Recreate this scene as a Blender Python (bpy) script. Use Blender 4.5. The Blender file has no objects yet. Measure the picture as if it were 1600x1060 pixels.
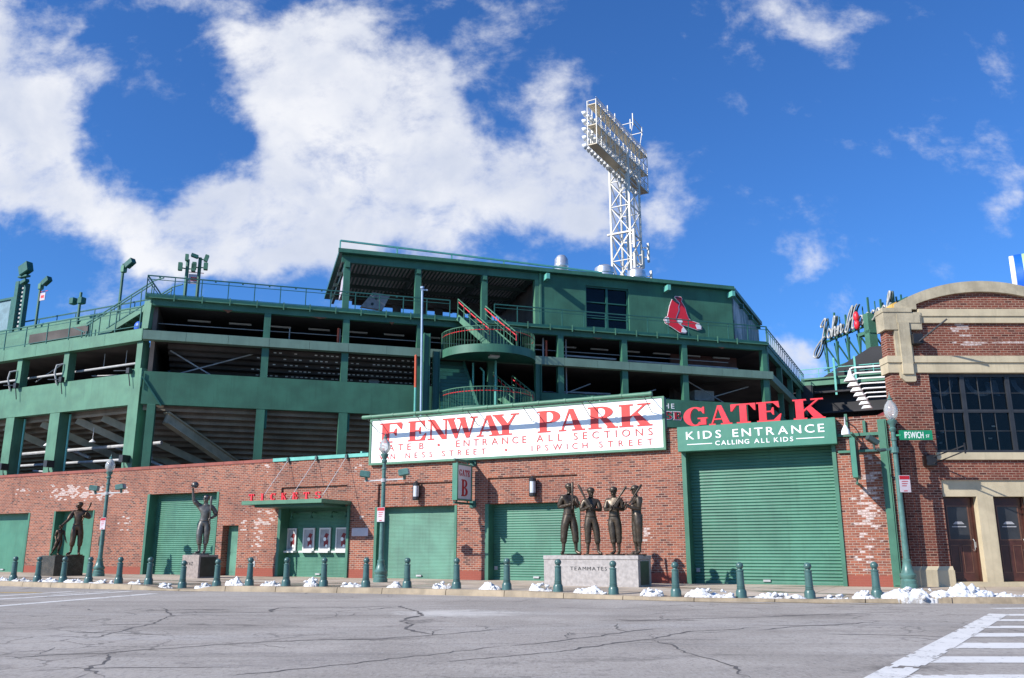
import bpy, bmesh, math, random
from math import sin, cos, pi, radians, atan2, sqrt
from mathutils import Vector, Matrix, noise as mnoise

scene = bpy.context.scene
COL = scene.collection
random.seed(7)

# ------------------------------------------------------------------ camera
cam_data = bpy.data.cameras.new("camera")
cam_data.sensor_width = 36.0
cam_data.lens = 30.375
cam_data.clip_end = 6000
cam = bpy.data.objects.new("camera", cam_data)
COL.objects.link(cam)
cam.location = (0, 0, 1.15)
cam.rotation_euler = (radians(90 + 13.776), 0, 0)
scene.camera = cam

# ------------------------------------------------------------------ light
SUN = Vector((-1.004, -0.613, 0.745)).normalized()     # towards the sun
SUN_EL = math.asin(SUN.z)
SUN_AZ = atan2(SUN.x, SUN.y)
sd = bpy.data.lights.new("sun", 'SUN')
sd.energy = 5.0
sd.angle = radians(0.5)
sd.color = (1.0, 0.955, 0.89)
sun = bpy.data.objects.new("sun", sd)
COL.objects.link(sun)
sun.rotation_euler = SUN.to_track_quat('Z', 'Y').to_euler()
sun.location = (0, 0, 60)

scene.view_settings.view_transform = 'Standard'
scene.view_settings.look = 'None'
scene.view_settings.gamma = 1.0
scene.view_settings.exposure = 0.40

# ------------------------------------------------------------------ node helper
class NT:
    def __init__(self, tree):
        self.t = tree
        self.t.nodes.clear()
    def n(self, typ, **kw):
        nd = self.t.nodes.new(typ)
        for k, v in kw.items():
            if k == 'ins':
                for a, b in v.items():
                    self.set(nd, a, b)
            else:
                setattr(nd, k, v)
        return nd
    def set(self, nd, a, b):
        s = nd.inputs[a]
        if isinstance(b, bpy.types.NodeSocket):
            self.t.links.new(b, s)
        elif isinstance(b, bpy.types.Node):
            self.t.links.new(b.outputs[0], s)
        else:
            s.default_value = b
    def math(self, op, a, b=0.0, c=None, clamp=False):
        nd = self.n('ShaderNodeMath', operation=op, use_clamp=clamp)
        self.set(nd, 0, a); self.set(nd, 1, b)
        if c is not None: self.set(nd, 2, c)
        return nd.outputs[0]
    def mix(self, f, a, b, blend='MIX'):
        nd = self.n('ShaderNodeMix', data_type='RGBA', blend_type=blend)
        self.set(nd, 0, f); self.set(nd, 6, a); self.set(nd, 7, b)
        return nd.outputs[2]
    def ramp(self, f, lo, hi, smooth=True):
        nd = self.n('ShaderNodeMapRange', interpolation_type='SMOOTHSTEP' if smooth else 'LINEAR')
        self.set(nd, 0, f); nd.inputs[1].default_value = lo; nd.inputs[2].default_value = hi
        return nd.outputs[0]
    def noise(self, vec, scale, detail=4, rough=0.55, dist=0.0):
        nd = self.n('ShaderNodeTexNoise')
        self.set(nd, 'Vector', vec)
        nd.inputs['Scale'].default_value = scale
        nd.inputs['Detail'].default_value = detail
        nd.inputs['Roughness'].default_value = rough
        nd.inputs['Distortion'].default_value = dist
        return nd
    def scalev(self, vec, s):
        nd = self.n('ShaderNodeVectorMath', operation='MULTIPLY')
        self.set(nd, 0, vec); nd.inputs[1].default_value = s
        return nd.outputs[0]
    def gauss(self, x, y, cx, cy, rx, ry, rot=0.0):
        a = self.math('SUBTRACT', x, cx); b = self.math('SUBTRACT', y, cy)
        if rot:
            c, s = cos(radians(rot)), sin(radians(rot))
            a2 = self.math('ADD', self.math('MULTIPLY', a, c), self.math('MULTIPLY', b, s))
            b2 = self.math('SUBTRACT', self.math('MULTIPLY', b, c), self.math('MULTIPLY', a, s))
            a, b = a2, b2
        a = self.math('MULTIPLY', a, 1.0 / rx); b = self.math('MULTIPLY', b, 1.0 / ry)
        q = self.math('ADD', self.math('MULTIPLY', a, a), self.math('MULTIPLY', b, b))
        return self.math('EXPONENT', self.math('MULTIPLY', q, -1.2))

def rgb(c): return (c[0], c[1], c[2], 1.0)

# ------------------------------------------------------------------ sky
world = bpy.data.worlds.new("World")
scene.world = world
world.use_nodes = True
W_ = NT(world.node_tree)
sky = W_.n('ShaderNodeTexSky', sky_type='NISHITA', sun_disc=False, sun_elevation=SUN_EL, sun_rotation=SUN_AZ,
           altitude=20.0, air_density=1.0, dust_density=0.35, ozone_density=2.2)
tc = W_.n('ShaderNodeTexCoord')
sep = W_.n('ShaderNodeSeparateXYZ', ins={0: tc.outputs['Generated']})
yy = W_.math('MAXIMUM', sep.outputs[1], 0.02)
ca = W_.math('DIVIDE', sep.outputs[0], yy)
cb = W_.math('DIVIDE', sep.outputs[2], yy)
pv = W_.n('ShaderNodeCombineXYZ', ins={0: ca, 1: cb}).outputs[0]
CLOUDS = [(-0.68, 0.621, 0.091, 0.124, 0, 1.2), (-0.602, 0.53, 0.061, 0.063, -20, 0.95), (-0.611, 0.477, 0.064, 0.053, -30, 1.0), (-0.55, 0.442, 0.072, 0.039, -35, 1.0), (-0.482, 0.404, 0.067, 0.038, -35, 1.0), (-0.428, 0.37, 0.047, 0.034, -10, 0.9), (-0.621, 0.434, 0.048, 0.034, 0, 0.6), (-0.588, 0.649, 0.042, 0.057, 20, 0.4), (-0.536, 0.593, 0.037, 0.032, -50, 0.55), (-0.569, 0.668, 0.015, 0.038, -30, 0.35), (-0.395, 0.682, 0.063, 0.034, -25, 0.75), (-0.439, 0.706, 0.042, 0.024, 0, 0.5), (-0.332, 0.621, 0.058, 0.042, -45, 0.75), (-0.303, 0.557, 0.049, 0.041, -30, 0.55), (-0.25, 0.649, 0.092, 0.071, -10, 1.0), (-0.199, 0.621, 0.066, 0.085, 0, 1.0), (-0.228, 0.548, 0.073, 0.082, 0, 1.05), (-0.177, 0.494, 0.073, 0.071, 0, 1.0), (-0.124, 0.602, 0.037, 0.056, -20, 0.7), (-0.091, 0.593, 0.021, 0.037, 0, 0.45), (-0.326, 0.548, 0.033, 0.032, 0, 0.45), (-0.241, 0.468, 0.064, 0.062, 0, 1.0), (-0.307, 0.494, 0.04, 0.044, -20, 0.5), (-0.349, 0.417, 0.075, 0.047, 0, 1.0), (-0.394, 0.391, 0.055, 0.042, 0, 0.9), (-0.276, 0.4, 0.095, 0.051, 0, 1.15), (-0.19, 0.4, 0.087, 0.06, 0, 1.1), (-0.119, 0.417, 0.063, 0.052, 0, 0.95), (-0.312, 0.35, 0.117, 0.037, 0, 1.1), (-0.079, 0.383, 0.063, 0.038, 0, 0.9), (-0.365, 0.325, 0.047, 0.02, 0, 0.6), (-0.065, 0.503, 0.048, 0.067, -15, 1.0), (-0.098, 0.53, 0.041, 0.05, 0, 0.7), (-0.024, 0.459, 0.048, 0.061, -30, 0.9), (0.016, 0.408, 0.055, 0.043, 0, 0.8), (0.049, 0.557, 0.045, 0.041, 0, 0.6), (0.066, 0.593, 0.025, 0.028, 0, 0.45), (0.048, 0.486, 0.06, 0.062, 0, 0.95), (0.104, 0.442, 0.048, 0.061, -10, 0.9), (0.079, 0.391, 0.047, 0.038, 0, 0.75), (0.177, 0.486, 0.024, 0.035, -20, 0.55), (0.203, 0.442, 0.036, 0.043, -20, 0.75), (0.182, 0.408, 0.04, 0.034, 0, 0.65), (-0.034, 0.677, 0.038, 0.043, -50, 0.55), (0.0, 0.639, 0.021, 0.033, -30, 0.4), (-0.067, 0.701, 0.042, 0.017, 0, 0.45), (0.337, 0.691, 0.059, 0.029, -10, 0.5), (0.385, 0.668, 0.05, 0.029, -20, 0.45), (0.446, 0.696, 0.042, 0.015, 0, 0.25), (0.349, 0.366, 0.03, 0.023, -20, 0.6), (0.36, 0.342, 0.027, 0.021, 0, 0.55), (0.335, 0.233, 0.032, 0.033, 0, 1.0), (0.599, 0.387, 0.035, 0.025, 45, 0.5), (0.618, 0.417, 0.016, 0.026, 0, 0.3), (0.406, 0.616, 0.018, 0.017, 0, 0.3), (0.231, 0.677, 0.01, 0.029, -10, 0.28), (0.619, 0.333, 0.035, 0.018, 0, 0.35), (-0.492, 0.649, 0.033, 0.024, -60, 0.28), (-0.477, 0.621, 0.025, 0.015, -30, 0.28), (-0.456, 0.625, 0.01, 0.009, 0, 0.25)]
wp = W_.noise(pv, 5.5, 5, 0.6)
wsp = W_.n('ShaderNodeSeparateColor', ins={0: wp.outputs[1]})
ca2 = W_.math('ADD', ca, W_.math('MULTIPLY', W_.math('SUBTRACT', wsp.outputs[0], 0.5), 0.17))
cb2 = W_.math('ADD', cb, W_.math('MULTIPLY', W_.math('SUBTRACT', wsp.outputs[1], 0.5), 0.13))
acc = None
for (x, y, rx, ry, rot, w) in CLOUDS:
    g = W_.math('MULTIPLY', W_.gauss(ca2, cb2, x, y, rx, ry, rot), w)
    acc = g if acc is None else W_.math('ADD', acc, g)
acc = W_.math('MULTIPLY', W_.math('MINIMUM', acc, 1.3), 0.95)
n1 = W_.noise(W_.scalev(pv, (1.0, 1.25, 1.0)), 9.0, 12, 0.64, 0.15)
n2 = W_.noise(pv, 3.2, 5, 0.55, 0.3)
dens = W_.math('ADD', acc, W_.math('MULTIPLY', W_.math('SUBTRACT', n1.outputs[0], 0.5), 3.1))
dens = W_.math('ADD', dens, W_.math('MULTIPLY', W_.math('SUBTRACT', n2.outputs[0], 0.5), 0.7))
mask = W_.ramp(dens, 0.14, 1.36)
# sky behind the camera: scattered cloud so that reflections and fill stay plausible
back = W_.ramp(W_.noise(tc.outputs['Generated'], 2.2, 6, 0.6).outputs[0], 0.58, 0.82)
front = W_.ramp(sep.outputs[1], 0.02, 0.12)
mask = W_.math('ADD', W_.math('MULTIPLY', mask, front), W_.math('MULTIPLY', back, W_.math('SUBTRACT', 1.0, front)))
mask = W_.math('MULTIPLY', mask, 0.96, clamp=True)
sh = W_.ramp(W_.noise(pv, 5.0, 7, 0.55, 0.3).outputs[0], 0.38, 0.66)
thick = W_.ramp(dens, 0.7, 1.5)
cloud_col = W_.mix(W_.math('MULTIPLY', W_.math('SUBTRACT', 1.0, sh), W_.math('ADD', 0.35, W_.math('MULTIPLY', thick, 0.5))),
                   (10.4, 10.5, 10.9, 1), (6.4, 7.1, 8.8, 1))
tint = W_.n('ShaderNodeMix', data_type='RGBA', blend_type='MULTIPLY')
W_.set(tint, 0, 1.0); W_.set(tint, 6, sky.outputs[0]); W_.set(tint, 7, (0.54, 1.12, 1.92, 1))
final = W_.mix(mask, tint.outputs[2], cloud_col)
bg = W_.n('ShaderNodeBackground', ins={0: final, 1: 0.07})
W_.n('ShaderNodeOutputWorld', ins={0: bg.outputs[0]})

# ------------------------------------------------------------------ frames (metric plan of the site)
class Frame:
    """local x runs along a facade, local -y points to the street, z is up"""
    def __init__(self, ox, oy, dx, dy, k=1.0, oz=0.0):
        l = sqrt(dx * dx + dy * dy); self.k = k      # k: model units per drawing unit
        self.o = Vector((ox, oy, oz)); self.d = Vector((dx / l, dy / l, 0))
        self.n = Vector((self.d.y, -self.d.x, 0))
        self.M = Matrix.Translation(self.o) @ Matrix.Rotation(atan2(self.d.y, self.d.x), 4, 'Z')
    def P(self, s, t, z=0.0):
        return self.o + self.d * s + self.n * t + Vector((0, 0, z))

G = Frame(0, 0, 1, 0)
WF = Frame(5.24904, 28.30707, 0.892473, -0.451100)       # brick street wall
RF = Frame(-17.00085, 40.00146, 0.957252, 0.289254)      # stand above, right-hand face
LF = Frame(-17.00085, 40.00146, 0.892473, -0.451100)     # stand above, left-hand face
_p = RF.P(33.5, 0)
SF = Frame(_p.x, _p.y, sin(radians(25.9)), cos(radians(25.9)))   # short return face at the right end
BF = Frame(0, 25.65, 1, 0, .95, .0575)                                 # brick hall
JF = Frame(27.9, 66.0, sin(radians(12.6)), -cos(radians(12.6)))  # script sign far behind

# ------------------------------------------------------------------ mesh builder
class MB:
    def __init__(self):
        self.v = []; self.f = []
    def add(self, vs, fs):
        b = len(self.v)
        self.v += [tuple(v) for v in vs]
        self.f += [tuple(i + b for i in f) for f in fs]
        return self
    def box(self, x0, x1, y0, y1, z0, z1):
        if x0 > x1: x0, x1 = x1, x0
        if y0 > y1: y0, y1 = y1, y0
        if z0 > z1: z0, z1 = z1, z0
        vs = [(x0, y0, z0), (x1, y0, z0), (x1, y1, z0), (x0, y1, z0), (x0, y0, z1), (x1, y0, z1), (x1, y1, z1), (x0, y1, z1)]
        return self.add(vs, [(0, 3, 2, 1), (4, 5, 6, 7), (0, 1, 5, 4), (1, 2, 6, 5), (2, 3, 7, 6), (3, 0, 4, 7)])
    def bevbox(self, x0, x1, y0, y1, z0, z1, b=0.02):
        """box whose four street-facing and upper edges are chamfered"""
        vs = []
        for (z, i) in ((z0, 0), (z0 + b, 1), (z1 - b, 1), (z1, 0)):
            e = 0 if i else b
            vs += [(x0 + e, y0 + e, z), (x1 - e, y0 + e, z), (x1 - e, y1 - e, z), (x0 + e, y1 - e, z)]
        fs = [(3, 2, 1, 0), (12, 13, 14, 15)]
        for k in range(3):
            for j in range(4):
                a = k * 4 + j; c = k * 4 + (j + 1) % 4
                fs.append((a, c, c + 4, a + 4))
        return self.add(vs, fs)
    def bar(self, p, q, w, h=None):
        h = h or w
        p = Vector(p); q = Vector(q); d = q - p
        if d.length < 1e-6: return self
        d.normalize()
        up = Vector((0, 0, 1)) if abs(d.z) < 0.95 else Vector((0, 1, 0))
        a = d.cross(up).normalized(); b = a.cross(d).normalized()
        vs = []
        for c in (p, q):
            for (i, j) in ((-1, -1), (1, -1), (1, 1), (-1, 1)):
                vs.append(c + a * (i * w / 2) + b * (j * h / 2))
        return self.add(vs, [(0, 1, 2, 3), (7, 6, 5, 4), (0, 4, 5, 1), (1, 5, 6, 2), (2, 6, 7, 3), (3, 7, 4, 0)])
    def tube(self, pts, r, n=8, closed=False):
        pts = [Vector(p) for p in pts]
        rs = r if isinstance(r, (list, tuple)) else [r] * len(pts)
        m = len(pts); vs = []; fs = []
        ref = None
        for i, p in enumerate(pts):
            if closed: t = (pts[(i + 1) % m] - pts[i - 1])
            else: t = pts[min(i + 1, m - 1)] - pts[max(i - 1, 0)]
            t.normalize()
            if ref is None:
                ref = Vector((0, 0, 1)) if abs(t.z) < 0.9 else Vector((1, 0, 0))
            a = t.cross(ref)
            if a.length < 1e-4: a = t.cross(Vector((0.3, 1, 0.1)))
            a.normalize(); b = a.cross(t).normalized(); ref = b
            for k in range(n):
                w = 2 * pi * k / n
                vs.append(p + a * (cos(w) * rs[i]) + b * (sin(w) * rs[i]))
        seg = m if closed else m - 1
        for i in range(seg):
            for k in range(n):
                a0 = i * n + k; a1 = i * n + (k + 1) % n
                b0 = ((i + 1) % m) * n + k; b1 = ((i + 1) % m) * n + (k + 1) % n
                fs.append((a0, a1, b1, b0))
        if not closed:
            fs.append(tuple(range(n - 1, -1, -1))); fs.append(tuple((m - 1) * n + k for k in range(n)))
        return self.add(vs, fs)
    def lathe(self, prof, n=16, c=(0, 0, 0), axis='z'):
        vs = []; fs = []
        for (r, z) in prof:
            for k in range(n):
                w = 2 * pi * k / n
                x, y = r * cos(w), r * sin(w)
                if axis == 'z': vs.append((c[0] + x, c[1] + y, c[2] + z))
                elif axis == 'x': vs.append((c[0] + z, c[1] + x, c[2] + y))
                else: vs.append((c[0] + x, c[1] + z, c[2] + y))
        for i in range(len(prof) - 1):
            for k in range(n):
                fs.append((i * n + k, i * n + (k + 1) % n, (i + 1) * n + (k + 1) % n, (i + 1) * n + k))
        fs.append(tuple(range(n - 1, -1, -1))); fs.append(tuple((len(prof) - 1) * n + k for k in range(n)))
        return self.add(vs, fs)
    def prism(self, poly, y0, y1):
        """polygon in the x-z plane given a thickness in y"""
        n = len(poly)
        vs = [(x, y0, z) for x, z in poly] + [(x, y1, z) for x, z in poly]
        fs = [tuple(range(n)), tuple(range(2 * n - 1, n - 1, -1))]
        for i in range(n):
            j = (i + 1) % n
            fs.append((i, i + n, j + n, j))
        return self.add(vs, fs)
    def prism_x(self, poly, x0, x1):
        """polygon in the y-z plane given a length in x"""
        n = len(poly)
        vs = [(x0, y, z) for y, z in poly] + [(x1, y, z) for y, z in poly]
        fs = [tuple(range(n)), tuple(range(2 * n - 1, n - 1, -1))]
        for i in range(n):
            j = (i + 1) % n
            fs.append((i, i + n, j + n, j))
        return self.add(vs, fs)
    def slab(self, poly, z0, z1):
        n = len(poly)
        vs = [(x, y, z0) for x, y in poly] + [(x, y, z1) for x, y in poly]
        fs = [tuple(range(n - 1, -1, -1)), tuple(range(n, 2 * n))]
        for i in range(n):
            j = (i + 1) % n
            fs.append((i, j, j + n, i + n))
        return self.add(vs, fs)
    def sphere(self, c, r, n=12, m=8, sc=(1, 1, 1)):
        prof = [(max(r * sin(pi * i / m), 1e-4), -r * cos(pi * i / m)) for i in range(m + 1)]
        b = len(self.v)
        self.lathe(prof, n)
        for i in range(b, len(self.v)):
            x, y, z = self.v[i]
            self.v[i] = (c[0] + x * sc[0], c[1] + y * sc[1], c[2] + z * sc[2])
        return self
    def xf(self, M, start=0):
        for i in range(start, len(self.v)):
            self.v[i] = tuple(M @ Vector(self.v[i]))
        return self
    def corrugated(self, x0, x1, z0, z1, y, pitch, amp):
        """roll-up shutter curtain: a real corrugated sheet"""
        vs = []; n = max(2, int(round((z1 - z0) / pitch))); p = (z1 - z0) / n
        for i in range(n):
            z = z0 + i * p
            for (k, a) in ((0.0, 0.0), (0.12, -1.0), (0.62, -0.8), (0.85, 0.0)):
                vs.append((x0, y + a * amp, z + k * p)); vs.append((x1, y + a * amp, z + k * p))
        vs.append((x0, y, z1)); vs.append((x1, y, z1))
        m = len(vs) // 2
        self.add(vs, [(2 * i, 2 * i + 1, 2 * i + 3, 2 * i + 2) for i in range(m - 1)])
        return self.box(x0, x1, y + 0.03, y + 0.06, z0, z1)
    def wall(self, x0, x1, z0, z1, y0, y1, opens):
        """front sheet at y0, back at y1, with rectangular openings (x0,x1,z0,z1) and their reveals"""
        xs = sorted(set([x0, x1] + [min(max(a, x0), x1) for o in opens for a in o[:2]]))
        zs = sorted(set([z0, z1] + [min(max(a, z0), z1) for o in opens for a in o[2:4]]))
        def hole(i, j):
            if i < 0 or j < 0 or i >= len(xs) - 1 or j >= len(zs) - 1: return True
            cx = (xs[i] + xs[i + 1]) / 2; cz = (zs[j] + zs[j + 1]) / 2
            return any(o[0] < cx < o[1] and o[2] < cz < o[3] for o in opens)
        for i in range(len(xs) - 1):
            for j in range(len(zs) - 1):
                if hole(i, j): continue
                a, b, c, d = xs[i], xs[i + 1], zs[j], zs[j + 1]
                self.add([(a, y0, c), (b, y0, c), (b, y0, d), (a, y0, d)], [(0, 1, 2, 3)])
                self.add([(a, y1, c), (b, y1, c), (b, y1, d), (a, y1, d)], [(3, 2, 1, 0)])
                if hole(i - 1, j): self.add([(a, y0, c), (a, y1, c), (a, y1, d), (a, y0, d)], [(3, 2, 1, 0)])
                if hole(i + 1, j): self.add([(b, y0, c), (b, y1, c), (b, y1, d), (b, y0, d)], [(0, 1, 2, 3)])
                if hole(i, j - 1): self.add([(a, y0, c), (b, y0, c), (b, y1, c), (a, y1, c)], [(3, 2, 1, 0)])
                if hole(i, j + 1): self.add([(a, y0, d), (b, y0, d), (b, y1, d), (a, y1, d)], [(0, 1, 2, 3)])
        return self
    def mesh(self, name, mat, smooth=False, off=(0, 0, 0), k=1.0):
        me = bpy.data.meshes.new(name)
        me.from_pydata([((x - off[0]) * k, (y - off[1]) * k, (z - off[2]) * k) for x, y, z in self.v], [], self.f)
        bm = bmesh.new(); bm.from_mesh(me)
        bmesh.ops.recalc_face_normals(bm, faces=bm.faces)
        bm.to_mesh(me); bm.free()
        if smooth:
            for p in me.polygons: p.use_smooth = True
            if smooth != 'all':
                me.set_sharp_from_angle(angle=radians(38))
        me.materials.append(mat)
        return me

WM = {}      # world matrix of every object built here
def link(o, parent, world):
    COL.objects.link(o)
    WM[o.name] = world
    if parent is not None:
        o.parent = parent
        o.matrix_basis = WM[parent.name].inverted() @ world
    else:
        o.matrix_basis = world
    return o

def tag(o, label, cat, group=None, kind=None):
    if label: o['label'] = label
    if cat: o['category'] = cat
    if group: o['group'] = group
    if kind: o['kind'] = kind
    return o

def thing(name, label, cat, frame=G, base=(0, 0, 0), rz=0.0, group=None):
    o = bpy.data.objects.new(name, None)
    o.empty_display_size = 0.3
    link(o, None, frame.M @ Matrix.Translation(Vector(base) * frame.k) @ Matrix.Rotation(rz, 4, 'Z'))
    return tag(o, label, cat, group)

def part(name, mb, mat, parent, frame=None, smooth=False, label=None):
    """a mesh part; coordinates are those of frame, or of the parent when frame is None"""
    o = bpy.data.objects.new(name, mb.mesh(name, mat, smooth, k=frame.k if frame is not None else 1.0))
    link(o, parent, frame.M.copy() if frame is not None else WM[parent.name].copy())
    if label: o['label'] = label
    return o

def single(name, label, cat, mb, mat, frame=G, base=(0, 0, 0), rz=0.0, smooth=False, group=None, local=False, kind=None):
    off = (0, 0, 0) if local else base
    o = bpy.data.objects.new(name, mb.mesh(name, mat, smooth, off))
    link(o, None, frame.M @ Matrix.Translation(Vector(base)) @ Matrix.Rotation(rz, 4, 'Z'))
    return tag(o, label, cat, group, kind)

def structure(name, mb, mat, smooth=False, kind='structure'):
    o = bpy.data.objects.new(name, mb.mesh(name, mat, smooth))
    link(o, None, Matrix.Identity(4)); o['kind'] = kind
    return o

def copy_thing(src, world, label=None, group=None):
    def rec(o, parent):
        c = o.copy(); COL.objects.link(c)
        if parent is not None: c.parent = parent
        for ch in [x for x in bpy.data.objects if x.parent == o and x != c]:
            if ch.name in CHILD_OK: rec(ch, c)
        return c
    CHILD_OK = set(x.name for x in bpy.data.objects)
    r = rec(src, None)
    r.matrix_basis = world; WM[r.name] = world
    if label: r['label'] = label
    if group: r['group'] = group
    return r

# ------------------------------------------------------------------ materials
def principled(name):
    m = bpy.data.materials.new(name); m.use_nodes = True
    t = NT(m.node_tree)
    b = t.n('ShaderNodeBsdfPrincipled')
    t.n('ShaderNodeOutputMaterial', ins={0: b.outputs[0]})
    return m, t, b

def paint(name, c, rough=0.5, var=0.16, scale=1.4, streak=0.12, metal=0.0, bump=0.0, fine=40.0, spec=0.5):
    m, t, b = principled(name)
    tc = t.n('ShaderNodeTexCoord').outputs['Object']
    a = t.noise(tc, scale, 6, 0.6).outputs[0]
    col = t.mix(t.ramp(a, 0.3, 0.7), rgb([x * (1 - var) for x in c]), rgb([min(1, x * (1 + var)) for x in c]))
    if streak:
        sv = t.scalev(tc, (5.0, 5.0, 0.35))
        s = t.ramp(t.noise(sv, 1.6, 5, 0.6).outputs[0], 0.48, 0.78)
        col = t.mix(t.math('MULTIPLY', s, streak), col, rgb([x * 0.45 for x in c]))
    t.set(b, 'Base Color', col)
    b.inputs['Metallic'].default_value = metal
    r = t.noise(tc, scale * 4, 4).outputs[0]
    t.set(b, 'Roughness', t.math('ADD', t.math('MULTIPLY', t.math('SUBTRACT', r, 0.5), 0.25), rough))
    b.inputs['Specular IOR Level'].default_value = spec
    if bump:
        bn = t.n('ShaderNodeBump', ins={'Strength': bump, 'Distance': 0.01, 'Height': t.noise(tc, fine, 5).outputs[0]})
        t.set(b, 'Normal', bn.outputs[0])
    return m

def brick(name, c1, c2, mortar, patches=(), bw=0.215, bh=0.0725, mort=0.009, dirt=0.35, base_red=None):
    m, t, b = principled(name)
    tc = t.n('ShaderNodeTexCoord').outputs['Object']
    sp = t.n('ShaderNodeSeparateXYZ', ins={0: tc})
    x = t.math('ADD', sp.outputs[0], sp.outputs[1]); z = sp.outputs[2]
    v = t.n('ShaderNodeCombineXYZ', ins={0: x, 1: z}).outputs[0]
    def bt(a, bb, mo, bias=0.0):
        nd = t.n('ShaderNodeTexBrick', offset=0.5, offset_frequency=2, squash=1.0)
        t.set(nd, 'Vector', v)
        nd.inputs['Color1'].default_value = rgb(a); nd.inputs['Color2'].default_value = rgb(bb)
        nd.inputs['Mortar'].default_value = rgb(mo)
        nd.inputs['Scale'].default_value = 1.0; nd.inputs['Mortar Size'].default_value = mort
        nd.inputs['Mortar Smooth'].default_value = 0.15; nd.inputs['Bias'].default_value = bias
        nd.inputs['Brick Width'].default_value = bw; nd.inputs['Row Height'].default_value = bh
        return nd
    B1 = bt(c1, c2, mortar)
    B2 = bt((0, 0, 0), (1, 1, 1), (0, 0, 0))
    rnd = B2.outputs[0]
    isb = t.math('SUBTRACT', 1.0, B1.outputs[1])
    col = B1.outputs[0]
    big = t.noise(v, 0.55, 6, 0.62).outputs[0]
    col = t.mix(t.math('MULTIPLY', t.ramp(big, 0.42, 0.68), dirt), col, rgb([c2[0] * 0.62, c2[1] * 0.66, c2[2] * 0.7]))
    med = t.noise(v, 9.0, 5, 0.65).outputs[0]
    col = t.mix(t.math('MULTIPLY', t.ramp(med, 0.35, 0.75), 0.28), col, rgb([min(1, c1[0] * 1.35), min(1, c1[1] * 1.35), min(1, c1[2] * 1.35)]))
    lime = t.noise(v, 26.0, 4, 0.75).outputs[0]
    lim2 = t.noise(v, 1.1, 5, 0.6).outputs[0]
    col = t.mix(t.math('MULTIPLY', t.math('MULTIPLY', t.ramp(lime, 0.52, 0.74), t.ramp(lim2, 0.35, 0.65)), 0.40), col, (0.62, 0.52, 0.46, 1))
    # runoff and soot under ledges and at the foot of the wall
    run = t.noise(t.n('ShaderNodeCombineXYZ', ins={0: t.math('MULTIPLY', x, 3.2), 1: t.math('MULTIPLY', z, 0.35)}).outputs[0], 1.0, 5, 0.65).outputs[0]
    col = t.mix(t.math('MULTIPLY', t.ramp(run, 0.52, 0.72), 0.38), col, rgb([c2[0] * 0.55, c2[1] * 0.6, c2[2] * 0.7]))
    # burnt dark headers
    dk = t.math('MULTIPLY', t.ramp(rnd, 0.90, 0.93), t.math('MULTIPLY', isb, 0.55))
    col = t.mix(dk, col, rgb([c2[0] * 0.4, c2[1] * 0.5, c2[2] * 0.6]))
    if patches:
        acc = None
        for (px, pz, rx, rz, w) in patches:
            g = t.math('MULTIPLY', t.gauss(x, z, px, pz, rx, rz), w)
            acc = g if acc is None else t.math('ADD', acc, g)
        nz = t.noise(v, 3.2, 5, 0.65).outputs[0]
        q = t.math('ADD', t.math('MULTIPLY', acc, 0.62), t.math('MULTIPLY', t.math('SUBTRACT', nz, 0.5), 0.75))
        q = t.math('ADD', q, t.math('MULTIPLY', rnd, 0.75))
        q = t.math('MULTIPLY', t.ramp(q, 0.90, 0.98), t.ramp(acc, 0.04, 0.22))
        q = t.math('MULTIPLY', q, t.math('ADD', 0.15, t.math('MULTIPLY', isb, t.math('ADD', 0.12, t.math('MULTIPLY', t.ramp(t.noise(v, 14.0, 4, 0.7).outputs[0], 0.35, 0.65), 0.55)))))
        col = t.mix(q, col, (0.74, 0.64, 0.60, 1))
    if base_red:
        k = t.ramp(z, base_red[0] + 0.01, base_red[0] - 0.01, False)
        col = t.mix(t.math('MULTIPLY', k, 0.92), col, rgb(base_red[1]))
    t.set(b, 'Base Color', col)
    b.inputs['Roughness'].default_value = 0.85
    b.inputs['Specular IOR Level'].default_value = 0.25
    h = t.math('ADD', isb, t.math('MULTIPLY', t.noise(v, 60, 4).outputs[0], 0.5))
    bn = t.n('ShaderNodeBump', ins={'Strength': 0.55, 'Distance': 0.008, 'Height': h})
    t.set(b, 'Normal', bn.outputs[0])
    return m

def glass(name, tint=(0.9, 0.95, 0.95), rough=0.0, ior=1.45, alpha=0.0):
    m, t, b = principled(name)
    out = [n for n in t.t.nodes if n.type == 'OUTPUT_MATERIAL'][0]
    tr = t.n('ShaderNodeBsdfTransparent', ins={0: rgb(tint)})
    gl = t.n('ShaderNodeBsdfGlossy', ins={0: (1, 1, 1, 1), 1: rough})
    fr = t.n('ShaderNodeFresnel', ins={0: ior})
    f = t.math('MULTIPLY', fr.outputs[0], 0.45 if not alpha else 1.0, clamp=True)
    mx = t.n('ShaderNodeMixShader', ins={0: f, 1: tr.outputs[0], 2: gl.outputs[0]})
    if alpha:
        df = t.n('ShaderNodeBsdfDiffuse', ins={0: (0.85, 0.85, 0.82, 1)})
        mx = t.n('ShaderNodeMixShader', ins={0: alpha, 1: mx.outputs[0], 2: df.outputs[0]})
    t.set(out, 0, mx.outputs[0])
    return m

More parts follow.
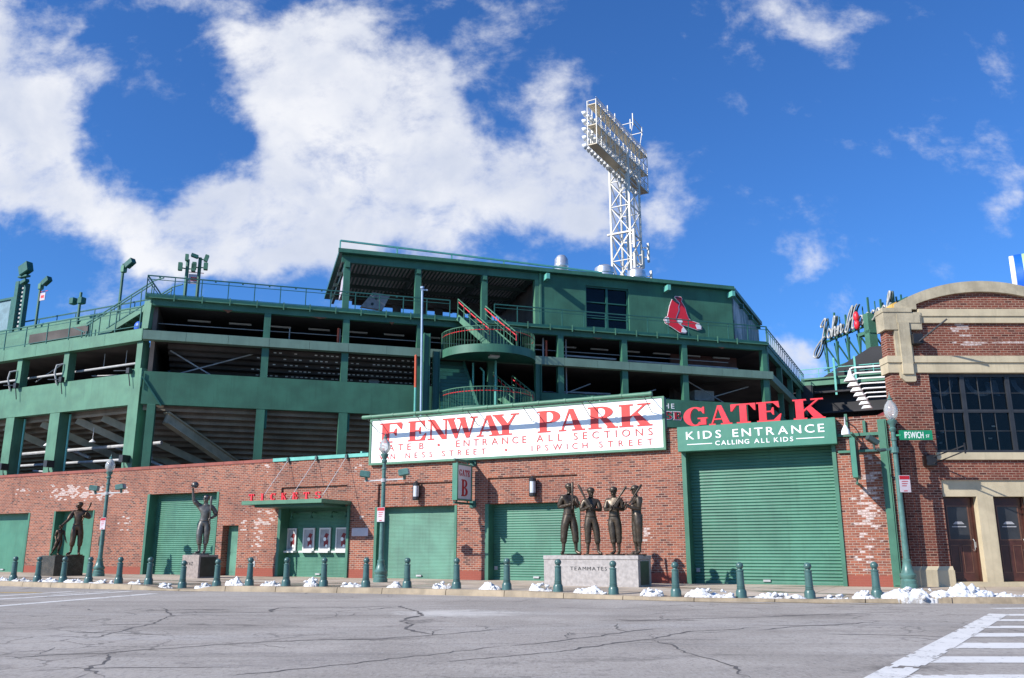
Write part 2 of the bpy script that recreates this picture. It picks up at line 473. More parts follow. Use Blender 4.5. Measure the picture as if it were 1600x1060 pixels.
GREEN = (0.045, 0.150, 0.095)
M = {}
M['green'] = paint('green_paint', GREEN, 0.5, 0.20, 0.9, 0.34)
M['green_light'] = paint('green_fascia_paint', (0.074, 0.195, 0.120), 0.55, 0.18, 0.8, 0.32)
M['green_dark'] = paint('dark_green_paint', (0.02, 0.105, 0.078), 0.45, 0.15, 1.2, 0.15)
M['green_wall'] = paint('green_stucco', (0.040, 0.146, 0.093), 0.8, 0.2, 0.8, 0.3, bump=0.35, fine=14)
M['green_gate'] = paint('green_shutter', (0.056, 0.183, 0.118), 0.45, 0.16, 0.9, 0.30)
M['green_gate_pale'] = paint('faded_green_shutter', (0.080, 0.213, 0.148), 0.55, 0.2, 1.2, 0.34)
M['green_rail'] = paint('rail_paint', (0.028, 0.115, 0.092), 0.4, 0.1, 2.0, 0.0)
M['green_bollard'] = paint('bollard_paint', (0.058, 0.125, 0.115), 0.33, 0.15, 6.0, 0.1)
M['green_sign'] = paint('sign_green', (0.058, 0.205, 0.138), 0.4, 0.06, 1.2, 0.06)
M['teal'] = paint('teal_coping', (0.13, 0.43, 0.36), 0.45, 0.12, 2.0, 0.1)
M['lampgreen'] = paint('lamp_post_paint', (0.075, 0.165, 0.145), 0.38, 0.2, 5.0, 0.15)
M['white'] = paint('white_enamel', (0.86, 0.86, 0.84), 0.4, 0.03, 1.0, 0.05)
M['white_tower'] = paint('tower_white', (0.64, 0.605, 0.53), 0.5, 0.08, 0.8, 0.1)
M['cream_deck'] = paint('walkway_cream', (0.72, 0.61, 0.44), 0.6, 0.1, 0.8, 0.05)
M['red'] = paint('sign_red', (0.62, 0.035, 0.028), 0.45, 0.06, 2.0, 0.04)
M['red_bright'] = paint('letter_red', (0.72, 0.022, 0.035), 0.4, 0.05, 2.0, 0.03)
M['red_deep'] = paint('deep_red', (0.40, 0.012, 0.02), 0.45, 0.06, 2.0, 0.03)
M['red_small'] = paint('sign_red_lettering', (0.50, 0.05, 0.045), 0.5, 0.06, 2.0, 0.0)
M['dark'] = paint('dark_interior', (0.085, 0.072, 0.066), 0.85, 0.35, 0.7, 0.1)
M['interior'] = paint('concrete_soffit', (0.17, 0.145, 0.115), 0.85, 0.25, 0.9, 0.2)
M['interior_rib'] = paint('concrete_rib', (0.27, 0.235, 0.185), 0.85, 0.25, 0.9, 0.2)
M['girder'] = paint('weathered_girder', (0.40, 0.385, 0.29), 0.7, 0.2, 1.5, 0.2)
M['steel_dark'] = paint('dark_steel', (0.045, 0.075, 0.07), 0.5, 0.2, 2.0, 0.0)
M['pipe'] = paint('grey_pipe', (0.40, 0.40, 0.40), 0.5, 0.15, 2.0, 0.0)
M['galv'] = paint('galvanised', (0.62, 0.63, 0.64), 0.35, 0.12, 4.0, 0.0, metal=0.7)
M['black'] = paint('black_metal', (0.018, 0.018, 0.02), 0.45, 0.2, 3.0, 0.0)
M['bronze'] = paint('bronze_patina', (0.085, 0.066, 0.048), 0.40, 0.35, 5.0, 0.4, metal=0.6, bump=0.25, fine=25)
M['bronze_dark'] = paint('dark_bronze', (0.105, 0.068, 0.046), 0.42, 0.3, 6.0, 0.25, metal=0.75, bump=0.2, fine=25)
M['bronze_grey'] = paint('weathered_bronze', (0.15, 0.14, 0.125), 0.42, 0.25, 7.0, 0.3, metal=0.65, bump=0.2, fine=25)
M['granite'] = paint('grey_granite', (0.36, 0.33, 0.312), 0.75, 0.18, 9.0, 0.25, bump=0.3, fine=60)
M['granite_brown'] = paint('brown_granite', (0.27, 0.225, 0.20), 0.75, 0.2, 9.0, 0.3, bump=0.3, fine=60)
M['granite_dark'] = paint('polished_dark_granite', (0.05, 0.04, 0.03), 0.25, 0.4, 6.0, 0.2)
M['plaque'] = paint('dark_plaque', (0.025, 0.024, 0.024), 0.35, 0.3, 4.0, 0.0)
M['tan'] = paint('tan_limestone', (0.50, 0.42, 0.28), 0.85, 0.12, 1.5, 0.28, bump=0.25, fine=30)
M['tan_grey'] = paint('weathered_limestone', (0.40, 0.345, 0.24), 0.9, 0.2, 2.2, 0.4, bump=0.35, fine=30)
M['wood'] = paint('dark_stained_wood', (0.062, 0.021, 0.015), 0.35, 0.35, 2.5, 0.4)
M['wood_trim'] = paint('wood_panel_trim', (0.12, 0.055, 0.036), 0.4, 0.2, 4, 0.1)
M['frame_dark'] = paint('dark_window_frame', (0.03, 0.032, 0.036), 0.4, 0.2, 3.0, 0.0)
M['frame_light'] = paint('muntin', (0.04, 0.042, 0.045), 0.5, 0.2, 3.0, 0.0)
M['bunting'] = paint('faded_bunting', (0.30, 0.30, 0.34), 0.9, 0.2, 3.0, 0.0)
M['poster'] = paint('poster_grey', (0.33, 0.33, 0.35), 0.6, 0.2, 4.0, 0.0)
M['script_silver'] = paint('script_silver', (0.50, 0.49, 0.46), 0.35, 0.15, 2.0, 0.0, metal=0.2)
M['rust'] = paint('rust_streak', (0.20, 0.075, 0.03), 0.8, 0.3, 6.0, 0.3)
M['floor_grey'] = paint('floor_band_paint', (0.145, 0.235, 0.18), 0.55, 0.12, 0.9, 0.25)
M['silver_frame'] = paint('silver_frame', (0.62, 0.62, 0.60), 0.4, 0.06, 3.0, 0.0)
M['blue'] = paint('sign_blue', (0.012, 0.12, 0.60), 0.4, 0.05, 1.0, 0.0)
M['lime'] = paint('sign_lime', (0.42, 0.62, 0.28), 0.4, 0.05, 1.0, 0.0)
M['blue_pole'] = paint('pale_blue_pole', (0.36, 0.47, 0.60), 0.35, 0.1, 2.0, 0.0)
M['orange'] = paint('orange_pipe', (0.55, 0.10, 0.045), 0.5, 0.1, 2.0, 0.0)
M['yellow'] = paint('old_yellow_paint', (0.62, 0.38, 0.09), 0.8, 0.2, 3.0, 0.0)
M['street_green'] = paint('street_sign_green', (0.008, 0.22, 0.10), 0.4, 0.05, 2.0, 0.0)
M['sign_pink'] = paint('sun_faded_sign', (0.50, 0.44, 0.48), 0.45, 0.08, 6.0, 0.0)
M['grey_sign'] = paint('shaded_white_acrylic', (0.62, 0.62, 0.64), 0.35, 0.05, 2.0, 0.0)
M['blue_cover'] = paint('blue_vinyl', (0.03, 0.12, 0.55), 0.45, 0.1, 2.0, 0.0)
M['maroon'] = paint('maroon_seats', (0.20, 0.012, 0.016), 0.6, 0.2, 3.0, 0.0)
M['roof_dark'] = paint('dark_membrane', (0.035, 0.034, 0.036), 0.85, 0.15, 0.5, 0.0)
M['glass'] = glass('window_glass', (0.55, 0.6, 0.62))
M['globe'] = glass('lamp_globe_glass', (0.90, 0.91, 0.90), 0.05, 1.9, 0.26)

M['brick'] = brick('street_brick', (0.325, 0.104, 0.058), (0.120, 0.042, 0.034), (0.38, 0.295, 0.235),
    patches=[(-29.5, 3.85, 2.0, 0.45, 1.1), (-27.4, 3.7, 1.3, 0.35, 0.8), (-33.0, 4.0, 0.9, 0.3, 0.6), (-25.6, 3.8, 0.5, 0.4, 0.7), (-25.4, 2.3, 0.7, 0.6, 0.6),
             (-30.2, 1.0, 0.3, 0.5, 0.5), (-17.5, 1.9, 0.35, 1.1, 0.9), (-16.9, 2.6, 0.35, 0.6, 0.8), (-18.3, 2.1, 0.25, 0.9, 0.7), (-17.3, 4.5, 0.35, 0.3, 0.7),
             (-12.6, 4.3, 0.25, 0.3, 0.7), (-12.3, 2.2, 0.3, 0.5, 0.6), (-10.3, 3.2, 0.3, 0.2, 0.5), (-1.0, 1.7, 0.3, 0.4, 0.75), (5.75, 2.4, 0.45, 0.9, 1.0),
             (5.6, 1.1, 0.4, 0.6, 0.8), (6.0, 3.4, 0.3, 0.7, 0.7), (-6.0, 3.5, 0.3, 0.15, 0.4)],
    base_red=(0.46, (0.27, 0.075, 0.052)))
M['brick_hall'] = brick('hall_brick', (0.215, 0.060, 0.036), (0.115, 0.029, 0.021), (0.38, 0.27, 0.20),
    patches=[(13.9, 7.6, 0.3, 0.5, 1.0), (14.5, 8.2, 0.9, 0.09, 1.3), (13.6, 7.9, 0.3, 0.25, 0.8), (16.0, 7.28, 1.2, 0.07, 1.2), (14.2, 7.26, 0.5, 0.06, 1.1), (16.3, 8.2, 0.3, 0.08, 1.0), (12.2, 7.9, 0.12, 0.3, 0.7)],
    dirt=0.45)

def snow_mat():
    m, t, b = principled('old_snow')
    tc = t.n('ShaderNodeTexCoord').outputs['Object']
    z = t.n('ShaderNodeSeparateXYZ', ins={0: tc}).outputs[2]
    nz = t.noise(tc, 9.0, 6, 0.7).outputs[0]
    d = t.ramp(t.math('SUBTRACT', nz, t.math('MULTIPLY', z, 0.8)), 0.44, 0.62)
    col = t.mix(t.math('MULTIPLY', d, 0.75), (0.66, 0.67, 0.69, 1), (0.20, 0.17, 0.14, 1))
    t.set(b, 'Base Color', col); b.inputs['Roughness'].default_value = 0.7
    bn = t.n('ShaderNodeBump', ins={'Strength': 0.5, 'Distance': 0.02, 'Height': t.noise(tc, 30, 5).outputs[0]})
    t.set(b, 'Normal', bn.outputs[0])
    return m
M['snow'] = snow_mat()

def asphalt_mat():
    m, t, b = principled('worn_asphalt')
    tc = t.n('ShaderNodeTexCoord').outputs['Object']
    big = t.noise(tc, 0.28, 6, 0.6, 0.6).outputs[0]
    wear = t.noise(t.scalev(tc, (0.10, 0.55, 1)), 1.0, 7, 0.65, 0.4).outputs[0]
    fine = t.noise(tc, 95.0, 3, 0.8).outputs[0]
    grit = t.noise(tc, 16.0, 6, 0.8).outputs[0]
    mid = t.noise(t.scalev(tc, (3.0, 3.0, 1)), 1.0, 9, 0.8, 0.6).outputs[0]
    speck = t.noise(t.scalev(tc, (26.0, 7.0, 1)), 1.0, 3, 0.8).outputs[0]
    scuff = t.noise(t.scalev(tc, (0.9, 9.0, 1)), 1.0, 6, 0.7, 0.3).outputs[0]
    col = t.mix(t.ramp(big, 0.35, 0.68), (0.330, 0.296, 0.258, 1), (0.435, 0.394, 0.348, 1))
    col = t.mix(t.math('MULTIPLY', t.ramp(wear, 0.50, 0.74), 0.55), col, (0.46, 0.44, 0.415, 1))
    col = t.mix(t.math('MULTIPLY', t.ramp(wear, 0.38, 0.26), 0.4), col, (0.15, 0.138, 0.14, 1))
    col = t.mix(t.math('MULTIPLY', t.ramp(mid, 0.50, 0.72), 0.55), col, (0.135, 0.122, 0.115, 1))
    col = t.mix(t.math('MULTIPLY', t.ramp(mid, 0.46, 0.28), 0.5), col, (0.43, 0.41, 0.39, 1))
    col = t.mix(t.math('MULTIPLY', t.ramp(scuff, 0.55, 0.75), 0.35), col, (0.44, 0.42, 0.40, 1))
    col = t.mix(t.math('MULTIPLY', t.ramp(speck, 0.52, 0.72), 0.6), col, (0.12, 0.11, 0.104, 1))
    col = t.mix(t.math('MULTIPLY', t.ramp(speck, 0.46, 0.30), 0.5), col, (0.50, 0.48, 0.455, 1))
    col = t.mix(t.math('MULTIPLY', t.ramp(grit, 0.46, 0.66), 0.35), col, (0.16, 0.15, 0.152, 1))
    col = t.mix(t.math('MULTIPLY', t.ramp(fine, 0.5, 0.78), 0.5), col, (0.55, 0.53, 0.52, 1))
    col = t.mix(t.math('MULTIPLY', t.ramp(fine, 0.45, 0.25), 0.45), col, (0.10, 0.093, 0.096, 1))
    # fine crazing in places, and a bleached salt patch
    wv2 = t.n('ShaderNodeVectorMath', operation='ADD')
    t.set(wv2, 0, tc); t.set(wv2, 1, t.scalev(t.noise(tc, 3.0, 5, 0.65).outputs[1], (0.5, 0.5, 0)))
    vo2 = t.n('ShaderNodeTexVoronoi', feature='DISTANCE_TO_EDGE')
    t.set(vo2, 'Vector', wv2.outputs[0]); vo2.inputs['Scale'].default_value = 0.9
    crk = t.math('MULTIPLY', t.math('LESS_THAN', vo2.outputs['Distance'], 0.016), t.ramp(t.noise(tc, 0.22, 5).outputs[0], 0.50, 0.58))
    col = t.mix(t.math('MULTIPLY', crk, 0.45), col, (0.06, 0.055, 0.052, 1))
    xy = t.n('ShaderNodeSeparateXYZ', ins={0: tc})
    tar = None
    for (gx, gy, ax, ay, gr) in ((-1.9, 12.2, 1.5, .30, 4), (-1.6, 15.0, .55, 1.1, -12), (2.4, 15.4, 1.5, .45, 6), (5.6, 16.6, 2.2, .5, 4), (1.2, 10.0, 2.4, .35, 14), (-6.0, 9.4, 1.6, .4, -8), (4.0, 9.3, 1.2, .5, 20), (-4.6, 14.5, 2.4, .35, -5)):
        g_ = t.gauss(xy.outputs[0], xy.outputs[1], gx, gy, ax, ay, gr)
        tar = g_ if tar is None else t.math('ADD', tar, g_)
    tar = t.ramp(t.math('ADD', t.math('MULTIPLY', tar, 0.8), t.math('MULTIPLY', t.math('SUBTRACT', mid, 0.5), 1.9)), 0.42, 0.95)
    col = t.mix(t.math('MULTIPLY', tar, 0.62), col, (0.125, 0.112, 0.102, 1))
    track = t.ramp(t.noise(t.scalev(tc, (0.06, 1.5, 1)), 1.0, 4, 0.6, 0.2).outputs[0], 0.50, 0.70)
    col = t.mix(t.math('MULTIPLY', track, 0.28), col, (0.15, 0.137, 0.125, 1))
    salt = t.math('MAXIMUM', t.gauss(xy.outputs[0], xy.outputs[1], -1.0, 17.2, 1.9, 1.5, 0), t.math('MULTIPLY', t.gauss(xy.outputs[0], xy.outputs[1], 2.2, 8.2, 2.2, 0.5, 8), 0.6))
    salt = t.ramp(t.math('ADD', salt, t.math('MULTIPLY', t.math('SUBTRACT', mid, 0.5), 1.6)), 0.45, 0.95)
    col = t.mix(t.math('MULTIPLY', salt, 0.65), col, (0.66, 0.63, 0.58, 1))
    t.set(b, 'Base Color', col)
    t.set(b, 'Roughness', t.math('ADD', 0.72, t.math('MULTIPLY', grit, 0.25)))
    b.inputs['Specular IOR Level'].default_value = 0.12
    h = t.math('SUBTRACT', t.math('ADD', t.math('MULTIPLY', fine, 0.5), grit), t.math('MULTIPLY', crk, 1.2))
    bn = t.n('ShaderNodeBump', ins={'Strength': 0.6, 'Distance': 0.012, 'Height': h})
    t.set(b, 'Normal', bn.outputs[0])
    return m
M['asphalt'] = asphalt_mat()
M['crack'] = paint('open_crack', (0.11, 0.10, 0.093), 0.9, 0.35, 3.0, 0.0)

def road_paint(name, c):
    m, t, b = principled(name)
    tc = t.n('ShaderNodeTexCoord').outputs['Object']
    w = t.noise(tc, 14.0, 6, 0.75).outputs[0]
    w2 = t.noise(tc, 1.6, 5, 0.65).outputs[0]
    k = t.ramp(t.math('ADD', w, t.math('MULTIPLY', w2, 0.6)), 0.86, 1.00)
    col = t.mix(k, rgb(c), (0.20, 0.19, 0.19, 1))
    col = t.mix(t.math('MULTIPLY', t.ramp(w2, 0.35, 0.7), 0.3), col, rgb([x * 0.72 for x in c]))
    t.set(b, 'Base Color', col); b.inputs['Roughness'].default_value = 0.7
    return m
M['roadwhite'] = road_paint('worn_white_marking', (0.72, 0.70, 0.66))
M['roadyellow'] = road_paint('worn_yellow_marking', (0.60, 0.40, 0.10))

def pavement_mat():
    m, t, b = principled('damp_concrete')
    tc = t.n('ShaderNodeTexCoord').outputs['Object']
    x = t.n('ShaderNodeSeparateXYZ', ins={0: tc})
    big = t.noise(tc, 0.5, 6, 0.62).outputs[0]
    col = t.mix(t.ramp(big, 0.35, 0.65), (0.40, 0.32, 0.235, 1), (0.52, 0.44, 0.35, 1))
    g = t.noise(tc, 40, 4, 0.7).outputs[0]
    col = t.mix(t.math('MULTIPLY', t.ramp(g, 0.45, 0.75), 0.3), col, (0.20, 0.16, 0.12, 1))
    # wet areas left by melting snow (follow the kerb, local -y)
    wet = t.ramp(t.math('ADD', t.noise(t.scalev(tc, (0.35, 1.2, 1)), 1.0, 5, 0.6).outputs[0], t.math('MULTIPLY', x.outputs[1], -0.022)), 0.60, 0.69)
    col = t.mix(t.math('MULTIPLY', wet, 0.72), col, (0.085, 0.068, 0.048, 1))
    # joints
    jx = t.math('ABSOLUTE', t.math('SUBTRACT', t.math('FRACT', t.math('DIVIDE', x.outputs[0], 1.9)), 0.5))
    jy = t.math('ABSOLUTE', t.math('SUBTRACT', t.math('FRACT', t.math('DIVIDE', x.outputs[1], 2.3)), 0.5))
    j = t.math('MAXIMUM', t.math('LESS_THAN', jx, 0.006), t.math('LESS_THAN', jy, 0.005))
    col = t.mix(t.math('MULTIPLY', j, 0.7), col, (0.07, 0.055, 0.04, 1))
    t.set(b, 'Base Color', col)
    t.set(b, 'Roughness', t.math('SUBTRACT', 0.85, t.math('MULTIPLY', wet, 0.55)))
    bn = t.n('ShaderNodeBump', ins={'Strength': 0.3, 'Distance': 0.01, 'Height': g})
    t.set(b, 'Normal', bn.outputs[0])
    return m
M['pavement'] = pavement_mat()
M['kerb'] = paint('granite_kerb', (0.30, 0.235, 0.155), 0.7, 0.25, 2.5, 0.3, bump=0.5, fine=25)
M['puddle'] = paint('meltwater', (0.035, 0.03, 0.022), 0.08, 0.2, 2.0, 0.0)

# ------------------------------------------------------------------ lettering
def slabs(lst): return [[(a, c), (b, c), (b, d), (a, d)] for a, b, c, d in lst]
def half_ring(cx, cz, rx, rz, ix, iz, a0, a1, n=14):
    o = [(cx + rx * cos(radians(a0 + (a1 - a0) * i / n)), cz + rz * sin(radians(a0 + (a1 - a0) * i / n))) for i in range(n + 1)]
    q = [(cx + ix * cos(radians(a0 + (a1 - a0) * i / n)), cz + iz * sin(radians(a0 + (a1 - a0) * i / n))) for i in range(n + 1)]
    return o + q[::-1]
FAT = {   # high-contrast slab-serif capitals, width and polygons (unit height)
 'F': (0.80, slabs([(.08,.34,.065,.935),(0,.46,0,.065),(0,.76,.935,1),(.34,.56,.475,.54)]) + [[(.76,.935),(.80,.935),(.78,.66),(.74,.66),(.58,.935)], [(.56,.70),(.60,.70),(.60,.33),(.56,.33),(.50,.475),(.50,.54)]]),
 'E': (0.86, slabs([(.08,.34,.065,.935),(0,.80,0,.065),(0,.78,.935,1),(.34,.56,.475,.54)]) + [[(.78,.935),(.80,.68),(.76,.68),(.58,.935)], [(.80,.065),(.86,.36),(.82,.36),(.58,.065)], [(.56,.70),(.60,.70),(.60,.33),(.56,.33),(.50,.475),(.50,.54)]]),
 'N': (0.98, slabs([(.12,.185,.065,.935),(0,.31,0,.065),(0,.30,.935,1),(.68,.98,.935,1),(.80,.865,.0,.935)]) + [[(.06,.935),(.34,.935),(.80,.15),(.80,0),(.66,0),(.12,.86)]]),
 'W': (1.40, slabs([(0,.40,.935,1),(.47,.86,.935,1),(1.08,1.40,.935,1)]) + [[(.06,.935),(.33,.935),(.55,.22),(.50,0),(.40,0)], [(.50,0),(.54,.20),(.74,.86),(.70,.935),(.46,0)], [(.60,.935),(.85,.935),(1.04,.22),(1.0,0),(.90,0)], [(.98,0),(1.22,.935),(1.29,.935),(1.04,0)]]),
 'A': (1.06, slabs([(0,.30,0,.065),(.54,1.06,0,.065),(.24,.66,.26,.325)]) + [[(.11,.065),(.18,.065),(.45,.86),(.42,1)], [(.40,1),(.60,1),(.95,.065),(.66,.065)]]),
 'Y': (1.0, slabs([(0,.42,.935,1),(.68,1.0,.935,1),(.36,.62,.065,.44),(.25,.74,0,.065)]) + [[(.06,.935),(.35,.935),(.60,.50),(.62,.43),(.36,.43)], [(.80,.935),(.87,.935),(.62,.40),(.56,.52)]]),
 'P': (0.84, slabs([(.08,.34,.065,.935),(0,.48,0,.065),(0,.42,.935,1)]) + [half_ring(.42,.71,.42,.29,.16,.225,-90,90), [(.34,.42),(.42,.42),(.42,.485),(.34,.485)]]),
 'R': (0.98, slabs([(.08,.34,.065,.935),(0,.44,0,.065),(0,.42,.935,1),(.62,.98,0,.065)]) + [half_ring(.42,.735,.40,.265,.15,.20,-90,90), [(.34,.47),(.42,.47),(.42,.535),(.34,.535)], [(.40,.47),(.62,.50),(.90,.065),(.64,.065)]]),
 'K': (1.02, slabs([(.08,.34,.065,.935),(0,.44,0,.065),(0,.44,.935,1),(.58,.98,.935,1),(.56,1.02,0,.065)]) + [[(.34,.36),(.34,.46),(.76,.935),(.84,.935)], [(.42,.52),(.56,.66),(.96,.065),(.64,.065)]]),
 'G': (0.98, [half_ring(.48,.5,.48,.5,.20,.43,40,318,26)] + slabs([(.70,.92,.05,.40),(.58,.98,.36,.425)]) + [[(.80,.99),(.86,.99),(.86,.64),(.81,.64),(.70,.84)]]),
 'T': (0.92, slabs([(.33,.59,.065,.935),(.20,.72,0,.065),(0,.92,.935,1)]) + [[(0,.935),(0,.64),(.05,.64),(.22,.935)], [(.92,.935),(.92,.64),(.87,.64),(.70,.935)]]),
 'B': (0.86, slabs([(.08,.34,.065,.935),(0,.42,0,.065),(0,.42,.935,1),(.34,.44,.49,.545)]) + [half_ring(.40,.755,.38,.245,.15,.185,-90,90), half_ring(.40,.26,.45,.26,.18,.20,-90,90)]),
 'C': (0.90, [half_ring(.48,.5,.48,.5,.20,.43,42,318,26)] + [[(.80,.99),(.86,.99),(.86,.64),(.81,.64),(.70,.84)]]),
 'I': (0.46, slabs([(.10,.36,.065,.935),(0,.46,0,.065),(0,.46,.935,1)])),
 'S': (0.76, [half_ring(.38,.735,.36,.265,.15,.20,20,270,16), half_ring(.38,.265,.38,.265,.14,.20,-160,90,16)] + [[(.66,1.0),(.72,1.0),(.72,.70),(.67,.70)], [(.02,0),(.08,0),(.08,.32),(.03,.32)]]),
}
def fat_letter(mb, ch, x0, x1, z0, z1, y0, y1):
    w, polys = FAT[ch]
    for i, p in enumerate(polys):
        e = i * 0.0012
        mb.prism([(x0 + a / w * (x1 - x0), z0 + c * (z1 - z0)) for a, c in p], y0 - e, y1 + e)
    return mb
def fat_text(mb, txt, x0, x1, z0, z1, y0, y1, gap=0.14):
    ws = [(FAT[c][0] if c != ' ' else 0.45) for c in txt]
    tot = sum(ws) + gap * (len(txt) - 1); k = (x1 - x0) / tot; x = x0
    for c, w in zip(txt, ws):
        if c != ' ': fat_letter(mb, c, x, x + w * k, z0, z1, y0, y1)
        x += (w + gap) * k
    return mb

_font_cache = {}
def glyph(ch, bold):
    key = (ch, bold)
    if key in _font_cache: return _font_cache[key]
    cu = bpy.data.curves.new('lettering', 'FONT'); cu.body = ch
    cu.size = 1.0; cu.extrude = 0.5; cu.offset = bold; cu.resolution_u = 3
    ob = bpy.data.objects.new('lettering', cu); COL.objects.link(ob)
    dg = bpy.context.evaluated_depsgraph_get()
    me = bpy.data.meshes.new_from_object(ob.evaluated_get(dg))
    vs = [tuple(v.co) for v in me.vertices]; fs = [tuple(p.vertices) for p in me.polygons]
    bpy.data.objects.remove(ob); bpy.data.curves.remove(cu); bpy.data.meshes.remove(me)
    _font_cache[key] = (vs, fs)
    return _font_cache[key]
CAP = None
def sans_text(mb, txt, x0, x1, z0, z1, y0, y1, bold=0.0, gap=0.10, wide=None):
    """upright sans capitals fitted into the box; wide sets the letter width against its height"""
    global CAP
    if CAP is None:
        CAP = max(v[1] for v in glyph('H', 0.0)[0])
    items = []
    for c in txt:
        if c == ' ': items.append((None, 0.42, 0)); continue
        vs, fs = glyph(c, bold)
        a = min(v[0] for v in vs); b = max(v[0] for v in vs)
        items.append(((vs, fs), (b - a) / CAP, a))
    tot = sum(i[1] for i in items) + gap * (len(items) - 1)
    if wide is not None:      # keep letter proportions, spread the gaps
        need = (x1 - x0) / (z1 - z0); lw = sum(i[1] for i in items) * wide
        gap = (need - lw) / max(1, len(items) - 1); k = (z1 - z0)
        sx = wide * k; g = gap * k
    else:
        k = (x1 - x0) / tot; sx = k; g = gap * k
    x = x0; kz = (z1 - z0) / CAP
    for it, w, a in items:
        if it:
            vs, fs = it
            mb.add([(x + (v[0] - a) / CAP * sx, y1 + (y0 - y1) * (v[2] + 0.5), z0 + v[1] * kz) for v in vs], fs)
        x += w * sx + g
    return mb

# ------------------------------------------------------------------ ground, road, pavement
mb = MB(); mb.add([(-2500, -2500, -.06), (2500, -2500, -.06), (2500, 2500, -.06), (-2500, 2500, -.06)], [(0, 1, 2, 3)])
structure('ground', mb, M['roof_dark'])
mb = MB()
N = 40
mb.add([(-90 + 180 * i / N, -30 + 80 * j / N, 0) for j in range(N + 1) for i in range(N + 1)],
       [(j * (N + 1) + i, j * (N + 1) + i + 1, (j + 1) * (N + 1) + i + 1, (j + 1) * (N + 1) + i) for j in range(N) for i in range(N)])
structure('road', mb, M['asphalt'])
CRACKS = [([(-5.61, 10.02), (-5.23, 10.32), (-4.7, 10.57), (-4.42, 10.97), (-3.65, 11.55), (-2.56, 12.12), (-1.92, 12.12), (-1.33, 12.56), (-0.47, 13.34), (0.0, 13.88)], 0.06), ([(0.0, 11.33), (0.63, 11.95), (1.36, 12.85), (1.79, 13.34), (2.35, 13.88)], 0.06), ([(-2.78, 8.68), (-2.29, 8.99), (-1.96, 9.37), (-1.38, 9.91), (-0.74, 10.63), (0.0, 11.33)], 0.05), ([(-0.68, 9.74), (0.0, 10.32), (0.69, 10.97), (1.79, 12.12), (2.63, 13.34), (3.88, 14.11)], 0.06), ([(-4.7, 10.57), (-4.33, 9.69), (-4.26, 9.18), (-3.8, 8.59)], 0.05), ([(1.75, 12.12), (2.03, 11.55), (2.01, 10.63), (2.17, 10.02), (2.22, 9.37), (2.23, 8.55)], 0.05), ([(-6.78, 17.43), (-4.63, 17.43), (-4.86, 18.77), (-3.33, 18.77), (-2.41, 19.42), (-1.89, 17.79), (-1.64, 16.58), (-1.9, 15.11), (-1.55, 13.77), (-0.99, 12.75)], 0.09), ([(1.68, 15.81), (2.17, 15.38), (3.35, 15.81), (5.98, 16.91), (7.65, 17.43)], 0.08), ([(-7.25, 18.77), (-6.26, 16.58), (-5.77, 14.35), (-5.75, 12.12)], 0.05), ([(1.66, 14.72), (1.72, 13.24)], 0.06), ([(2.46, 16.58), (3.02, 17.43)], 0.05), ([(0.41, 19.2), (2.08, 18.37), (3.88, 19.88)], 0.04), ([(-3.54, 15.66), (-2.81, 16.58)], 0.04), ([(3.63, 13.55), (5.19, 14.72), (6.19, 15.11)], 0.05), ([(-7.07, 13.55), (-6.54, 14.72)], 0.04)]
rc = random.Random(9); mb = MB()
def crack(pts, w, lvl=0):
    P = [Vector((p[0], p[1], 0)) for p in pts]; line = []
    for a, b in zip(P, P[1:]):
        n = max(2, int((b - a).length / .12))
        for i in range(n): line.append(a.lerp(b, i / n))
    line.append(P[-1]); L = len(line); V_, ph = [], rc.uniform(0, 50)
    for i, p in enumerate(line):
        d = (line[min(i + 1, L - 1)] - line[max(i - 1, 0)]).normalized(); q = Vector((-d.y, d.x, 0))
        off = mnoise.noise(Vector((i * .09 + ph, 1, 0))) * .22 + mnoise.noise(Vector((i * .5 + ph, 4, 0))) * .10 + mnoise.noise(Vector((i * 1.7 + ph, 9, 0))) * .05
        k = w * (.35 + 1.3 * abs(mnoise.noise(Vector((i * .13 + ph, 8, 0)))) + .5 * abs(mnoise.noise(Vector((i * .8, 3, ph))))) * min(1, (i + .3) / 4, (L - i - .7) / 4)
        c = p + q * off
        V_.append(((c + q * k).x, (c + q * k).y)); V_.append(((c - q * k).x, (c - q * k).y))
        if lvl == 0 and rc.random() < .05:
            a = rc.choice((-1, 1)); e = c + q * a * rc.uniform(.3, 1.0) + d * rc.uniform(.2, 1.2)
            crack([(c.x, c.y), ((c.x + e.x) / 2 + rc.uniform(-.1, .1), (c.y + e.y) / 2), (e.x, e.y)], w * .5, 1)
    z = .0025
    mb.add([(x, y, z) for x, y in V_], [(2 * i, 2 * i + 2, 2 * i + 3, 2 * i + 1) for i in range(L - 1)])
for pts, w in CRACKS: crack(pts, w * .50)
for k in range(26):
    x, y = rc.uniform(-12, 12), rc.uniform(8.5, 19); a = rc.uniform(-.5, .5)
    crack([(x, y), (x + rc.uniform(.3, 1.2), y + a), (x + rc.uniform(1.2, 2.4), y + a + rc.uniform(-.6, .6))], .022, 1)
structure('road_cracks', mb, M['crack'])

